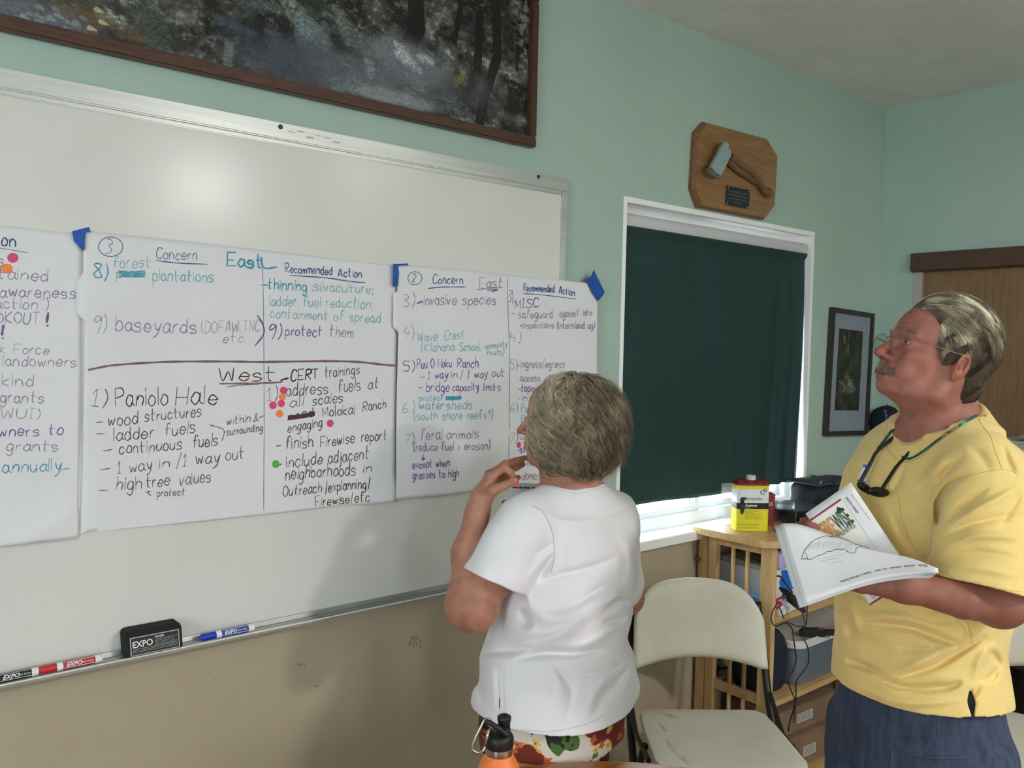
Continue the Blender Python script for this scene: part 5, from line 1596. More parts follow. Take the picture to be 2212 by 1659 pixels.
for i in range(10):
    for j in range(10):
        u, v = i / 9, j / 9
        g_.append((3.50 + 0.25 * u, -0.74 - 0.30 * v, 1.308 + 0.018 * abs(math.sin(u * 5 + v * 3)) + 0.012 * math.sin(v * 9 + u * 2) ** 2))
mo = MB().add(g_, [(i * 10 + j, i * 10 + j + 1, (i + 1) * 10 + j + 1, (i + 1) * 10 + j) for i in range(9) for j in range(9)]).build('crumpled_sheet', mat('paper_grey', (184, 182, 176), 0.7), pw, smooth=True)
mo.modifiers.new('t', 'SOLIDIFY').thickness = 0.001
# dark cap hanging by the corner
cap_ = thing('baseball_cap', (3.84, -0.075, 1.33), 'dark navy cap with a pale stripe hanging beside the door jamb', 'cap')
cm = MB()
cc_ = onX(1913, 912, 3.835)
prof = [(0.0, 0.075), (0.035, 0.070), (0.060, 0.052), (0.074, 0.020), (0.078, -0.02), (0.076, -0.06), (0.070, -0.062), (0.0, -0.05)]
Mcap = Matrix.Translation(tuple(cc_)) @ Matrix.Rotation(math.radians(-18), 4, 'X')
MB().lathe(prof, (0, 0, 0), 30, squash=(0.55, 1)).xf(Mcap).build('cap_crown', mat('cap_navy', (20, 26, 44), 0.8, bump=0.4, bs=200), cap_, smooth=True)
MB().lathe([(0.0795, -0.032), (0.0805, -0.036), (0.0795, -0.040)], (0, 0, 0), 30, squash=(0.55, 1)).xf(Mcap).build('cap_stripe', mat('stripe_pale', (170, 178, 196), 0.7), cap_, smooth=True)
bs_ = MB()
for k in range(5):
    a = math.radians(206 - 2 * k)
    R_ = 0.0775
    z0 = 0.045 - 0.018 * k
    rr_ = np.interp(z0, [-0.06, -0.02, 0.02, 0.052], [0.078, 0.080, 0.076, 0.062])
    bs_.box((rr_ * math.cos(a) * 0.55 - 0.002, rr_ * math.sin(a) - 0.004, z0 - 0.006), (rr_ * math.cos(a) * 0.55 + 0.002, rr_ * math.sin(a) + 0.006, z0 + 0.006))
bs_.xf(Mcap).build('cap_badge', mat('badge_blue', (84, 104, 168), 0.6), cap_)
MB().tube([(3.889, cc_[1], cc_[2] + 0.07), (3.85, cc_[1], cc_[2] + 0.066), (3.842, cc_[1], cc_[2] + 0.08)], 0.003, 8).build('hook', TUBM, cap_)

# ------------------------------------------------------------------ round table and water bottle
tx, ty, TR_ = 0.95, -1.20, 0.60
TW_ = mat('table_wood', (176, 112, 58), 0.32, c2=(150, 88, 42), vs_=5, stretch=(1.5, 10, 2), coat=0.3)
tb_ = thing('round_table', (tx, ty, 0), 'round reddish brown wooden table at the bottom edge under the orange bottle', 'table')
MB().lathe([(0.0, 0.705), (TR_ - 0.03, 0.705), (TR_ - 0.006, 0.712), (TR_, 0.722), (TR_, 0.730), (TR_ - 0.004, 0.737), (TR_ - 0.012, 0.740), (0.0, 0.740)], (tx, ty, 0), 96).build('table_top', TW_, tb_, auto=40)
MB().lathe([(TR_ - 0.002, 0.728), (TR_ + 0.0015, 0.731), (TR_ - 0.002, 0.7375)], (tx, ty, 0), 96).build('edge_band', mat('table_edge_light', (206, 160, 120), 0.3), tb_, smooth=True)
MB().lathe([(0.05, 0.03), (0.045, 0.06), (0.04, 0.3), (0.04, 0.7), (0.12, 0.704)], (tx, ty, 0), 24).build('pedestal', TUBM, tb_, smooth=True)
for k in range(4):
    a = math.radians(45 + 90 * k)
    MB().tube([(tx, ty, 0.06), (tx + 0.2 * math.cos(a), ty + 0.2 * math.sin(a), 0.045), (tx + 0.42 * math.cos(a), ty + 0.42 * math.sin(a), 0.02)], [0.024, 0.02, 0.015], 10).build('foot', TUBM, tb_, smooth=True)
bpos = at(1078, 1620, 1.42)
bz = 0.741
bt = thing('water_bottle', (bpos[0], bpos[1], bz), 'orange metal water bottle with black sport cap and carabiner on the round table', 'bottle')
ORM = mat('orange_enamel', (236, 124, 62), 0.42, var=0.03, vs_=5, bump=0.15, bs=600)
bc_ = (bpos[0], bpos[1], bz)
HB = 0.178
zt = lambda py: at(1085, py, 1.42)[2] - bz
ztop = zt(1545)
zc0, zc1 = zt(1612), zt(1585)     # cap bottom, cap top
zn0 = zt(1628)
zs0 = zt(1672)
MB().lathe([(0.0, 0.0), (0.034, 0.0), (0.0365, 0.004), (0.0365, zs0 - 0.008), (0.0358, zs0 + 0.004), (0.033, zs0 + 0.014), (0.027, zn0 - 0.008), (0.0235, zn0 - 0.002), (0.0225, zn0 + 0.001)], bc_, 56).build('bottle_body', ORM, bt, smooth=True)
MB().lathe([(0.0222, zn0), (0.0226, zn0 + 0.001), (0.0226, zc0 + 0.002), (0.0205, zc0 + 0.003)], bc_, 48).build('steel_collar', mat('steel', (196, 194, 190), 0.28, 1.0), bt, auto=40)
CAPB = mat('cap_black_plastic', (22, 24, 26), 0.45, bump=0.2, bs=500)
MB().lathe([(0.0, zc0), (0.0225, zc0), (0.0240, zc0 + 0.003), (0.0240, zc1 - 0.006), (0.0225, zc1 - 0.001), (0.018, zc1 + 0.003), (0.0, zc1 + 0.006)], bc_, 48).build('cap', CAPB, bt, auto=50)
sx_ = np.array(at(1091, 1585, 1.42)) - np.array(at(1078, 1585, 1.42))
spc = (bpos[0] + sx_[0] * 0.75, bpos[1] + sx_[1] * 0.75, bz)
MB().lathe([(0.010, zc1 - 0.006), (0.0106, zc1 + 0.004), (0.0100, zc1 + 0.018), (0.0098, ztop - 0.014), (0.0104, ztop - 0.010), (0.0114, ztop - 0.006), (0.0116, ztop - 0.001), (0.0090, ztop + 0.001), (0.0055, ztop), (0.0045, ztop - 0.003), (0.0, ztop - 0.003)], spc, 32).build('spout', CAPB, bt, smooth=True)
lo = [at(*p) for p in ((1098, 1590, 1.40), (1082, 1577, 1.398), (1066, 1566, 1.398), (1052, 1558, 1.40), (1043, 1556, 1.405), (1041, 1563, 1.41), (1052, 1572, 1.415), (1062, 1588, 1.42))]
MB().tube(spline(lo, 6), [0.0042] * 43, 10).build('carry_loop', CAPB, bt, smooth=True)
cr = [at(*p) for p in ((1056, 1552, 1.402), (1046, 1556, 1.40), (1038, 1572, 1.398), (1028, 1592, 1.396), (1020, 1612, 1.395), (1021, 1620, 1.395), (1030, 1625, 1.396), (1040, 1624, 1.397), (1046, 1618, 1.398), (1051, 1600, 1.400), (1056, 1580, 1.402), (1059, 1568, 1.403), (1059, 1556, 1.403), (1056, 1552, 1.402))]
MB().tube(spline(cr, 6), 0.0022, 10).build('carabiner', mat('carabiner_steel', (186, 186, 168), 0.25, 1.0), bt, smooth=True)
gt_ = [at(*p) for p in ((1048, 1612, 1.399), (1057, 1570, 1.403))]
MB().tube(gt_, 0.0026, 10).build('carabiner_gate', mat('carabiner_steel', (186, 186, 168), 0.25, 1.0), bt, smooth=True)
# ------------------------------------------------------------------ organic shapes: smooth distance fields meshed with surface nets
def _v(*a):
    return np.array(a, float)
class Field:
    """union / cut of soft primitives, evaluated only near each primitive; metres, world space"""
    def __init__(s):
        s.ops = []
        s.post = []
    def _add(s, f, c, r, k, sub=False):
        s.ops.append((f, np.array(c, float), float(r), float(k), sub))
        return s
    def cone(s, a, b, ra, rb, k=0.01, sub=False, flat=None):
        a = np.array(a, float); b = np.array(b, float)
        ab = b - a; L2 = ab @ ab + 1e-12
        def f(P):
            t = np.clip(((P - a) @ ab) / L2, 0, 1)
            return np.linalg.norm(P - a - t[:, None] * ab, axis=1) - (ra + (rb - ra) * t)
        return s._add(f, (a + b) / 2, math.sqrt(L2) / 2 + max(ra, rb), k, sub)
    def chain(s, pts, rs, k=0.01):
        for i in range(len(pts) - 1):
            s.cone(pts[i], pts[i + 1], rs[i], rs[i + 1], k if i == 0 else min(k, 0.004))
        return s
    def ell(s, c, r, R=None, k=0.01, sub=False):
        c = np.array(c, float); r = np.array(r, float)
        def f(P):
            q = P - c
            if R is not None:
                q = q @ R
            k0 = np.linalg.norm(q / r, axis=1)
            k1 = np.linalg.norm(q / (r * r), axis=1) + 1e-9
            return np.where(k0 < 0.2, -r.min() * (1 - k0), k0 * (k0 - 1) / k1)
        return s._add(f, c, r.max(), k, sub)
    def loft(s, cs, As, Bs, ax_a, ax_b, k=0.02, ex=2.3, sub=False, caps=True):
        """stack of superellipses at heights z (cs ordered by z) with centres cs, half widths As along ax_a, Bs along ax_b"""
        cs = np.array(cs, float); As = np.array(As, float); Bs = np.array(Bs, float)
        o = np.argsort(cs[:, 2]); cs, As, Bs = cs[o], As[o], Bs[o]
        zz = cs[:, 2]
        ax_a = np.array(ax_a, float); ax_b = np.array(ax_b, float)
        # smooth the profile
        zs = np.linspace(zz[0], zz[-1], 80)
        def sm(v):
            y = np.interp(zs, zz, v)
            for _ in range(6):
                y[1:-1] = (y[:-2] + y[1:-1] * 2 + y[2:]) / 4
            return y
        X, Y, A_, B_ = sm(cs[:, 0]), sm(cs[:, 1]), sm(As), sm(Bs)
        def f(P):
            z = P[:, 2]
            cx, cy = np.interp(z, zs, X), np.interp(z, zs, Y)
            a, b = np.interp(z, zs, A_), np.interp(z, zs, B_)
            dx, dy = P[:, 0] - cx, P[:, 1] - cy
            u = np.abs(dx * ax_a[0] + dy * ax_a[1]) / a
            v = np.abs(dx * ax_b[0] + dy * ax_b[1]) / b
            d = ((u ** ex + v ** ex) ** (1 / ex) - 1) * np.minimum(a, b)
            dz = np.maximum(zz[0] - z, z - zz[-1])
            return np.maximum(d, dz)
        c = cs.mean(0)
        r = np.max(np.linalg.norm(cs - c, axis=1)) + max(As.max(), Bs.max()) * 1.2
        return s._add(f, c, r, k, sub)
    def func(s, f, c, r, k=0.0, sub=False):
        return s._add(f, c, r, k, sub)
    def __call__(s, P):
        F = np.full(len(P), 1.0)
        for f, c, r, k, sub in s.ops:
            m = np.einsum('ij,ij->i', P - c, P - c) < (r + k + 0.03) ** 2
            if not m.any():
                continue
            d = f(P[m]); F0 = F[m]
            if sub:
                d = -d
                if k > 0:
                    h = np.clip(0.5 - 0.5 * (F0 - d) / k, 0, 1)
                    F[m] = F0 * (1 - h) + d * h + k * h * (1 - h)
                else:
                    F[m] = np.maximum(F0, d)
            else:
                if k > 0:
                    h = np.clip(0.5 + 0.5 * (F0 - d) / k, 0, 1)
                    F[m] = F0 * (1 - h) + d * h - k * h * (1 - h)
                else:
                    F[m] = np.minimum(F0, d)
        for g in s.post:
            F = g(P, F)
        return F
def nets(field, lo, hi, h, coarse=5):
    lo = np.array(lo, float); hi = np.array(hi, float)
    n = (np.ceil((hi - lo) / (h * coarse)).astype(int)) * coarse + 1
    nc = (n - 1) // coarse
    gc = [lo[i] + np.arange(nc[i] + 1) * h * coarse for i in range(3)]
    PC = np.stack(np.meshgrid(*gc, indexing='ij'), -1).reshape(-1, 3)
    FC = field(PC).reshape(nc + 1)
    near = np.abs(FC) < h * coarse * 1.9
    cell = np.zeros(nc, bool)
    sgn = FC < 0
    for a in (0, 1):
        for b in (0, 1):
            for c in (0, 1):
                sl = tuple(slice(q, q + nc[i]) for i, q in enumerate((a, b, c)))
                cell |= near[sl]
    fine = np.zeros(n, bool)
    rep = np.repeat(np.repeat(np.repeat(cell, coarse, 0), coarse, 1), coarse, 2)
    for a in (0, 1):
        for b in (0, 1):
            for c in (0, 1):
                fine[a:a + rep.shape[0], b:b + rep.shape[1], c:c + rep.shape[2]] |= rep
    ix = [np.minimum((np.arange(n[i]) + coarse // 2) // coarse, nc[i]) for i in range(3)]
    F = np.where(FC[np.ix_(*ix)] < 0, -1.0, 1.0).astype(np.float32)
    I = np.argwhere(fine)
    vals = np.empty(len(I), np.float32)
    for s0 in range(0, len(I), 400000):
        vals[s0:s0 + 400000] = field(lo + I[s0:s0 + 400000] * h)
    F[fine] = vals
    S = F < 0
    cs = [S[a:a + n[0] - 1, b:b + n[1] - 1, c:c + n[2] - 1] for a in (0, 1) for b in (0, 1) for c in (0, 1)]
    anyv = cs[0].copy(); allv = cs[0].copy()
    for q in cs[1:]:
        anyv |= q; allv &= q
    act = anyv & ~allv
    A = np.argwhere(act)
    idx = -np.ones(act.shape, np.int64)
    idx[act] = np.arange(len(A))
    corners = np.array([(a, b, c) for a in (0, 1) for b in (0, 1) for c in (0, 1)])
    fv = np.stack([F[A[:, 0] + a, A[:, 1] + b, A[:, 2] + c] for a, b, c in corners], 1)
    edges = [(i, j) for i in range(8) for j in range(i + 1, 8) if np.abs(corners[i] - corners[j]).sum() == 1]
    acc = np.zeros((len(A), 3)); cnt = np.zeros(len(A))
    for i, j in edges:
        m = (fv[:, i] < 0) != (fv[:, j] < 0)
        t = fv[m, i] / (fv[m, i] - fv[m, j])
        acc[m] += corners[i] + t[:, None] * (corners[j] - corners[i])
        cnt[m] += 1
    V = lo + (A + acc / cnt[:, None]) * h
    Q = []
    for ax in range(3):
        b, c = (ax + 1) % 3, (ax + 2) % 3
        s0 = [slice(None)] * 3; s1 = [slice(None)] * 3
        s0[ax] = slice(0, -1); s1[ax] = slice(1, None)
        d = S[tuple(s0)] != S[tuple(s1)]
        E_ = np.argwhere(d)
        ok = (E_[:, b] > 0) & (E_[:, c] > 0) & (E_[:, b] < n[b] - 1) & (E_[:, c] < n[c] - 1)
        E_ = E_[ok]
        ins = S[tuple(E_.T)]
        q = []
        for db, dc in ((0, 0), (-1, 0), (-1, -1), (0, -1)):
            e = E_.copy(); e[:, b] += db; e[:, c] += dc
            q.append(idx[tuple(e.T)])
        q = np.stack(q, 1)
        q[~ins] = q[~ins][:, ::-1]
        Q.append(q)
    Q = np.vstack(Q)
    Q = Q[(Q >= 0).all(1)]
    return V, Q
def fast_mesh(V, Q, name='m'):
    me = bpy.data.meshes.new(name)
    me.vertices.add(len(V))
    me.vertices.foreach_set('co', np.asarray(V, np.float32).ravel())
    k = Q.shape[1]
    me.loops.add(Q.size)
    me.loops.foreach_set('vertex_index', np.asarray(Q, np.int32).ravel())
    me.polygons.add(len(Q))
    me.polygons.foreach_set('loop_start', np.arange(0, Q.size, k, dtype=np.int32))
    me.update(calc_edges=True)
    me.validate()
    return me
def relax(V, Q, it=2, lam=0.5):
    """light smoothing of a quad mesh"""
    n = len(V)
    E_ = np.vstack([Q[:, [0, 1]], Q[:, [1, 2]], Q[:, [2, 3]], Q[:, [3, 0]]])
    E_ = np.vstack([E_, E_[:, ::-1]])
    cnt = np.bincount(E_[:, 0], minlength=n).astype(float)[:, None]
    for _ in range(it):
        acc = np.stack([np.bincount(E_[:, 0], V[E_[:, 1], i], n) for i in range(3)], 1)
        V = V * (1 - lam) + lam * acc / np.maximum(cnt, 1)
    return V
def join_parts(parts):
    Vs, Qs, o = [], [], 0
    for V, Q in parts:
        Vs.append(V); Qs.append(Q + o); o += len(V)
    return np.vstack(Vs), np.vstack(Qs)
def paint(me, cols):
    a = me.color_attributes.new('tint', 'FLOAT_COLOR', 'POINT')
    a.data.foreach_set('color', np.hstack([cols, np.ones((len(cols), 1))]).astype(np.float32).ravel())
def seg_dist(px, py, pts):
    """pixel distance to a polyline and position along it 0..1"""
    best = np.full(len(px), 1e9); tb = np.zeros(len(px))
    n = len(pts) - 1
    for i in range(n):
        x0, y0 = pts[i]; x1, y1 = pts[i + 1]
        dx, dy = x1 - x0, y1 - y0
        t = np.clip(((px - x0) * dx + (py - y0) * dy) / (dx * dx + dy * dy + 1e-9), 0, 1)
        d = np.hypot(px - x0 - t * dx, py - y0 - t * dy)
        m = d < best
        best[m] = d[m]; tb[m] = (i + t[m]) / n
    return best, tb
def folds(lst, dmax):
    """cloth folds sculpted on the side of the garment that faces the room: (points, height mm, width px)"""
    F_ = [([tuple(q) for q in spline(p, 4)] if len(p) > 2 else p, a * 0.001, w) for p, a, w in lst]
    def g(P, F):
        m = np.abs(F) < 0.05
        if not m.any():
            return F
        px, py, dd = project(P[m])
        disp = np.zeros(m.sum())
        near = np.clip((dmax + 0.04 - dd) / 0.08, 0, 1)
        for pts, a, w in F_:
            xs = [p[0] for p in pts]; ys = [p[1] for p in pts]
            mm = (px > min(xs) - 3 * w) & (px < max(xs) + 3 * w) & (py > min(ys) - 3 * w) & (py < max(ys) + 3 * w)
            if not mm.any():
                continue
            d, t = seg_dist(px[mm], py[mm], pts)
            disp[mm] += a * np.exp(-(d / (w * (0.65 + 0.55 * np.sin(np.pi * t)))) ** 2) * np.sin(np.pi * t) ** 0.8
        F = F.copy()
        F[m] -= disp * near
        return F
    return g
def wob(amp, fr, seed):
    r = np.random.default_rng(seed)
    K = r.normal(size=(7, 3)) * fr; ph = r.random(7) * 6.28
    def g(P, F):
        return F - amp * np.sin(P @ K.T + ph).mean(1)
    return g

SKIN_SPOTS = {}
def skin_mat(name, rough=0.5):
    m = bpy.data.materials.new(name)
    t = NT(m)
    at_ = t.n('ShaderNodeAttribute', attribute_name='tint')
    v = t.coord('Object')
    nz = t.n('ShaderNodeTexNoise', i_Scale=38.0, i_Detail=5.0)
    t.l(v, nz.inputs['Vector'])
    mr = t.n('ShaderNodeMapRange')
    mr.inputs[1].default_value = 0.3; mr.inputs[2].default_value = 0.7
    mr.inputs[3].default_value = 0.80; mr.inputs[4].default_value = 1.14
    t.l(nz.outputs['Fac'], mr.inputs[0])
    vm = t.n('ShaderNodeVectorMath', operation='SCALE')
    t.l(at_.outputs['Color'], vm.inputs[0]); t.l(mr.outputs[0], vm.inputs['Scale'])
    t.l(vm.outputs[0], t.b.inputs['Base Color'])
    t.b.inputs['Roughness'].default_value = rough
    t.b.inputs['Subsurface Weight'].default_value = 0.12
    t.b.inputs['Subsurface Radius'].default_value = (0.010, 0.004, 0.002)
    t.b.inputs['Subsurface Scale'].default_value = 0.5
    n2 = t.n('ShaderNodeTexNoise', i_Scale=420.0, i_Detail=3.0)
    vo = t.n('ShaderNodeTexVoronoi', i_Scale=260.0)
    t.l(v, n2.inputs['Vector']); t.l(v, vo.inputs['Vector'])
    ad = t.n('ShaderNodeMath', operation='ADD')
    t.l(n2.outputs['Fac'], ad.inputs[0]); t.l(vo.outputs['Distance'], ad.inputs[1])
    bp = t.n('ShaderNodeBump', i_Strength=0.22, i_Distance=0.0008)
    t.l(ad.outputs[0], bp.inputs['Height'])
    t.l(bp.outputs['Normal'], t.b.inputs['Normal'])
    return m
SKIN = skin_mat('skin', 0.58)

class Head:
    """head frame: x forward, y to the person's left, z up, centimetres, z = 0 at the eyes"""
    def __init__(s, origin, fwd, pitch, scale=1.0, roll=0.0):
        f = np.array([fwd[0], fwd[1], 0.0]); f /= np.linalg.norm(f)
        l = np.array([-f[1], f[0], 0.0])
        u = np.array([0, 0, 1.0])
        cp, sp_ = math.cos(pitch), math.sin(pitch)
        F2 = f * cp + u * sp_
        U2 = u * cp - f * sp_
        c, r_ = math.cos(roll), math.sin(roll)
        L2 = l * c + U2 * r_
        U3 = U2 * c - l * r_
        s.R = np.stack([F2, L2, U3], 1)
        s.o = np.array(origin, float)
        s.k = scale * 0.01
    def w(s, *p):
        p = np.array(p, float)
        return s.o + (s.R @ (p.T * s.k)).T if p.ndim > 1 else s.o + s.R @ (p * s.k)
    def W(s, P):
        return s.o + (np.asarray(P) * s.k) @ s.R.T
    def loc(s, P):
        return ((np.asarray(P) - s.o) @ s.R) / s.k
    def field(s, male=False, fat=0.0, jz=0.0, ex=-2.3):
        f = Field()
        k_ = s.k
        def E(c, r, k=1.0, sub=False, rot=None):
            R = s.R if rot is None else s.R @ rot
            f.ell(s.w(*c), np.array(r) * k_, R, k * k_, sub)
        def C(a, b, ra, rb, k=1.0, sub=False):
            f.cone(s.w(*a), s.w(*b), ra * k_, rb * k_, k * k_, sub)
        E((-1.3, 0, 3.4), (9.3, 7.3, 7.9))
        E((3.0, 0, 3.4), (5.9, 6.2, 5.6), 1.5)
        E((3.4, 0, -2.5), (5.3, 5.5, 5.6), 1.6)
        E((3.0, 0, -7.0 + jz * .6), (5.0, 4.5 + 0.5 * fat, 3.9 + 0.3 * fat - jz * .4), 1.6)
        for y in (-1, 1):
            C((-1.0, 5.2 * y, -3.0), (-0.2, (4.7 + .4 * fat) * y, -7.4), 1.8, 1.7, 1.8)
            C((-0.2, (4.7 + .4 * fat) * y, -7.4), (6.2, 1.9 * y, -9.9 + jz), 1.7, 1.4, 1.8)
        E((7.1, 0, -9.8 + jz), (1.75, 2.1, 1.5), 1.0)
        for y in (-1, 1):
            C((7.2, 4.1 * y, 1.35), (8.35, 1.2 * y, 1.55), 0.8, 0.95 if male else 0.7, 1.0)
            E((5.7, 4.3 * y, -2.4), (2.3, 1.5, 1.5), 1.6)
            E((6.2, 3.2 * y, -5.4), (2.2, 1.9, 2.4), 1.4)
        E((6.7, 0, -6.3), (2.4, 2.7, 2.3), 1.2)
        for y in (-1, 1):
            E((9.0, 3.1 * y, 0.0), (1.3, 1.7, 1.0), 0.9, True)
        C((8.3, 0, 0.7), (10.6, 0, -3.0), 0.72, 0.95, 0.8)
        E((10.75, 0, -3.45), (1.1, 0.92, 0.90), 0.5) if not male else E((10.8, 0, -3.4), (1.05, 0.85, 0.82), 0.6)
        for y in (-1, 1):
            E((9.45, 1.1 * y, -3.75), (0.95, 0.5, 0.56), 0.6)
            if male:
                C((8.7, 2.3 * y, -4.3), (7.5, 3.4 * y, -7.0), 0.22, 0.15, 0.5, True)
                C((9.1, 0.4, 2.6), (8.4, 3.6 * y, 2.9), 0.08, 0.06, 0.25, True)
                C((8.9, 0.4, 3.7), (8.1, 3.4 * y, 3.9), 0.08, 0.06, 0.25, True)
                C((7.6, 2.2 * y, -1.7), (6.9, 4.2 * y, -1.6), 0.12, 0.08, 0.3, True)
            E((10.15, 0.66 * y, -4.75), (0.62, 0.36, 0.5), 0.2, True)
            f.ell(s.w(7.05, 3.1 * y, -0.15), np.array([1.42] * 3) * k_, s.R, 0.35 * k_)
            E((8.45, 3.1 * y, -0.18), (0.8, 1.2, 0.30), 0.12, True)
        E((8.75, 0, -6.25), (0.85, 2.1, 0.62), 0.5)
        E((8.6, 0, -7.55), (0.85, 1.8, 0.6), 0.5)
        E((9.75, 0, -6.9), (1.0, 2.5, 0.13), 0.25, True)
        E((9.75, 0, -8.55), (1.0, 1.9, 0.5), 0.6, True)
        for y in (-1, 1):       # ear
            a = 0.42 * y
            rt = np.array([[math.cos(a), -math.sin(a), 0], [math.sin(a), math.cos(a), 0], [0, 0, 1.0]])
            tl = -0.22
            rt2 = np.array([[math.cos(tl), 0, math.sin(tl)], [0, 1, 0], [-math.sin(tl), 0, math.cos(tl)]])
            Rr = rt @ rt2
            E((ex, 7.45 * y, -1.0), (1.75, 0.75, 2.6), 0.35, False, Rr)
            E((ex + .6, 7.3 * y, -3.2), (0.85, 0.6, 1.1), 0.4, False, Rr)
            E((ex + .2, 8.35 * y, -0.8), (1.15, 0.65, 1.85), 0.3, True, Rr)
            E((ex + 1.0, 7.9 * y, -1.9), (0.5, 0.7, 0.55), 0.2, True)
            E((ex + 1.3, 7.35 * y, -1.9), (0.45, 0.5, 0.8), 0.3, False)
            C((ex - .6, 8.0 * y, 0.4), (ex - .3, 8.05 * y, -1.9), 0.24, 0.24, 0.3)
        return f
    def tint(s, V, base, ruddy, lips, brow=None):
        q = s.loc(V)
        n = len(V)
        c = np.tile(np.array(base, float)[:3], (n, 1))
        def mixc(w, col):
            c[:] = c * (1 - w[:, None]) + np.array(col)[:3] * w[:, None]
        g = lambda cx, cy, cz, rx, ry, rz: np.exp(-(((q[:, 0] - cx) / rx) ** 2 + ((np.abs(q[:, 1]) - cy) / ry) ** 2 + ((q[:, 2] - cz) / rz) ** 2))
        mixc(np.clip(g(6, 4.6, -3, 3, 2.2, 2.2) * 0.4 + g(10.8, 0, -3.5, 1.6, 1.5, 1.5) * 0.7 + g(-2, 8, -1.6, 2.4, 1.2, 3.4) * 0.6, 0, 1), ruddy)
        mixc(np.clip((g(9.2, 0, -6.35, 1.0, 2.2, .45) + g(9.0, 0, -7.4, 1.0, 1.9, .42)) * 0.95, 0, .85), lips)
        mixc(np.clip(g(8.9, 0, -6.95, 1.2, 2.4, .14), 0, .8), tuple(x * 0.35 for x in lips[:3]))
        mixc(np.clip(g(7.6, 3.1, -.3, 1.3, 1.6, .9) * 0.35, 0, 1), tuple(x * 0.6 for x in ruddy[:3]))
        return c
def eyes(hd, parent, iris=(86, 104, 96)):
    for y in (-1, 1):
        e = MB()
        c = hd.w(7.05, 3.1 * y, -0.15)
        r = 1.22 * hd.k
        Mx = Matrix([[*hd.R[0], c[0]], [*hd.R[1], c[1]], [*hd.R[2], c[2]], [0, 0, 0, 1]]) @ Matrix.Rotation(math.pi / 2, 4, 'Y')
        prof = [(r * math.sin(a), r * math.cos(a)) for a in np.linspace(0, math.pi, 20)]
        o = MB().lathe(prof, (0, 0, 0), 24).xf(Mx).build('eye', mat('eye_white', (214, 206, 198), 0.15), parent, smooth=True)
        MB().lathe([(0, r * 1.03), (r * 0.2, r * 1.015), (r * 0.46, r * 0.905)], (0, 0, 0), 20).xf(Mx).build('iris', mat('iris_grey', iris, 0.1), o, smooth=True)
        MB().lathe([(0, r * 1.045), (r * 0.2, r * 1.03)], (0, 0, 0), 16).xf(Mx).build('pupil', mat('pupil', (6, 6, 6), 0.05), o, smooth=True)

def hair_mat(name, stops, scale=9.0, rough=0.35, pos_axis=None, rnd=0.35):
    """ink of each strand: noise over position plus the strand's own random value"""
    m = bpy.data.materials.new(name)
    m.use_nodes = True
    t = NT.__new__(NT); t.t = m.node_tree
    for n in list(t.t.nodes):
        t.t.nodes.remove(n)
    out = t.n('ShaderNodeOutputMaterial')
    hb = t.n('ShaderNodeBsdfPrincipled')
    g = t.n('ShaderNodeNewGeometry')
    nz = t.n('ShaderNodeTexNoise', i_Scale=scale, i_Detail=3.0)
    t.l(g.outputs['Position'], nz.inputs['Vector'])
    hi = t.n('ShaderNodeHairInfo')
    a = t.n('ShaderNodeMath', operation='MULTIPLY'); a.inputs[1].default_value = rnd
    t.l(hi.outputs['Random'], a.inputs[0])
    b = t.n('ShaderNodeMath', operation='ADD')
    t.l(nz.outputs['Fac'], b.inputs[0]); t.l(a.outputs[0], b.inputs[1])
    last = b.outputs[0]
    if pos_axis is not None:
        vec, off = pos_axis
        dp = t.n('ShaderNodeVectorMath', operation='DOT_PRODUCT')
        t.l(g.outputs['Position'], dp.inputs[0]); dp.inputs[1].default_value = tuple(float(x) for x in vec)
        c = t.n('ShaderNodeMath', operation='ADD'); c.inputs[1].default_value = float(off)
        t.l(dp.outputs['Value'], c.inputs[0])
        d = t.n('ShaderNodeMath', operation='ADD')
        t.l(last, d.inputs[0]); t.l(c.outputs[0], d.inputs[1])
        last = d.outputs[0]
    col = t.ramp(last, stops)
    t.l(col, hb.inputs['Base Color'])
    hb.inputs['Roughness'].default_value = rough
    hb.inputs['Specular IOR Level'].default_value = 0.45
    t.l(hb.outputs[0], out.inputs[0])
    return m
def strands(name, paths, radius, m, parent, tip=0.35):
    """paths: (n, k, 3) world points -> a real curves object"""
    n, k, _ = paths.shape
    cu = bpy.data.hair_curves.new(name)
    cu.add_curves([k] * n)
    cu.position_data.foreach_set('vector', paths.astype(np.float32).ravel())
    r = np.linspace(1, 0, k)[None] ** 0.7 * (1 - tip) + tip
    rr_ = np.broadcast_to(radius, (n,))[:, None] * r
    at_ = cu.attributes.get('radius') or cu.attributes.new('radius', 'FLOAT', 'POINT')
    at_.data.foreach_set('value', rr_.astype(np.float32).ravel())
    cu.materials.append(m)
    o = bpy.data.objects.new(name, cu)
    COL.objects.link(o)
    o.parent = parent
    o.matrix_parent_inverse = Matrix.Translation(-Vector(parent.location))
    return o
scn.cycles_curves.shape = 'RIBBONS' if hasattr(scn, 'cycles_curves') else 'RIBBONS'

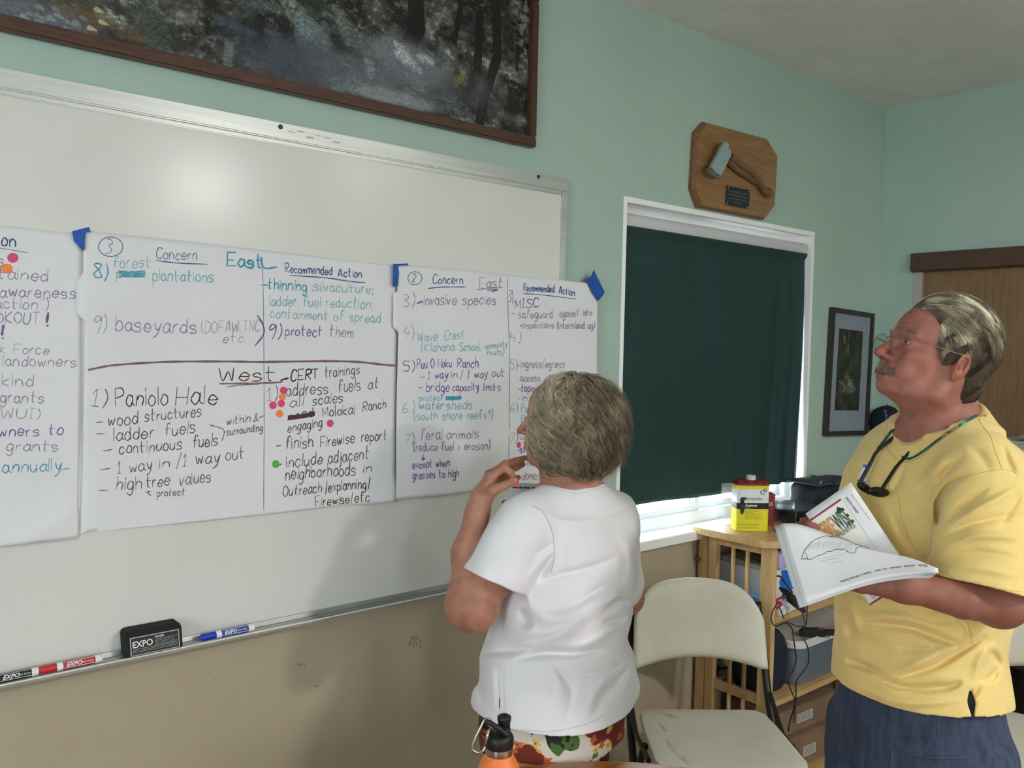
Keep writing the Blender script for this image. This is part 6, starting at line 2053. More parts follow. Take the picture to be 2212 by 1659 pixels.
class Surf:
    """camera-side surface point of an object for laying seams, cords and pockets on cloth"""
    def __init__(s, V, Q):
        s.b = BVHTree.FromPolygons([tuple(v) for v in V], [tuple(q) for q in Q])
    def hit(s, px, py, lift=0.002):
        r = Vector(ray(px, py)).normalized()
        h, nn, i, d = s.b.ray_cast(Vector(CAM), r)
        if h is None:
            return None
        if nn.dot(r) > 0:
            nn = -nn
        return np.array(h + nn * lift)
    def line(s, pts, n=8, lift=0.001):
        out = [s.hit(*p, lift) for p in (spline(pts, n) if len(pts) > 2 else spline(pts, n))]
        return [p for p in out if p is not None]
def limb_hand(f, wrist, joints, palm_r, k=0.006):
    """joints: dict finger -> list of points from knuckle to tip with radii"""
    for name, (pts, rs) in joints.items():
        f.chain(pts, rs, k)
# ------------------------------------------------------------------ the woman
wom = thing('person', (at(1200, 1500, 2.02)[0], at(1200, 1500, 2.02)[1], 0.0), 'person with curly grey bob in a white blouse, seen from behind, hand at chin', 'person')
wf = np.array([-0.50, 0.866, 0.0])
tip = at(1117, 930, 2.055)
HW = Head((0, 0, 0), wf, math.radians(3), 0.95)
HW.o = tip - HW.R @ (np.array([11.75, 0, -3.5]) * HW.k)
ba = math.radians(8)
WF = np.array([-math.sin(ba), math.cos(ba), 0]); WL = np.array([-math.cos(ba), -math.sin(ba), 0])
fw = HW.field(False, 0.6)
nb = at(1240, 1062, 2.03)
fw.cone(HW.w(-3.2, 0, -4), nb, 0.052, 0.056, 0.03)
fw.cone(HW.w(0.5, 0, -8), nb + WF * 0.03, 0.045, 0.054, 0.03)
fw.cone(nb + [0, 0, -0.015], at(1165, 1105, 1.96), 0.056, 0.045, 0.04)
fw.cone(nb + [0, 0, -0.015], at(1320, 1105, 2.10), 0.056, 0.045, 0.04)
fw.ell(at(1240, 1160, 2.03), (0.13, 0.080, 0.11), np.stack([WL, WF, _v(0, 0, 1)], 1), 0.04)
V1, Q1 = nets(fw, HW.o + [-0.20, -0.20, -0.33], HW.o + [0.22, 0.20, 0.13], 0.0024)
V1 = relax(V1, Q1, 1, 0.4)
# left arm and hand
fa = Field()
sh_ = at(1140, 1135, 1.94); el = at(1017, 1306, 1.90); wr = at(1031, 1108, 1.965)
fa.cone(sh_, el, 0.055, 0.050, 0.01)
fa.ell(at(1022, 1318, 1.90), (0.048, 0.05, 0.042), None, 0.03)
fa.cone(el, at(1012, 1195, 1.935), 0.049, 0.036, 0.03)
fa.cone(at(1012, 1195, 1.935), wr, 0.036, 0.0255, 0.02)
fa.cone(wr, at(1040, 1072, 1.965), 0.0245, 0.0255, 0.02)
idx_m, mid_m, rng_m, pin_m = at(1062, 1030, 1.955), at(1057, 1026, 1.975), at(1060, 1030, 1.995), at(1065, 1038, 2.012)
for p, r0, r1 in ((idx_m, .018, .0115), (mid_m, .019, .0115), (rng_m, .018, .011), (pin_m, .017, .0105)):
    fa.cone(at(1042, 1074, 1.972), p, r0, r1, 0.012)
fing = [
    ([idx_m, at(1089, 1009, 1.948), at(1103, 1021, 1.952), at(1110, 1033, 1.960)], [.0098, .0092, .0082, .0070]),
    ([mid_m, at(1092, 1003, 1.982), at(1114, 996, 2.004), at(1132, 990, 2.026)], [.0100, .0093, .0084, .0073]),
    ([rng_m, at(1094, 1013, 2.010), at(1115, 1010, 2.032), at(1129, 1003, 2.045)], [.0096, .0088, .0080, .0070]),
    ([pin_m, at(1093, 1030, 2.028), at(1108, 1032, 2.040), at(1120, 1032, 2.046)], [.0086, .0078, .0072, .0064]),
    ([at(1046, 1080, 1.958), at(1066, 1058, 1.944), at(1090, 1048, 1.945), at(1109, 1040, 1.956)], [.0160, .0125, .0098, .0080])]
for pts, rs in fing:
    fa.chain(pts, rs, 0.007)
    fa.ell(pts[1], (rs[1] * 1.07,) * 3, None, 0.004)
def hand_creases(P, F):
    return F - 0.0004 * np.sin(P @ _v(500, 320, 410)) * (np.abs(F) < 0.01)
V2, Q2 = nets(fa, at(1000, 1200, 1.95) - [0.13, 0.16, 0.20], at(1000, 1200, 1.95) + [0.24, 0.17, 0.30], 0.0021)
V2 = relax(V2, Q2, 1, 0.35)
# right arm (mostly hidden, holding the notebook against the chest), torso and legs under the clothes
fr_ = Field()
rs_, re_, rw_ = at(1325, 1130, 2.13), at(1352, 1290, 2.23), at(1190, 1215, 2.24)
fr_.cone(rs_, re_, 0.050, 0.044, 0.02)
fr_.cone(re_, rw_, 0.044, 0.027, 0.02)
hx = (rw_ - re_) / np.linalg.norm(rw_ - re_)
pm = rw_ + hx * 0.06
fr_.cone(rw_, pm, 0.026, 0.030, 0.02)
for k in range(4):
    a = pm + hx * 0.03 + _v(0, 0, 0.03 - 0.02 * k)
    fr_.chain([a, a + hx * 0.035 + WF * 0.012, a + hx * 0.055 + WF * 0.02, a + hx * 0.07 + WF * 0.012], [.010, .0095, .0085, .0075], 0.006)
fr_.chain([rw_ + hx * 0.02 + _v(0, 0, .02), rw_ + hx * 0.05 + _v(0, 0, 0.05), rw_ + hx * 0.085 + _v(0, 0, 0.062)], [.014, .0115, .009], 0.008)
pel = at(1195, 1500, 2.0)
fr_.loft([nb + [0, 0, -0.10], nb + [0, 0, -0.25], pel + [0, 0, 0.12], pel + [0, 0, -0.02], pel + [0, 0, -0.10]], [.11, .125, .125, .145, .15], [.07, .09, .10, .115, .12], WL, WF, 0.02)
hips = [pel + s_ * WL * 0.085 + [0, 0, -0.06] for s_ in (1, -1)]
knee = [h_ + [0, 0.02, 0.46 - h_[2]] for h_ in hips]
ank = [_v(k_[0], k_[1] - 0.01, 0.09) for k_ in knee]
for h_, k_, a_ in zip(hips, knee, ank):
    fr_.cone(h_, k_, 0.075, 0.052, 0.03)
    fr_.cone(k_, a_, 0.050, 0.034, 0.02)
V3, Q3 = nets(fr_, pel - [0.34, 0.32, pel[2] - 0.03], pel + [0.36, 0.42, 0.62], 0.006, 4)
V, Q = join_parts([(V1, Q1), (V2, Q2), (V3, Q3)])
WB = rgb(186, 130, 106); WRd = rgb(186, 108, 88); WLp = rgb(166, 96, 88)
cols = HW.tint(V, WB, WRd, WLp)
px_, py_, dd_ = project(V)
isarm = (np.arange(len(V)) >= len(V1))
nn_ = np.sin(V @ _v(90, 60, 70)) * np.sin(V @ _v(40, 120, 55))
cols[isarm] = cols[isarm] * (1 - 0.10 * np.clip(nn_[isarm], 0, 1))[:, None]
fk = 0 * np.clip((np.sin(V @ _v(420, 260, 380)) * np.sin(V @ _v(-300, 410, 260)) - 0.62) * 2.2, 0, 1) * isarm
cols = cols * (1 - 0.28 * fk)[:, None]
cols[isarm] *= 0.86
me = fast_mesh(V, Q)
paint(me, cols)
wb_ = link('body', me, SKIN, wom, smooth=True)
eyes(HW, wb_)
# fingernails
NAIL = mat('fingernail', (214, 168, 150), 0.25)
def nail(p0, p1, r, out, parent):
    t_ = (p1 - p0) / np.linalg.norm(p1 - p0)
    out = out - t_ * (out @ t_); out /= np.linalg.norm(out)
    side = np.cross(t_, out)
    c = p1 + out * r * 0.80
    vv = []
    for i in range(6):
        for j in range(5):
            u = -1 + 2 * j / 4; w_ = -0.9 + 1.8 * i / 5
            vv.append(c + t_ * w_ * r * 0.75 + side * u * r * 0.62 * (1 - 0.15 * max(0, w_)) - out * r * (0.28 * u * u - 0.16))
    o = MB().add(vv, [(i * 5 + j, i * 5 + j + 1, (i + 1) * 5 + j + 1, (i + 1) * 5 + j) for i in range(5) for j in range(4)]).build('fingernail', NAIL, parent, smooth=True)
    return o
camdir = lambda p: (CAM - p) / np.linalg.norm(CAM - p)
nail(fing[4][0][2], fing[4][0][3], .0080, camdir(fing[4][0][3]) + _v(-0.5, 0.2, 0.3), wb_)
nail(fing[0][0][2], fing[0][0][3], .0070, _v(-0.3, 0.1, 1.0) - camdir(fing[0][0][3]) * 0.3, wb_)

# blouse
CW = mat('white_cotton', (232, 230, 234), 0.75, bump=0.12, bs=900, sheen=0.15)
fs = Field()
cc_ = lambda px, py, d: at(px, py, d)
fs.loft([cc_(1240, 1108, 2.03), cc_(1240, 1160, 2.03), cc_(1240, 1230, 2.035), cc_(1222, 1310, 2.03), cc_(1203, 1380, 2.02), cc_(1197, 1450, 2.01), cc_(1196, 1520, 2.0), cc_(1196, 1580, 2.0)],
        [0.135, 0.168, 0.176, 0.178, 0.182, 0.194, 0.202, 0.206], [0.085, 0.115, 0.128, 0.142, 0.150, 0.166, 0.176, 0.178], WL, WF, 0.03, 2.2)
fs.cone(nb + [0, 0, -0.022], at(1148, 1120, 1.95), 0.066, 0.062, 0.05)
fs.cone(nb + [0, 0, -0.022], at(1322, 1112, 2.11), 0.066, 0.060, 0.05)
s0, s1 = at(1132, 1142, 1.93), at(1070, 1255, 1.905)
adir = (s1 - s0) / np.linalg.norm(s1 - s0)
hemn = adir * 0.80 + np.array([-0.0, 0.0, -0.2]); hemn /= np.linalg.norm(hemn)
def sleeve_f(a, b, ra, rb, n_, wall=0.008, deep=0.035):
    a = np.array(a); b = np.array(b); ab = b - a; L = np.linalg.norm(ab); ax = ab / L
    def f(P):
        q = P - a
        t = q @ ax
        rad = np.linalg.norm(q - t[:, None] * ax, axis=1)
        tt = np.clip(t / L, 0, 1.25)
        R = ra + (rb - ra) * tt
        d = np.where(t < 0, np.linalg.norm(q, axis=1) - ra, rad - R)
        cut = (P - b) @ n_
        d = np.maximum(d, cut)
        return np.maximum(d, -np.maximum(rad - (R - wall), -(cut + deep)))
    return f
fs.func(sleeve_f(s0, s1, 0.071, 0.079, hemn, 0.013, 0.020), (s0 + s1) / 2, 0.18, 0.022)
r0, r1 = at(1318, 1135, 2.12), at(1336, 1262, 2.19)
fs.cone(r0, r1, 0.062, 0.066, 0.035)
fs.ell(at(1150, 1490, 1.93), (0.10, 0.09, 0.10), None, 0.06)
# side flap of the vented hem
fs.cone(at(1335, 1440, 2.04), at(1362, 1478, 2.03), 0.030, 0.012, 0.05)
# openings: neckline, sleeve ends, hem
nk = at(1240, 1040, 2.03)
def cutter(P):
    """neck opening, an upright soft cylinder, wider to the front"""
    q = P - nk
    u = q @ WL; v = q @ WF
    d = np.sqrt((u / 0.088) ** 2 + ((v - 0.012) / 0.075) ** 2)
    return (d - 1) * 0.08
def neck_cut(P, F):
    m = (P[:, 2] > nk[2] - 0.06)
    G_ = F.copy()
    q = P[m] - nk
    v = q @ WF; u = q @ WL
    # the collar edge: a bowl whose rim dips to the front
    inner = np.maximum(cutter(P[m]), -(q[:, 2] + 0.036 + 0.010 * np.clip(v / 0.08, -1, 1) * 1.0 + 0.0 * u))
    G_[m] = np.maximum(F[m], -inner)
    return G_
HEMZ = at(1200, 1586, 1.83)[2]
def hem_cut(P, F):
    u = (P - pel) @ WL; v = (P - pel) @ WF
    hz = HEMZ + 0.012 * np.clip(np.abs(u) / 0.2, 0, 1) ** 3
    F = np.maximum(F, hz - P[:, 2])
    c = pel
    d = np.sqrt((u / 0.188) ** 2 + ((v) / 0.160) ** 2)
    hol = np.maximum((d - 1) * 0.17, P[:, 2] - hz - 0.022)
    return np.where(P[:, 2] < HEMZ + 0.05, np.maximum(F, -hol), F)
fs.post += [folds([
    ([(1123, 1312), (1134, 1342), (1150, 1356)], -15.1875, 9),
    ([(1105, 1392), (1160, 1384), (1235, 1352), (1300, 1300), (1350, 1270)], 15.1875, 16),
    ([(1040, 1410), (1100, 1405), (1162, 1400)], -13.5, 9),
    ([(1110, 1428), (1170, 1412), (1240, 1412), (1312, 1400)], -16.875, 8),
    ([(1150, 1372), (1200, 1360), (1245, 1330)], -8.4375, 8),
    ([(1155, 1258), (1210, 1242), (1268, 1229), (1345, 1200)], -10.125, 8),
    ([(1239, 1310), (1275, 1285), (1311, 1261)], -8.4375, 7),
    ([(1135, 1300), (1180, 1335), (1230, 1330), (1290, 1290)], 10.125, 14),
    ([(1195, 1440), (1225, 1470), (1235, 1500), (1221, 1560)], -10.125, 9),
    ([(1182, 1432), (1205, 1465), (1212, 1520)], 6.75, 10),
    ([(1358, 1440), (1330, 1480), (1300, 1505), (1282, 1550)], -13.5, 10),
    ([(1322, 1440), (1290, 1500), (1255, 1560)], 6.75, 12),
    ([(1300, 1322), (1335, 1300), (1362, 1302)], -10.125, 6),
    ([(1310, 1308), (1335, 1288), (1364, 1294)], 10.125, 6),
    ([(1300, 1345), (1330, 1340), (1356, 1330)], -8.4375, 6),
    ([(1240, 1400), (1280, 1385), (1340, 1350)], 6.75, 8),
    ([(1290, 1455), (1320, 1448), (1345, 1430)], -6.75, 6),
    ([(1250, 1462), (1275, 1458), (1300, 1450)], -5.0625, 5),
    ([(1060, 1300), (1080, 1340), (1095, 1390)], -8.4375, 10),
    ([(1030, 1420), (1035, 1470), (1045, 1530)], -10.125, 10),
    ([(1060, 1430), (1066, 1480), (1070, 1540)], 6.75, 9),
    ([(1205, 1130), (1215, 1190), (1200, 1240)], -5.0625, 10),
    ([(1200, 1195), (1180, 1225), (1158, 1256)], -10.125, 6),
    ([(1188, 1190), (1165, 1220), (1140, 1250)], 8.4375, 7),
    ([(1195, 1170), (1170, 1190), (1150, 1200)], -5.0625, 6),
    ([(1110, 1110), (1070, 1140), (1050, 1180)], 5.0625, 16),
    ([(1150, 1130), (1120, 1170), (1060, 1200)], -5.0625, 10),
    ([(1230, 1170), (1260, 1150), (1320, 1140)], -3.375, 16),
    ([(1240, 1225), (1250, 1190), (1290, 1160)], -6.75, 10),
    ([(1330, 1160), (1350, 1210), (1340, 1260)], -6.75, 9),
    ], 2.03), wob(0.0025, 45, 4), neck_cut, hem_cut]
VS, QS = nets(fs, at(1200, 1330, 2.0) - [0.34, 0.32, 0.37], at(1200, 1330, 2.0) + [0.34, 0.36, 0.36], 0.0032)
VS = relax(VS, QS, 1, 0.4)
link('blouse', fast_mesh(VS, QS), CW, wom, smooth=True)
bl = wom.children[-1]
SW = Surf(VS, QS)
def rim_band(S_, c, u_, v_, ru, rv, vo, facs, m, name, parent, lift=0.002, n=72, top=0.15):
    """a band of cloth laid along the neck opening"""
    rows = []
    for i in range(n):
        a = 2 * math.pi * i / n
        row = []
        for f in facs:
            p = c + u_ * ru * f * math.cos(a) + v_ * (vo + rv * f * math.sin(a)) + _v(0, 0, top)
            h, nn, ii, dd = S_.b.ray_cast(Vector(p), Vector((0, 0, -1)))
            row.append(None if h is None or h.z < c[2] - 0.16 else np.array(h) + _v(0, 0, lift))
        ok = [q for q in row if q is not None]
        if not ok:
            rows.append(None); continue
        row = [q if q is not None else ok[0] for q in row]
        rows.append(row)
    good = [r for r in rows if r is not None]
    k = len(facs)
    Z = np.array(good)
    for _ in range(8):
        Z = (np.roll(Z, 1, 0) + 2 * Z + np.roll(Z, -1, 0)) / 4
    V = Z.reshape(-1, 3); m_ = len(good)
    # turned-in inner lip
    lip = Z[:, 0] + (c + _v(0, 0, 0) - Z[:, 0]) * _v(1, 1, 0) * 0.06 + _v(0, 0, -0.012)
    V = np.vstack([V, lip])
    F = [(i * k + j, ((i + 1) % m_) * k + j, ((i + 1) % m_) * k + j + 1, i * k + j + 1) for i in range(m_) for j in range(k - 1)]
    F += [(m_ * k + i, m_ * k + (i + 1) % m_, ((i + 1) % m_) * k, i * k) for i in range(m_)]
    MB().tube([p + _v(0, 0, 0.0003) for p in Z[:, -1]] + [Z[0, -1] + _v(0, 0, 0.0003)], 0.0006, 6).build('band_seam', SEAM if parent is bl else YSE, parent, smooth=True)
    return MB().add(V, F).build(name, m, parent, smooth=True)
SEAM = mat('white_seam', (206, 203, 208), 0.8)
YSE = mat('yellow_seam', (206, 170, 90), 0.85)
rim_band(SW, nk, WL, WF, 0.088, 0.075, 0.012, (1.0, 1.035, 1.07, 1.11), CW, 'neck_band', bl, 0.0022)
SEAM = mat('white_seam', (206, 203, 208), 0.8)
for nm, pts, r in (('sleeve_seam', [(1150, 1092), (1172, 1106), (1190, 1140), (1197, 1180), (1196, 1215), (1190, 1236)], 0.0012), ('side_seam', [(1082, 1430), (1079, 1470), (1080, 1520), (1080, 1560)], 0.0014), ('hem_stitch', [(1035, 1545), (1060, 1562), (1110, 1574), (1190, 1579), (1260, 1566), (1305, 1545)], 0.0007), ('back_seam', [(1090, 1435), (1089, 1480), (1091, 1530), (1092, 1560)], 0.0006)):
    L_ = SW.line(pts, 7, 0.0003)
    if len(L_) > 2:
        MB().tube(L_, r, 6).build(nm, SEAM, bl, smooth=True)
L_ = SW.line([(1080, 1508), (1080, 1528)], 8, 0.0016)
if len(L_) > 1:
    MB().tube(L_, 0.0011, 6).build('vent_slit', mat('slit_shadow_cloth', (40, 38, 38), 0.9), bl)

# patterned trousers
def patt():
    h, w = 512, 768
    im = np.zeros((h, w, 3)) + s3(214, 204, 190)
    r = np.random.default_rng(9)
    YY, XX = np.mgrid[0:h, 0:w]
    n = noise2(h, w, 120, 31, 3)
    im[n > 0.55] = s3(112, 34, 24)
    im[(n > 0.53) & (n < 0.555)] = s3(206, 158, 74)
    im[n < 0.30] = s3(28, 30, 26)
    n2_ = noise2(h, w, 36, 33, 2)
    im[(n < 0.31) & (n2_ > 0.56)] = s3(70, 104, 44)
    for k in range(90):
        x, y = r.random() * w, r.random() * h
        c = s3(196, 96, 52) if n[int(y), int(x)] > 0.5 else s3(216, 176, 96)
        for p in range(5):
            a = p * 1.257 + r.random()
            splat_line(im, x, y, x + 15 * math.cos(a), y + 15 * math.sin(a), 9, c, 0.95)
        splat_line(im, x, y, x + 1, y, 4, s3(150, 40, 24), 1)
    # band of dark squares with pale leaves
    for gx in list(range(0, 210, 38)) + list(range(610, 760, 38)):
        for gy in range(300, 512, 38):
            im[gy:gy + 38, gx:gx + 38] = s3(36, 22, 22)
            im[gy:gy + 2, gx:gx + 38] = s3(200, 190, 182); im[gy:gy + 38, gx:gx + 2] = s3(200, 190, 182)
            for p in range(8):
                a = p * math.pi / 4 + 0.2
                cx, cy = gx + 19, gy + 19
                splat_line(im, cx + 3 * math.cos(a), cy + 3 * math.sin(a), cx + 14 * math.cos(a), cy + 14 * math.sin(a), 3.0, s3(206, 198, 190), 1)
    im[288:300, 0:210] = s3(206, 150, 60)
    return im
fp = Field()
fp.loft([pel + [0, 0, 0.10], pel + [0, 0, 0.0], pel + [0, 0, -0.10]], [.16, .178, .182], [.13, .148, .146], WL, WF, 0.02)
for h_, k_, a_ in zip(hips, knee, ank):
    fp.cone(h_ + [0, 0, -0.02], k_, 0.092, 0.085, 0.03)
    fp.cone(k_, a_ + [0, 0, 0.03], 0.085, 0.090, 0.03)
fp.post += [wob(0.006, 30, 8), lambda P, F: np.maximum(F, 0.06 - P[:, 2])]
VP, QP = nets(fp, pel - [0.30, 0.28, pel[2] - 0.03], pel + [0.30, 0.30, 0.12], 0.0055, 4)
pm_ = image_mat('trouser_print', patt(), 0.8)
nt = NT.__new__(NT); nt.t = pm_.node_tree
tx = [n for n in pm_.node_tree.nodes if n.type == 'TEX_IMAGE'][0]
g_ = nt.n('ShaderNodeNewGeometry'); mp = nt.n('ShaderNodeMapping')
mp.inputs['Scale'].default_value = (2.06, 3.1, 1.0)
mp.inputs['Location'].default_value = (0.363, 0.18, 0.0)
dq = nt.n('ShaderNodeVectorMath', operation='DOT_PRODUCT'); dq.inputs[1].default_value = (0.85, -0.5, 0.0)
nt.l(g_.outputs['Position'], dq.inputs[0])
sq = nt.n('ShaderNodeSeparateXYZ'); nt.l(g_.outputs['Position'], sq.inputs[0])
cq = nt.n('ShaderNodeCombineXYZ'); nt.l(dq.outputs['Value'], cq.inputs[0]); nt.l(sq.outputs[2], cq.inputs[1])
nt.l(cq.outputs[0], mp.inputs['Vector']); nt.l(mp.outputs[0], tx.inputs['Vector'])
link('trousers', fast_mesh(VP, QP), pm_, wom, smooth=True)
SHO = mat('brown_leather', (92, 66, 48), 0.5)
for a_ in ank:
    s_ = Field().ell(a_ + WF * 0.055 + _v(0, 0, -0.045), (0.045, 0.125, 0.042), np.stack([WL, WF, _v(0, 0, 1)], 1)).cone(a_ + _v(0, 0, -0.03), a_ + _v(0, 0, 0.01), 0.042, 0.038, 0.02)
    s_.post.append(lambda P, F: np.maximum(F, 0.003 - P[:, 2]))
    v_, q_ = nets(s_, a_ - [0.14, 0.14, 0.10], a_ + [0.14, 0.22, 0.08], 0.006, 4)
    link('shoe', fast_mesh(v_, q_), SHO, wom, smooth=True)

# hair: a solid under-mass and many wavy strands
def env_r(az, th, front_cut=True):
    """radius (cm) of the hair envelope in the head frame around HC; az 0 = forward, th 0 = crown, pi = down"""
    d = np.stack([np.sin(th) * np.cos(az), np.sin(th) * np.sin(az), np.cos(th)], -1)
    rx = np.where(d[..., 0] > 0, 10.2, 13.3)
    ry = 10.6
    rz = np.where(d[..., 2] > 0, 12.0, 14.6)
    e = np.where(d[..., 2] > 0, 2.15, 2.7)
    s_ = (np.abs(d[..., 0] / rx) ** e + np.abs(d[..., 1] / ry) ** e + np.abs(d[..., 2] / rz) ** e)
    return d, s_ ** (-1 / e)
HC = np.array([-2.6, 0.0, 1.2])
hr = np.random.default_rng(77)
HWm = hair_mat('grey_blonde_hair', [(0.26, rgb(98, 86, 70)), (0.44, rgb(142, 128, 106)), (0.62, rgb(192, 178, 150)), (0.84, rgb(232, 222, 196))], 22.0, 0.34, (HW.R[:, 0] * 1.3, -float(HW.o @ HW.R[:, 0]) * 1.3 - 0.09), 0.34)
fh = Field()
def hairmass(P):
    q = HW.loc(P) - HC
    r = np.linalg.norm(q, axis=1) + 1e-9
    th = np.arccos(np.clip(q[:, 2] / r, -1, 1)); az = np.arctan2(q[:, 1], q[:, 0])
    _, R = env_r(az, th)
    wv = 0.35 * np.sin(az * 11 + 3 * np.sin(th * 5)) * np.sin(th) + 0.25 * np.sin(th * 14 + az * 5)
    d = (r - (R * 0.90 - 0.55 + wv)) * HW.k
    q2 = HW.loc(P)
    # keep the face and the neck free
    face = (q2[:, 0] - (4.0 + np.clip(q2[:, 2] - 3.5, 0, 9) * 0.95)) * HW.k
    bot = (-12.8 + 0.3 * np.sin(az * 9) - q2[:, 2]) * HW.k
    return np.maximum(np.maximum(d, face), bot)
fh.func(hairmass, HW.w(*HC), 0.17)
VH, QH = nets(fh, HW.w(*HC) - [0.19, 0.19, 0.19], HW.w(*HC) + [0.19, 0.19, 0.19], 0.0038, 4)
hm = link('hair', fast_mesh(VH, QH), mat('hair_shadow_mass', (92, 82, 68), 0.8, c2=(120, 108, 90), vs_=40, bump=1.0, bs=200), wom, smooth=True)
K = 30
def wave_hair(nclump, per, seed, lmin, lmax, wid, amp=1.0, rad0=0.00024):
    r = np.random.default_rng(seed)
    out = []; rad = []
    t = np.linspace(0, 1, K)
    n_ = 0
    while n_ < nclump:
        az = r.uniform(-math.pi, math.pi)
        th0 = math.acos(r.uniform(-0.10, 1.0))
        front = abs(az) < 1.0
        if front and th0 > 0.95:
            continue
        n_ += 1
        lay = r.uniform(lmin, lmax)
        sg = 1 if az > 0 else -1
        if front:
            az1 = sg * r.uniform(0.80, 1.35); th1 = r.uniform(1.75, 2.45); pw = 2.2
        else:
            az1 = az * r.uniform(0.92, 1.06); th1 = r.uniform(2.10, 2.82); pw = 1.5
            if abs(az1) < 0.85:
                az1 = sg * 0.85
        L = (th1 - th0) * 12.5
        lam = r.uniform(4.2, 6.4)                 # wavelength in cm
        f1 = max(0.6, L / lam)
        ph = 2.6 * math.sin(2.3 * az + 1) + 1.7 * math.cos(5.3 * az) + 1.2 * th0 + r.normal() * 0.8
        am = r.uniform(0.7, 1.5) * amp
        kick = r.uniform(-1.0, 1.1)
        for c in range(per):
            e = r.normal(size=4)
            tt = t * (1 - 0.10 * r.random())
            th = th0 + (th1 - th0) * tt + 0.010 * e[0]
            azz = az + (az1 - az) * (1 - (1 - tt) ** pw)
            d, R = env_r(azz, th)
            sag = 1 - (1 - lay) * np.minimum(1, 2.0 * tt + 0.35) - 0.09 * np.exp(-tt * 8)
            grow = np.clip(0.25 + tt * 1.15, 0.25, 1.3)
            ang = 2 * math.pi * f1 * tt + ph + 0.10 * e[3]
            wv_s = am * grow * np.sin(ang)
            wv_r = am * 0.50 * grow * np.cos(ang + 0.6) + kick * tt ** 4
            side = np.stack([-np.sin(azz), np.cos(azz), np.zeros_like(azz)], -1)
            w_ = wid * (0.45 + 0.75 * np.sin(np.pi * np.clip(tt, 0.05, 0.95)))
            q = HC + d * (R * sag + wv_r + wid * 0.45 * e[2])[:, None] + side * (wv_s + w_ * e[1])[:, None]
            out.append(HW.W(q)); rad.append(r.uniform(0.75, 1.35) * rad0)
    return np.array(out), np.array(rad)
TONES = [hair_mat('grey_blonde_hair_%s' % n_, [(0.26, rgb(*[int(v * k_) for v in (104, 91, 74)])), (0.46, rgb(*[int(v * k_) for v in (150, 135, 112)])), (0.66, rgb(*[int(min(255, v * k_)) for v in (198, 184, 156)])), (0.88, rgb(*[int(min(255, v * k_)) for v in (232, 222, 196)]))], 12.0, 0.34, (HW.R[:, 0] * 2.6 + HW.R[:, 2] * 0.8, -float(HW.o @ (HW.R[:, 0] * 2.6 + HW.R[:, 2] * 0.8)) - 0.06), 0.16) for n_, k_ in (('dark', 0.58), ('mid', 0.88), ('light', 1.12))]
for k_, (n_, sd) in enumerate(((460, 1), (560, 5), (380, 9))):
    PA, ra = wave_hair(n_, 30, sd, 0.85 + 0.02 * k_, 0.99 + 0.018 * k_, 0.15, 1.15, 0.00028)
    strands('hair_strands', PA, ra, TONES[k_], hm)
PB, rb2 = wave_hair(1500, 2, 2, 0.98, 1.07, 0.4, 1.3, 0.00013)
strands('flyaway_strands', PB, rb2, HWm, hm)
# brows
rbw = np.random.default_rng(5)
pb = np.zeros((160, 5, 3))
for i in range(160):
    y = (1 if i % 2 else -1)
    u = rbw.random()
    b0 = np.array([8.75 - 1.1 * u, y * (1.4 + 3.0 * u), 1.75 + 0.35 * math.sin(u * 3) + rbw.normal() * 0.12])
    for j in range(5):
        pb[i, j] = b0 + np.array([0.10 + 0.05 * j - 0.1 * u * j, y * 0.16 * j, 0.05 * j])
strands('eyebrow', HW.W(pb.reshape(-1, 3)).reshape(160, 5, 3), 0.00018, HWm, wb_)
pl_ = np.zeros((50, 4, 3))
for i in range(50):
    y = (1 if i % 2 else -1)
    u = (i // 2) / 25
    for j in range(4):
        pl_[i, j] = (8.25 - 0.5 * abs(u - .4) + 0.22 * j, y * (2.1 + 2.0 * u + 0.04 * j), 0.18 - 0.05 * j + 0.05 * j * j)
strands('eyelash', HW.W(pl_.reshape(-1, 3)).reshape(50, 4, 3), 0.00014, mat('lash_dark', (30, 24, 22), 0.5), wb_)

# sticker held between thumb and finger; notebook and papers in front of the chest
pk = at(1116, 1043, 1.962)
MB().prism([pk + _v(*(RM[0] * 0.009 * math.cos(a) * 0.6 + RM[1] * 0.010 * math.sin(a))) for a in np.linspace(0, 5.9, 14)], RM[2] * -1, 0.0006).build('dot_sticker', DOTS['pink'], label='pink dot sticker held between the woman\'s thumb and finger', cat='sticker')
def sheet(name, quad, m, parent, th=0.0006, label=None, cat=None, bend=0.0, n=10):
    a, b, c, d = [np.array(q, float) for q in quad]
    nrm = np.cross(b - a, d - a); nrm /= np.linalg.norm(nrm)
    V = []
    for i in range(n + 1):
        for j in range(n + 1):
            u, v = i / n, j / n
            V.append(a * (1 - u) * (1 - v) + b * u * (1 - v) + c * u * v + d * (1 - u) * v + nrm * bend * math.sin(math.pi * u))
    F = [(i * (n + 1) + j, (i + 1) * (n + 1) + j, (i + 1) * (n + 1) + j + 1, i * (n + 1) + j + 1) for i in range(n) for j in range(n)]
    o = link(name, mesh(V, F), m, parent, label=label, cat=cat, smooth=True)
    sd = o.modifiers.new('t', 'SOLIDIFY'); sd.thickness = th; sd.offset = 0
    return o
nbk = thing('spiral_notebook', at(1180, 1180, 2.24), 'grey spiral notebook held against the woman\'s chest, wire rings at its left edge', 'notebook')
NBC = mat('notebook_cover', (122, 124, 130), 0.6)
qd = lambda pts: [at(*p) for p in pts]
sheet('cover', qd([(1100, 1276, 2.212), (1290, 1288, 2.255), (1300, 1092, 2.255), (1103, 1077, 2.212)]), NBC, nbk, 0.010)
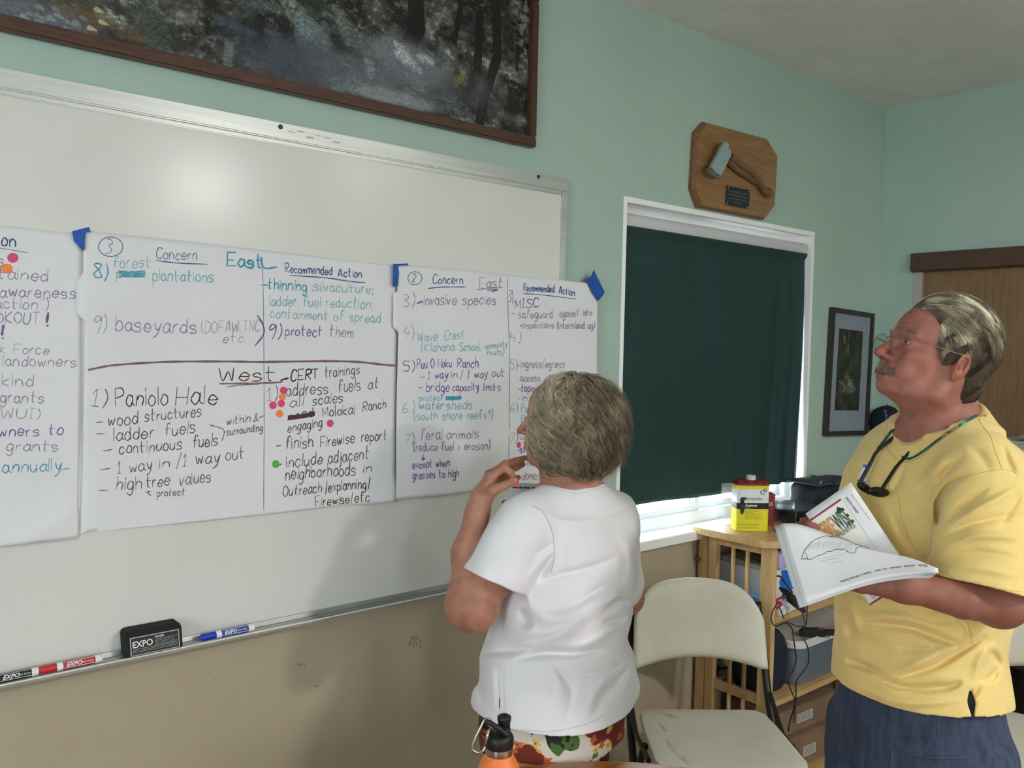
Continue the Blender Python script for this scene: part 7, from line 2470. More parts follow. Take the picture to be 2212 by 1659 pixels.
sheet('pages', qd([(1102, 1274, 2.222), (1290, 1286, 2.265), (1300, 1094, 2.265), (1107, 1079, 2.222)]), mat('page_white', (226, 226, 226), 0.8), nbk, 0.006)
for k in range(14):
    y = 1086 + 11.5 * k
    c = at(1095, y, 2.205)
    ringp = []
    for a in np.linspace(0, 2 * math.pi, 15):
        ringp.append(c + RM[0] * 0.0125 * math.cos(a) + RM[1] * 0.0035 * math.sin(a) - RM[2] * 0.008 * math.sin(a))
    for dz in (0, 0.0035):
        MB().tube([p + [0, 0, dz] for p in ringp], 0.0010, 6).build('wire_ring', mat('ring_black', (40, 40, 40), 0.35, 0.5), nbk, smooth=True)
hp_ = thing('held_papers', at(1180, 1150, 2.20), 'grey printed sheet held behind the woman\'s shoulder, one line of black text', 'papers')
pq = qd([(1098, 1230, 2.195), (1290, 1244, 2.235), (1296, 1050, 2.235), (1107, 1043, 2.195)])
sheet('sheet', pq, mat('paper_shade', (206, 206, 210), 0.75), hp_, 0.001)
ux_ = (pq[2] - pq[3]) / np.linalg.norm(pq[2] - pq[3])
uz_ = (pq[3] - pq[0]); uz_ /= np.linalg.norm(uz_)
text3d('vehicle when visiting Kamakou', pq[3] - uz_ * 0.0135 - ux_ * 0.000, ux_, uz_, 0.0092, mat('print_black', (28, 28, 30), 0.6), 'lettering', hp_, 0.98, bold=0.03, lift=0.0012)
# ------------------------------------------------------------------ the man
man = thing('person', (at(1985, 1500, 1.70)[0], at(1985, 1500, 1.70)[1], 0.0), 'person in a yellow t-shirt and blue jeans with grey-blond hair and glasses, holding open papers', 'person')
mf = np.array([-0.815, 0.580, 0.0])
HM = Head((0, 0, 0), mf, math.radians(21), 1.0)
HM.o = at(1889, 757, 1.66) - HM.R @ (np.array([11.85, 0, -3.4]) * HM.k)
MF = np.array([-0.994, 0.093, 0.0]); MF /= np.linalg.norm(MF)
ML = np.array([-0.093, -0.994, 0.0]); ML /= np.linalg.norm(ML)
fm = HM.field(True, 0.2, 1.1, -1.5)
nbm = at(2046, 915, 1.70)
fm.cone(HM.w(-3.6, 0, -3.5), nbm, 0.054, 0.058, 0.03)
fm.cone(HM.w(-0.3, 0, -7.0), at(2022, 922, 1.70), 0.040, 0.048, 0.035)
fm.cone(HM.w(4.6, 0, -7.6), HM.w(-1.5, 0, -8.4), 0.018, 0.036, 0.03)
fm.cone(HM.w(-3, 3.6, -4), at(2010, 915, 1.66), 0.016, 0.014, 0.02)
fm.ell(at(2030, 990, 1.70), (0.13, 0.085, 0.09), np.stack([ML, MF, _v(0, 0, 1)], 1), 0.04)
V1, Q1 = nets(fm, HM.o + [-0.19, -0.20, -0.33], HM.o + [0.23, 0.20, 0.16], 0.0024)
V1 = relax(V1, Q1, 1, 0.4)
# left arm with the forearm under the papers
fa = Field()
ms, me_, mw = at(2140, 1040, 1.57), at(2158, 1298, 1.50), at(1952, 1266, 1.468)
fa.cone(ms, me_, 0.054, 0.047, 0.01)
fa.ell(at(2166, 1308, 1.495), (0.034, 0.034, 0.028), None, 0.02)
mid = at(2080, 1296, 1.465)
fa.cone(me_, mid, 0.040, 0.032, 0.012)
fa.cone(mid, mw, 0.032, 0.0235, 0.004)
hxm = (mw - mid) / np.linalg.norm(mw - mid)
hup = _v(0, 0, 1)
hxm = at(1850, 1246, 1.545) - mw; hxm /= np.linalg.norm(hxm)
hsd = np.cross(hxm, hup); hsd /= np.linalg.norm(hsd)
pm_c = mw + hxm * 0.050 + hup * 0.004
fa.cone(mw, pm_c, 0.027, 0.024, 0.02)
for k in range(4):
    o = hsd * (-0.030 + 0.020 * k)
    kn = mw + hxm * 0.088 + o
    fa.cone(mw + hxm * 0.03 + o * 0.5, kn, 0.018, 0.0135, 0.012)
    ln = (0.9, 1.0, 0.94, 0.76)[k]
    fa.chain([kn, kn + hxm * 0.036 * ln, kn + hxm * 0.056 * ln + hup * 0.002, kn + hxm * 0.070 * ln + hup * 0.004], [.0112, .0104, .0094, .0080], 0.007)
fa.chain([mw + hxm * 0.020 - hsd * 0.022, mw + hxm * 0.048 - hsd * 0.048 + hup * 0.0, mw + hxm * 0.070 - hsd * 0.056 + hup * 0.0, mw + hxm * 0.088 - hsd * 0.050 + hup * 0.002], [.019, .0145, .0118, .0095], 0.01)
V2, Q2 = nets(fa, np.minimum(ms, mw) - [0.24, 0.12, 0.16], np.maximum(ms, me_) + [0.10, 0.30, 0.10], 0.0024)
V2 = relax(V2, Q2, 1, 0.35)
# right arm: behind the papers, thumb on the brochure
fb = Field()
rs_, re_ = at(1932, 1010, 1.84), at(1868, 1225, 1.88)
rw_ = at(1800, 1165, 1.70)
fb.cone(rs_, re_, 0.054, 0.045, 0.01)
fb.cone(re_, rw_, 0.044, 0.028, 0.02)
pc = at(1768, 1150, 1.66)
fb.cone(rw_, pc, 0.026, 0.024, 0.015)
for k in range(4):
    kn = pc + _v(0, 0, 0.026 - 0.018 * k) + RM[2] * 0.006
    tipd = (at(1722, 1142 + 10 * k, 1.648) - kn)
    fb.chain([kn, kn + tipd * 0.5 + RM[2] * 0.010, kn + tipd * 0.85 + RM[2] * 0.004, kn + tipd], [.0112, .0102, .0092, .0080], 0.007)
fb.chain([at(1772, 1158, 1.64), at(1757, 1143, 1.625), at(1747, 1134, 1.617)], [.015, .0115, .0088], 0.008)
V4, Q4 = nets(fb, np.minimum(np.minimum(rs_, re_), rw_) - [0.20, 0.16, 0.12], np.maximum(np.maximum(rs_, re_), rw_) + [0.10, 0.14, 0.10], 0.0032)
plm = at(1985, 1510, 1.70)
ft = Field()
ft.loft([nbm + [0, 0, -0.11], nbm + [0, 0, -0.28], plm + [0, 0, 0.10], plm + [0, 0, -0.08]], [.12, .125, .12, .13], [.07, .09, .10, .10], ML, MF, 0.02)
mh = [plm + s_ * ML * 0.095 + [0, 0, -0.06] for s_ in (1, -1)]
mk_ = [_v(h_[0] - 0.03, h_[1], 0.49) for h_ in mh]
ma = [_v(k_[0] + 0.03, k_[1], 0.10) for k_ in mk_]
for h_, k_, a_ in zip(mh, mk_, ma):
    ft.cone(h_, k_, 0.060, 0.046, 0.02).cone(k_, a_, 0.046, 0.036, 0.02)
V3, Q3 = nets(ft, plm - [0.34, 0.32, plm[2] - 0.04], plm + [0.34, 0.32, 0.50], 0.007, 4)
V, Q = join_parts([(V1, Q1), (V2, Q2), (V4, Q4), (V3, Q3)])
cols = HM.tint(V, rgb(160, 104, 88), rgb(160, 86, 74), rgb(136, 78, 72))
isarm = np.arange(len(V)) >= len(V1)
cols[isarm] = np.array(rgb(146, 92, 76)[:3]) * (1 - 0.10 * np.clip(np.sin(V[isarm] @ _v(70, 50, 90)), 0, 1))[:, None]
me = fast_mesh(V, Q)
paint(me, cols)
mb_ = link('body', me, SKIN, man, smooth=True)
eyes(HM, mb_, (92, 112, 124))

# t-shirt
YEL = mat('yellow_cotton', (232, 203, 128), 0.85, bump=0.25, bs=700, sheen=0.2, var=0.02, vs_=20)
fs = Field()
fs.loft([at(2045, 935, 1.70), at(2042, 965, 1.70), at(2034, 1020, 1.70), at(2022, 1100, 1.70), at(2006, 1200, 1.70), at(1990, 1300, 1.70), at(1981, 1380, 1.70), at(1984, 1440, 1.70), at(1986, 1500, 1.70), at(1986, 1545, 1.70)],
        [.09, .15, .192, .200, .184, .164, .154, .160, .166, .167], [.07, .095, .118, .129, .140, .141, .140, .145, .149, .150], ML, MF, 0.03, 2.25)
fs.cone(nbm + [0, 0, -0.012], at(2118, 992, 1.58), 0.070, 0.056, 0.05)
fs.cone(nbm + [0, 0, -0.012], at(1935, 970, 1.83), 0.068, 0.062, 0.05)
s0, s1 = at(2124, 1045, 1.56), at(2118, 1268, 1.50)
ad_ = (s1 - s0) / np.linalg.norm(s1 - s0)
hn = np.cross(at(2208, 1296, 1.50) - at(2026, 1248, 1.50), RM[2]); hn /= np.linalg.norm(hn)
if hn[2] > 0:
    hn = -hn
hn = hn * 0.9 - RM[2] * 0.12
hn /= np.linalg.norm(hn)
fs.func(sleeve_f(s0, s1, 0.078, 0.086, hn, 0.013, 0.022), (s0 + s1) / 2, 0.2, 0.028)
t0_, t1_ = at(1930, 1010, 1.845), at(1885, 1150, 1.87)
fs.func(sleeve_f(t0_, t1_, 0.070, 0.076, (t1_ - t0_) / np.linalg.norm(t1_ - t0_), 0.008, 0.04), (t0_ + t1_) / 2, 0.18, 0.03)
NC = at(2026, 897, 1.70)
def mneck(P, F):
    m = P[:, 2] > NC[2] - 0.10
    q = P[m] - NC
    u = q @ ML; v = q @ MF
    cyl = (np.sqrt((u / 0.074) ** 2 + ((v - 0.004) / 0.076) ** 2) - 1) * 0.074
    rim = -0.40 * v - 0.003
    inner = np.maximum(cyl, -(q[:, 2] - rim + 0.030))
    top = q[:, 2] - rim - 0.004 - np.maximum(0, cyl) * 0.3
    G_ = F.copy()
    g1 = np.maximum(F[m], -inner)
    near = cyl < 0.020
    G_[m] = np.where(near, np.maximum(g1, top), g1)
    return G_
MHZ = at(1952, 1531, 1.585)[2]
def mhem(P, F):
    u = (P - plm) @ ML; v = (P - plm) @ MF
    hz = MHZ + 0.006 * np.sin(v * 22)
    F = np.maximum(F, hz - P[:, 2])
    d = np.sqrt((u / 0.146) ** 2 + (v / 0.128) ** 2)
    F = np.where(P[:, 2] < MHZ + 0.06, np.maximum(F, -np.maximum((d - 1) * 0.15, P[:, 2] - hz - 0.025)), F)
    # vent at the side seam: a small wedge open downwards
    px, py, dd = project(P)
    mm = (np.abs(px - 2094) < 40) & (py > 1470) & (dd < 1.66)
    if mm.any():
        top = 1484.0
        w = np.clip((py[mm] - top) * 0.30, 0, 11) + np.where(py[mm] > 1512, -(py[mm] - 1512) * 0.25, 0)
        cx = 2095 + (py[mm] - top) * 0.10
        ins = (np.abs(px[mm] - cx) - w) * 0.0009
        F = F.copy()
        F[mm] = np.maximum(F[mm], np.where(py[mm] > top, -ins, F[mm]))
    return F
fs.post += [folds([
    ([(1868, 1345), (1962, 1355), (2023, 1376), (2075, 1396)], -18.4, 8.2),
    ([(1850, 1330), (1930, 1332), (2010, 1345)], 11.04, 9.8),
    ([(1925, 1468), (2011, 1442), (2073, 1408), (2134, 1372)], -20.24, 7.4),
    ([(1935, 1450), (2000, 1425), (2060, 1392)], 9.2, 9.8),
    ([(1885, 1462), (1962, 1487), (2048, 1484), (2078, 1470)], -16.56, 7.4),
    ([(1845, 1480), (1920, 1512), (1990, 1520), (2080, 1512)], 9.2, 7.4),
    ([(1824, 1425), (1860, 1436), (1908, 1456)], -16.56, 7.4),
    ([(1822, 1375), (1840, 1370), (1870, 1380), (1925, 1410)], -7.36, 7.4),
    ([(1815, 1330), (1836, 1350), (1846, 1400)], -11.04, 7.4),
    ([(1820, 1290), (1845, 1330), (1850, 1390)], 9.2, 9.8),
    ([(1930, 1395), (1970, 1402), (2010, 1400)], -7.36, 6.6),
    ([(2060, 1330), (2085, 1350), (2096, 1385)], -7.36, 4.9),
    ([(2120, 1480), (2105, 1500), (2096, 1490)], -9.2, 4.9),
    ([(2110, 1470), (2140, 1465), (2160, 1440)], -9.2, 6.6),
    ([(2130, 1400), (2150, 1420), (2165, 1450)], -7.36, 6.6),
    ([(2150, 1390), (2120, 1420), (2100, 1470)], 7.36, 7.4),
    # sleeve
    ([(2040, 1144), (2100, 1105), (2160, 1075), (2202, 1050)], 12.88, 7.4),
    ([(2034, 1165), (2090, 1135), (2150, 1120), (2210, 1110)], -11.04, 6.6),
    ([(2036, 1185), (2100, 1160), (2170, 1158), (2210, 1165)], 11.04, 7.4),
    ([(2036, 1205), (2110, 1195), (2200, 1205)], -11.04, 7.4),
    ([(2045, 1225), (2120, 1228), (2200, 1245)], 7.36, 7.4),
    ([(2046, 1125), (2090, 1085), (2140, 1050)], -12.88, 6.6),
    ([(2023, 1135), (2030, 1080), (2060, 1040), (2100, 1020)], -14.72, 6.6),
    ([(2160, 1140), (2190, 1090), (2205, 1060)], -7.36, 6.6),
    # chest
    ([(2020, 1052), (2050, 1015), (2083, 982)], -11.04, 7.4),
    ([(1985, 1050), (2020, 1010), (2050, 975)], 7.36, 9.8),
    ([(2022, 1075), (2025, 1110), (2024, 1140)], -14.72, 5.7),
    ([(1955, 1005), (1940, 1040), (1920, 1070)], -7.36, 7.4),
    ([(1912, 960), (1902, 990), (1893, 1030)], -5.52, 6.6),
    ([(1930, 1105), (1945, 1150), (1975, 1195)], -7.36, 6.6),
    ([(2090, 965), (2120, 985), (2140, 1020)], -5.52, 8.2),
    ([(2165, 960), (2180, 1000), (2196, 1030)], -9.2, 5.7),
    ([(1880, 1310), (1870, 1290), (1840, 1282)], -9.2, 6.6),
    ([(1960, 1330), (2020, 1340), (2060, 1340)], -9.2, 8.2),
    ], 1.70), wob(0.002, 50, 6), mneck, mhem]
VS, QS = nets(fs, at(2000, 1220, 1.68) - [0.33, 0.36, 0.36], at(2000, 1220, 1.68) + [0.33, 0.36, 0.38], 0.0032)
VS = relax(VS, QS, 1, 0.4)
ts = link('t_shirt', fast_mesh(VS, QS), YEL, man, smooth=True)
SM = Surf(VS, QS)
rim_band(SM, NC, ML, MF, 0.074, 0.076, 0.004, (1.03, 1.09, 1.15, 1.21, 1.27), YEL, 'collar', ts, 0.0028)
YHI = mat('yellow_edge', (250, 222, 140), 0.85)
for nm, pts, r, m_ in (('shoulder_seam', [(2090, 888), (2110, 900), (2122, 920), (2140, 945), (2150, 975), (2164, 1012)], 0.0005, YSE),
                       ('armhole_seam', [(2024, 1135), (2020, 1100), (2030, 1068), (2060, 1040), (2110, 1023), (2168, 1014), (2195, 1022)], 0.0006, YSE),
                       ('pocket_edge', [(1936, 1056), (1944, 1072), (1962, 1086), (1990, 1093), (2018, 1094)], 0.0011, YHI),
                       ('pocket_seam', [(1938, 1060), (1946, 1110), (1960, 1150), (1978, 1188), (1996, 1204), (2008, 1192), (2014, 1150), (2018, 1094)], 0.0005, YSE),
                       ('side_seam', [(2088, 1336), (2096, 1360), (2100, 1390)], 0.0005, YSE),
                       ('sleeve_hem', [(2030, 1232), (2070, 1253), (2120, 1268), (2206, 1278)], 0.0005, YSE)):
    L_ = SM.line(pts, 7, 0.0002)
    if len(L_) > 2:
        MB().tube(L_, r, 6).build(nm, m_, ts, smooth=True)

# jeans
DEN = mat('denim', (62, 74, 98), 0.85, c2=(44, 54, 72), vs_=14, stretch=(6, 6, 1.2), bump=0.4, bs=900)
fj = Field()
fj.loft([plm + [0, 0, 0.075], plm + [0, 0, -0.02], plm + [0, 0, -0.12]], [.136, .154, .160], [.120, .136, .138], ML, MF, 0.02)
for h_, k_, a_ in zip(mh, mk_, ma):
    fj.cone(h_ + [0, 0, -0.03], k_ + [0, 0, 0.02], 0.092, 0.082, 0.022)
    fj.cone(k_, a_ + [0, 0, 0.02], 0.080, 0.072, 0.02)
fj.post += [folds([([(1838, 1500), (1842, 1560), (1836, 1659)], -16, 10), ([(1800, 1560), (1815, 1600), (1830, 1640)], -6, 8), ([(1930, 1600), (1990, 1605), (2050, 1590)], -5, 9), ([(1850, 1540), (1900, 1560), (1960, 1565)], -4, 8), ([(1925, 1618), (1926, 1659)], 5, 4), ([(1928, 1619), (2000, 1630), (2095, 1634)], 4, 4)], 1.7), wob(0.003, 60, 12), lambda P, F: np.maximum(F, 0.05 - P[:, 2])]
VJ, QJ = nets(fj, plm - [0.30, 0.30, plm[2] - 0.02], plm + [0.28, 0.30, 0.09], 0.0042, 4)
jn = link('jeans', fast_mesh(VJ, QJ), DEN, man, smooth=True)
SJ = Surf(VJ, QJ)
for pts in ([(1926, 1620), (1960, 1628), (2020, 1636), (2092, 1637)], [(1926, 1620), (1926, 1659)], [(2030, 1540), (2026, 1590), (2022, 1615)]):
    L_ = SJ.line(pts, 7, 0.0003)
    if len(L_) > 2:
        MB().tube(L_, 0.0010, 6).build('seam', mat('denim_seam', (74, 84, 98), 0.8), jn, smooth=True)
for a_ in ma:
    s_ = Field().ell(a_ + MF * 0.065 + _v(0, 0, -0.05), (0.05, 0.14, 0.048), np.stack([ML, MF, _v(0, 0, 1)], 1)).cone(a_ + _v(0, 0, -0.03), a_ + _v(0, 0, 0.01), 0.046, 0.044, 0.02)
    s_.post.append(lambda P, F: np.maximum(F, 0.003 - P[:, 2]))
    v_, q_ = nets(s_, a_ - [0.24, 0.14, 0.11], a_ + [0.14, 0.14, 0.08], 0.006, 4)
    link('shoe', fast_mesh(v_, q_), SHO, man, smooth=True)

# hair
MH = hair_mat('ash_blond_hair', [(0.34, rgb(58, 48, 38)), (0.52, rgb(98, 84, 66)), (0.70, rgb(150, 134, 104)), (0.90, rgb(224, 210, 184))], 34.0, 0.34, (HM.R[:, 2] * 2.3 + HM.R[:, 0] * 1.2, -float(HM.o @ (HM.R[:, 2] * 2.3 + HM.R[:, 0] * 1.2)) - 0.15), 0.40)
def hairline(q):
    """positive inside the region where hair grows (head frame, cm)"""
    x, y, z = q[..., 0], np.abs(q[..., 1]), q[..., 2]
    lim = np.interp(z, [-12, -6.6, -3.2, -2.6, -0.5, 1.5, 3.5, 5.5, 7.5, 9.5, 13], [-7.5, -5.0, -3.6, 1.4, 2.2, 3.4, 4.6, 5.9, 7.6, 9.6, 11.0])
    return np.minimum(lim - x, z + 8.8 + 0.15 * x)
def shell(P, off):
    a = P - _v(-1.5, 0, 3.6)
    off = np.asarray(off, float)
    off = off[:, None] if off.ndim else off
    r1_ = _v(9.3, 7.6, 8.9) + off
    k0 = np.linalg.norm(a / r1_, axis=1); k1 = np.linalg.norm(a / r1_ ** 2, axis=1) + 1e-9
    d1 = k0 * (k0 - 1) / k1
    b = P - _v(-5.2, 0, -2.6)
    r2_ = _v(5.0, 6.0, 6.2) + off
    k0 = np.linalg.norm(b / r2_, axis=1); k1 = np.linalg.norm(b / r2_ ** 2, axis=1) + 1e-9
    d2 = k0 * (k0 - 1) / k1
    h = np.clip(0.5 + 0.5 * (d1 - d2) / 2.0, 0, 1)
    return d1 * (1 - h) + d2 * h - 2.0 * h * (1 - h)
def mmass(P):
    q = HM.loc(P)
    d = shell(q, 0.35 + 0.18 * np.sin(q[:, 0] * 1.6 + q[:, 2] * 1.1))
    return np.maximum(d, -(hairline(q) - 0.25) * 0.8) * HM.k
fh = Field().func(mmass, HM.w(-2.5, 0, 1.5), 0.17)
VH, QH = nets(fh, HM.w(-2.5, 0, 1) - [0.16, 0.16, 0.17], HM.w(-2.5, 0, 1) + [0.16, 0.16, 0.16], 0.0034, 4)
mhair = link('hair', fast_mesh(VH, QH), mat('hair_gap_shade', (50, 42, 34), 0.8, c2=(66, 55, 44), vs_=40, bump=1.0, bs=200), man, smooth=True)  # under-mass coloured dark to stand in for shade between the locks
def grow(n, seed, nclump):
    r = np.random.default_rng(seed)
    # clump seeds on the shell
    def proj(P, off):
        for _ in range(5):
            d = shell(P, off)
            e = 0.05
            g = np.stack([(shell(P + _v(*(e if i == j else 0 for j in range(3))), off) - d) / e for i in range(3)], 1)
            g /= np.linalg.norm(g, axis=1)[:, None] + 1e-9
            P = P - g * d[:, None]
        return P, g
    pts = []
    while len(pts) < nclump:
        v = r.normal(size=(400, 3)); v /= np.linalg.norm(v, axis=1)[:, None]
        P, g = proj(_v(-2.5, 0, 2) + v * 9, 0.0)
        ok = hairline(P) > 0.0
        pts += list(P[ok])
    S = np.array(pts[:nclump])
    per = n // nclump
    root = np.repeat(S, per, 0) + r.normal(size=(nclump * per, 3)) * 0.42
    cl = np.repeat(np.arange(nclump), per)
    ph = r.uniform(0, 6.28, nclump)[cl]; cb = r.normal(size=(nclump, 3))[cl]
    lift0 = r.uniform(0.5, 1.0, nclump)[cl]
    KK = 14
    out = np.zeros((len(root), KK, 3))
    P, g = proj(root, 0.0)
    ins = hairline(P) > -0.15
    P = P[ins]; g = g[ins]; ph = ph[ins]; cb = cb[ins]; lift0 = lift0[ins]; out = out[:len(P)]
    z0 = P[:, 2].copy(); x0 = P[:, 0].copy()
    top = np.clip((z0 - 4.0) / 4.0, 0, 1)
    L = 3.2 + 5.2 * top + 1.2 * np.clip((x0) / 6, 0, 1)
    L *= np.where(z0 < -2, 0.75, 1) * r.uniform(0.8, 1.15, len(P))
    for k in range(KK):
        s_ = k / (KK - 1)
        off = 0.10 + (0.32 + 0.70 * top) * np.sin(np.pi * min(1, 0.12 + s_ * 0.8)) * lift0 * 0.95
        Pk, g = proj(P, 0.0)
        out[:, k] = Pk + g * off[:, None]
        side = np.clip(1 - (Pk[:, 2] - 1) / 7.5, 0, 1)
        sg = np.where(Pk[:, 1] > -2.5, 1.0, -1.0)
        dirv = np.stack([-0.78 + 0.10 * side, 0.62 * sg * (1 - side), -0.70 * side - 0.1], 1)
        dirv += cb * 0.13 + 0.16 * np.stack([np.sin(s_ * 5 + ph), np.cos(s_ * 4 + ph), np.sin(s_ * 4.5 + ph * 2)], 1)
        dirv -= g * np.einsum('ij,ij->i', dirv, g)[:, None]
        dirv /= np.linalg.norm(dirv, axis=1)[:, None] + 1e-9
        P = Pk + dirv * (L / (KK - 1))[:, None]
    return HM.W(out.reshape(-1, 3)).reshape(out.shape)
ax_ = HM.R[:, 2] * 2.4 + HM.R[:, 0] * 1.6
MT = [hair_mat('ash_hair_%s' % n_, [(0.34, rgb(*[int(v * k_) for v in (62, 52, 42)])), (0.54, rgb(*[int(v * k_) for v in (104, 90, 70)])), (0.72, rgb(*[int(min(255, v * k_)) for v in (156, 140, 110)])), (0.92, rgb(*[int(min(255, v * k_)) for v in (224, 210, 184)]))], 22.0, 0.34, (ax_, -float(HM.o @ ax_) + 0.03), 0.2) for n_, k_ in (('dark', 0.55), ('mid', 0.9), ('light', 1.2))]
for k_, (n_, sd, nc_) in enumerate(((7200, 3, 240), (8000, 4, 260), (3600, 6, 110))):
    PM = grow(n_, sd, nc_)
    strands('hair_strands', PM, rng.uniform(0.00018, 0.00034, len(PM)), MT[k_], mhair)
# moustache and eyebrows
r_ = np.random.default_rng(8)
pm2 = np.zeros((620, 5, 3))
for i in range(620):
    y = r_.uniform(-2.9, 2.9)
    zz = -5.1 - 0.16 * abs(y) - r_.uniform(0, 0.85)
    x0_ = 9.55 - 0.16 * y * y + r_.uniform(-.05, .1) - 0.05
    for j in range(5):
        s_ = j / 4
        pm2[i, j] = (x0_ + 0.16 * math.sin(s_ * 2.4), y + 0.45 * s_ * np.sign(y) * (0.4 + abs(y) / 3), zz - (0.55 + 0.12 * abs(y)) * s_)
MOU = hair_mat('moustache_hair', [(0.3, rgb(84, 70, 60)), (0.6, rgb(124, 108, 94)), (0.9, rgb(168, 154, 136))], 60, 0.5, None, 0.5)
strands('moustache', HM.W(pm2.reshape(-1, 3)).reshape(620, 5, 3), 0.00022, MOU, mb_)
pb = np.zeros((240, 5, 3))
for i in range(240):
    y = (1 if i % 2 else -1); u = r_.random()
    b0 = np.array([9.15 - 1.5 * u * u, y * (1.2 + 3.3 * u), 1.55 + 0.4 * math.sin(u * 3) + r_.normal() * 0.16])
    for j in range(5):
        pb[i, j] = b0 + np.array([0.10 - 0.02 * j, y * 0.15 * j, 0.06 * j])
strands('eyebrow', HM.W(pb.reshape(-1, 3)).reshape(240, 5, 3), 0.0002, MOU, mb_)

# spectacles
sp_ = thing('eyeglasses', HM.w(9, 0, 0), 'thin wire-framed eyeglasses worn by the man', 'glasses')
WIRE = mat('wire_gold', (150, 132, 108), 0.3, 0.8)
LEN = mat('lens_glass', (235, 242, 246), 0.02, trans=1.0, ior=1.02, alpha=0.3, spec=1.0)
for y in (-1, 1):
    rim = []
    for a in np.linspace(0, 2 * math.pi, 33):
        yy = y * (3.2 + 2.15 * math.cos(a)); zz = -0.55 + 1.75 * math.sin(a)
        if math.sin(a) > 0:
            zz = -0.55 + 1.45 * math.sin(a)
        rim.append((10.0, yy, zz))
    rw__ = HM.W(np.array(rim))
    MB().tube(rw__, 0.00075, 7, cap=False).build('rim', WIRE, sp_, smooth=True)
    c = rw__[:-1].mean(0)
    lv = [tuple(c)] + [tuple(p) for p in rw__[:-1]]
    nn_ = HM.R[:, 0] * 0.0012
    lv += [tuple(np.array(p) + nn_) for p in lv]
    n = 32
    F = [(0, 1 + i, 1 + (i + 1) % n) for i in range(n)] + [(n + 1, n + 2 + (i + 1) % n, n + 2 + i) for i in range(n)] + [(1 + i, n + 2 + i, n + 2 + (i + 1) % n, 1 + (i + 1) % n) for i in range(n)]
    MB().add(lv, F).build('lens', LEN, sp_)
    MB().tube(HM.W(np.array([(9.95, y * 5.3, 0.15), (9.3, y * 6.2, 0.25), (3.0, y * 7.3, 0.5), (-0.6, y * 7.9, 0.75), (-2.6, y * 8.0, 0.0)])), 0.0009, 7).build('temple', WIRE, sp_, smooth=True)
MB().tube(HM.W(np.array([(10.1, -0.9, -0.1), (10.35, 0, 0.15), (10.1, 0.9, -0.1)])), 0.0009, 7).build('bridge', WIRE, sp_, smooth=True)

# sunglasses hanging on a cord, name tag
sg = thing('sunglasses', SM.hit(1905, 1000) if SM.hit(1905, 1000) is not None else at(1905, 1000, 1.6), 'black sunglasses hanging on a teal cord against the yellow shirt', 'sunglasses')
BLG = mat('black_gloss', (22, 21, 20), 0.25)
def on_shirt(pts, lift, n=6):
    out = []
    for p in spline(pts, n):
        h = SM.hit(p[0], p[1], lift)
        out.append(h if h is not None else (out[-1] + (at(p[0], p[1], 1.6) - at(p[0], p[1], 1.6)) if out else at(p[0], p[1], 1.62)))
    return np.array(out)
dl = project(on_shirt([(1905, 1040), (1915, 1045)], 0.02, 2))[2].mean()
arm1 = [at(1984, 950, dl + 0.005), at(1975, 966, dl), at(1955, 988, dl - .005), at(1935, 1010, dl - .01), at(1903, 1060, dl - .02)]
MB().tube(spline(arm1, 6), [0.0045] * 6 + [0.0035] * 6 + [0.0030] * 6 + [0.0034] * 7, 8).build('temple', BLG, sg, smooth=True)
arm2 = [at(1937, 942, dl + 0.055), at(1918, 955, dl + 0.045), at(1893, 977, dl + .03), at(1880, 1002, dl + .015), at(1857, 1044, dl + 0.0)]
MB().tube(spline(arm2, 6), [0.0045] * 6 + [0.0035] * 6 + [0.0034] * 6 + [0.0040] * 7, 8).build('temple', mat('mottled_black', (52, 50, 44), 0.4, c2=(20, 20, 18), vs_=160), sg, smooth=True)
def lens(cx, cy, rx, ry, rot, d, nm):
    mb = MB()
    n = 28
    V = []
    for rr2, dd in ((0.0, -0.006), (0.5, -0.0045), (0.85, -0.0015), (1.0, 0.0), (0.95, 0.0025), (0.0, 0.003)):
        for i in range(n):
            a = 2 * math.pi * i / n
            x, y = rx * rr2 * math.cos(a), ry * rr2 * math.sin(a)
            V.append(at(cx + x * math.cos(rot) - y * math.sin(rot), cy + x * math.sin(rot) + y * math.cos(rot), d + dd))
    F = [(k * n + i, k * n + (i + 1) % n, (k + 1) * n + (i + 1) % n, (k + 1) * n + i) for k in range(5) for i in range(n)]
    return mb.add(V, F).build(nm, mat('dark_lens', (24, 24, 20), 0.08), sg, smooth=True)
lens(1898, 1063, 24, 11, 0.12, dl - 0.022, 'lens')
lens(1868, 1054, 20, 9, 0.55, dl + 0.002, 'lens')
MB().tube(spline([at(1880, 1066, dl - .02), at(1875, 1066, dl - .012), at(1884, 1060, dl - .004)], 5), 0.002, 8).build('bridge', BLG, sg, smooth=True)
cd1 = [(1950, 987), (1958, 991), (1970, 991), (1990, 980), (2020, 958), (2045, 939), (2062, 929), (2085, 914), (2104, 904), (2114, 897)]
P1 = on_shirt(cd1, 0.003, 5)
P1[0] = at(1950, 987, dl - 0.004)
bk = [NC + ML * 0.03 - MF * 0.092 + _v(0, 0, 0.030), NC - MF * 0.098 + _v(0, 0, 0.034), NC - ML * 0.04 - MF * 0.085 + _v(0, 0, 0.03), NC - ML * 0.085 - MF * 0.02 + _v(0, 0, 0.006)]
P2 = on_shirt([(1948, 900), (1938, 918), (1925, 938), (1912, 955), (1898, 972)], 0.004, 5)
cord = np.vstack([P1, spline([P1[-1]] + bk + [P2[0]], 6)[1:-1], P2])
CORD = mat('teal_cord', (36, 104, 104), 0.6, c2=(24, 52, 56), vs_=60)
MB().tube(cord, 0.0024, 8).build('cord', CORD, sg, smooth=True)
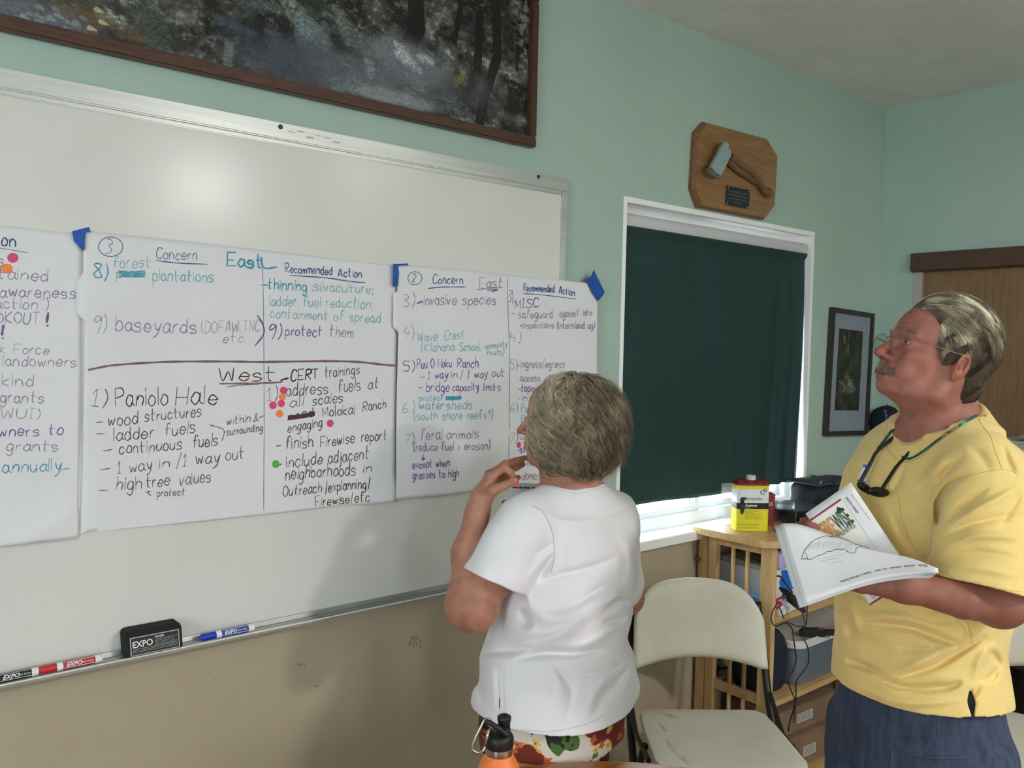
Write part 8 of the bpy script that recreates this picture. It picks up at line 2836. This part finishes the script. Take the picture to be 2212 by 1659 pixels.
for (t0, t1, m_) in ((0.62, 0.68, mat('cord_tan', (150, 118, 78), 0.6)), (0.72, 0.76, mat('cord_turquoise', (64, 168, 148), 0.5)), (0.52, 0.56, mat('cord_tan', (150, 118, 78), 0.6))):
    i0, i1 = int(t0 * len(P1)), int(t1 * len(P1)) + 2
    MB().tube(P1[i0:i1], 0.0028, 8).build('cord_bead', m_, sg, smooth=True)
nt_ = thing('name_tag', at(1868, 1022, 1.62), 'white name tag with blue border stuck to the front of the yellow shirt', 'name tag')
tq = [SM.hit(*p, 0.0015) for p in ((1852, 1040), (1874, 1046), (1889, 1002), (1867, 1004))]
tq = [q if q is not None else at(1868, 1022, 1.63) for q in tq]
dtag = np.mean([project(q)[2] for q in tq]) - 0.006
tq = [at(x, y, dtag + dz) for x, y, dz in ((1851, 1039, 0.010), (1874, 1046, -0.004), (1889, 1001, -0.004), (1866, 1003, 0.010))]
sheet('tag', tq, mat('tag_white', (214, 220, 240), 0.5), nt_, 0.001)
a_, b_, c_, d_ = tq
ntn = np.cross(b_ - a_, d_ - a_); ntn /= np.linalg.norm(ntn)
if ntn @ (CAM - a_) < 0: ntn = -ntn
for (u0, v0, u1, v1) in ((0, 0.84, 1, 1), (0, 0, 1, 0.1)):
    P_ = [a_ + (b_ - a_) * u + (d_ - a_) * v + ntn * 0.0012 for u, v in ((u0, v0), (u1, v0), (u1, v1), (u0, v1))]
    MB().add(P_, [(0, 1, 2, 3)]).build('tag_border', mat('tag_blue', (70, 90, 190), 0.5), nt_)
text3d('A', a_ + (b_ - a_) * 0.35 + (d_ - a_) * 0.38, b_ - a_, d_ - a_, 0.011, DKT, 'lettering', nt_, lift=0.0015)

# ------------------------------------------------------------------ papers in his hands
PW_ = mat('booklet_white', (232, 232, 234), 0.6)
br = thing('brochure', at(1850, 1170, 1.56), 'slim brochure with red bar and flame-coloured fire safety logo, held upright behind the open booklet', 'brochure')
B = [at(1740, 1110, 1.640), at(1838, 1042, 1.625), at(1975, 1248, 1.535), at(1880, 1308, 1.540)]
def BP(u, v, lift=0.0):
    a, b, c, d = B
    return a * (1 - u) * (1 - v) + b * u * (1 - v) + c * u * v + d * (1 - u) * v + BN * lift
BN = np.cross(B[1] - B[0], B[3] - B[0]); BN /= np.linalg.norm(BN)
if BN @ (CAM - B[0]) < 0: BN = -BN
sheet('cover', [B[3], B[2], B[1], B[0]], PW_, br, 0.0022)
def bq(u0, v0, u1, v1, l, m, nm):
    MB().add([BP(u0, v1, l), BP(u1, v1, l), BP(u1, v0, l), BP(u0, v0, l)], [(0, 1, 2, 3)]).build(nm, m, br)
BR_ = mat('bar_red', (138, 46, 58), 0.5)
bq(0.0, 0.082, 0.68, 0.47, 0.0018, mat('panel_cream', (234, 230, 220), 0.6), 'panel')
bq(0.0, 0.070, 0.68, 0.088, 0.0022, BR_, 'red_bar')
bq(0.0, 0.985, 1.0, 1.0, 0.0022, BR_, 'red_bar')
bu = B[1] - B[0]; bv = -(B[3] - B[0])
ORG = mat('logo_orange', (214, 138, 62), 0.5); GRN = mat('logo_green', (26, 74, 56), 0.5); LBK = mat('logo_black', (30, 32, 32), 0.5)
text3d('FIRE', BP(0.085, 0.315, 0.0034), bu, bv, 0.046, ORG, 'lettering', br, 0.285, bold=0.02)
text3d('WISE', BP(0.345, 0.315, 0.0034), bu, bv, 0.046, GRN, 'lettering', br, 0.30, bold=0.02)
text3d('COMMUNITIES', BP(0.085, 0.365, 0.0034), bu, bv, 0.013, LBK, 'lettering', br, 0.62)
fl = MB()
for k in range(9):
    u = 0.07 + 0.035 * k
    fl.add([BP(u, 0.315, 0.0023), BP(u + 0.03, 0.315, 0.0023), BP(u + 0.006 + 0.01 * (k % 3), 0.175 + 0.012 * (k % 4), 0.0023)], [(0, 1, 2)])
fl.build('flame', mat('flame_pale', (232, 178, 110), 0.5), br)
MB().add([BP(u, v, 0.0026) for u, v in ((0.49, 0.175), (0.60, 0.175), (0.60, 0.150), (0.545, 0.115), (0.49, 0.150))], [(0, 1, 2, 3, 4)]).build('house_icon', LBK, br)
text3d('National Fire Protection Association', BP(0.87, 0.09, 0.0026), -bv, bu, 0.0045, mat('print_grey2', (140, 140, 142), 0.6), 'lettering', br, 0.9)
bq(0.70, 0.08, 0.705, 0.62, 0.0024, mat('print_grey2', (140, 140, 142), 0.6), 'rule')
text3d('SAFE BY DESIGN', BP(0.76, 0.09, 0.0026), -bv, bu, 0.0055, LBK, 'lettering', br, 0.9, bold=0.02)
for k in range(8):
    bq(0.10, 0.80 + 0.022 * k, 0.62 - 0.06 * (k % 3), 0.807 + 0.022 * k, 0.0024, mat('print_grey2', (140, 140, 142), 0.6), 'print_line')
bq(0.78, 0.86, 0.84, 0.90, 0.0024, LBK, 'print_block')

bo_ = thing('open_booklet', at(1860, 1230, 1.50), 'open white booklet with a line map of an island, held on the man\'s forearm', 'booklet')
def ruled(top, bot, m, name, th, parent, n=40, k=14, off=0.0):
    T_ = spline(top, 12); B_ = spline(bot, 12)
    tp = [T_[int(i * (len(T_) - 1) / n)] for i in range(n + 1)]
    bt_ = [B_[int(i * (len(B_) - 1) / n)] for i in range(n + 1)]
    V = []
    for i in range(n + 1):
        for j in range(k + 1):
            v = j / k
            p = tp[i] * (1 - v) + bt_[i] * v + _v(0, 0, -0.004 * math.sin(math.pi * v) + off)
            V.append(p)
    F = [(i * (k + 1) + j, i * (k + 1) + j + 1, (i + 1) * (k + 1) + j + 1, (i + 1) * (k + 1) + j) for i in range(n) for j in range(k)]
    o = link(name, mesh(V, F), m, parent, smooth=True)
    sd = o.modifiers.new('t', 'SOLIDIFY'); sd.thickness = th; sd.offset = 0
    return V, F
topc = [at(1690, 1131, 1.585), at(1722, 1132, 1.575), at(1765, 1145, 1.56), at(1812, 1163, 1.535), at(1868, 1184, 1.505), at(1925, 1196, 1.475), at(1975, 1208, 1.44), at(2026, 1228, 1.405)]
botc = [at(1741, 1302, 1.455), at(1775, 1290, 1.448), at(1820, 1274, 1.440), at(1870, 1257, 1.430), at(1920, 1245, 1.420), at(1970, 1238, 1.410), at(2000, 1236, 1.402), at(2028, 1236, 1.396)]
VA, FA = ruled(topc, botc, PW_, 'page', 0.0010, bo_)
for k in range(4):
    o = 0.0022 * (k + 1)
    tc = [p + RM[2] * o + RM[1] * -o * 0.8 - RM[0] * o * 1.3 for p in topc]
    bc2 = [p + RM[2] * o + RM[1] * -o * 1.3 - RM[0] * o * 0.9 for p in botc]
    ruled(tc, bc2, mat('booklet_shade', (214, 216, 220), 0.6) if k % 2 else PW_, 'page', 0.0008, bo_, 24, 8)
SA = Surf([tuple(v) for v in VA], FA)
class _P:
    pt = staticmethod(lambda a, b, l=0: SA.hit(a, b, 0.0012) if SA.hit(a, b, 0.0012) is not None else at(a, b, 1.48))
def c3(pts):
    return [(1660 + x / 3.687, 900 + y / 3.687) for x, y in pts]
rj = random.Random(3)
def map_line(pts, w, col, jit=0.5, nm='map_line'):
    q = spline(c3(pts), 5)
    q = [(x + rj.uniform(-jit, jit), y + rj.uniform(-jit, jit)) for x, y in q]
    mb = MB(); ribbon(mb, q, w, _P.pt)
    link(nm, mesh(mb.v, mb.f), col, bo_)
GK = mat('print_dark2', (60, 62, 66), 0.6); GL_ = mat('print_light', (170, 172, 178), 0.6)
map_line([(265, 1140), (272, 1112), (285, 1075), (310, 1040), (345, 1000), (400, 970), (450, 955), (520, 958), (600, 972), (680, 1008), (740, 1028), (800, 1045)], 0.55, GK)
map_line([(265, 1140), (300, 1132), (320, 1142), (360, 1130), (400, 1110), (440, 1100), (462, 1080), (500, 1077), (525, 1064), (560, 1062), (600, 1060), (640, 1082), (680, 1092), (697, 1075), (700, 1050), (745, 1038)], 0.55, GK)
map_line([(285, 1075), (300, 1095), (310, 1120), (318, 1140)], 0.4, GK)
for k in range(26):
    x = 330 + 14 * k; y = 1000 + 3.2 * k * (k > 12) * 0.3 + rj.uniform(-20, 20)
    y0_ = 985 + abs(x - 480) * 0.10
    map_line([(x, y0_ + rj.uniform(0, 18)), (x - 10 + rj.uniform(-8, 8), y0_ + 30 + rj.uniform(-6, 10)), (x - 18 + rj.uniform(-6, 6), y0_ + 58 + rj.uniform(-10, 14))], 0.28, GL_, 0.6, 'contour_line')
map_line([(385, 1140), (480, 1120), (590, 1100)], 0.3, GL_, 0.1)
map_line([(400, 1160), (480, 1142), (560, 1130)], 0.5, GL_, 0.5)
map_line([(500, 1172), (540, 1165), (590, 1150)], 0.4, GL_, 0.4)
words = 'The Nature Conservancy requires a 4WD vehicle when visiting Kamakou or Mo`omomi Preserves.'.split(' ')
words = 'TNC highly recommends a 4WD vehicle when visiting Kamakou or Mo`omomi Preserves.'.split(' ')
base = spline([(2004, 1219), (1960, 1222), (1915, 1228), (1870, 1238), (1806, 1259)], 12)
seg = np.r_[0, np.cumsum(np.hypot(*np.diff(base, axis=0).T))]
tot = sum(len(w) + 1 for w in words)
pos = 0
for w_ in words:
    s_a, s_b = seg[-1] * pos / tot, seg[-1] * (pos + len(w_)) / tot
    xa, ya = np.interp(s_a, seg, base[:, 0]), np.interp(s_a, seg, base[:, 1])
    xb, yb = np.interp(s_b, seg, base[:, 0]), np.interp(s_b, seg, base[:, 1])
    A_, B_ = _P.pt(xa, ya), _P.pt(xb, yb)
    up_ = _P.pt(xa, ya + 4) - A_
    text3d(w_, A_ + RM[2] * -0.0008, B_ - A_, up_, 0.0068, GK, 'lettering', bo_, np.linalg.norm(B_ - A_) / (0.0068 * 0.56 * max(1, len(w_))), bold=0.02)
    pos += len(w_) + 1
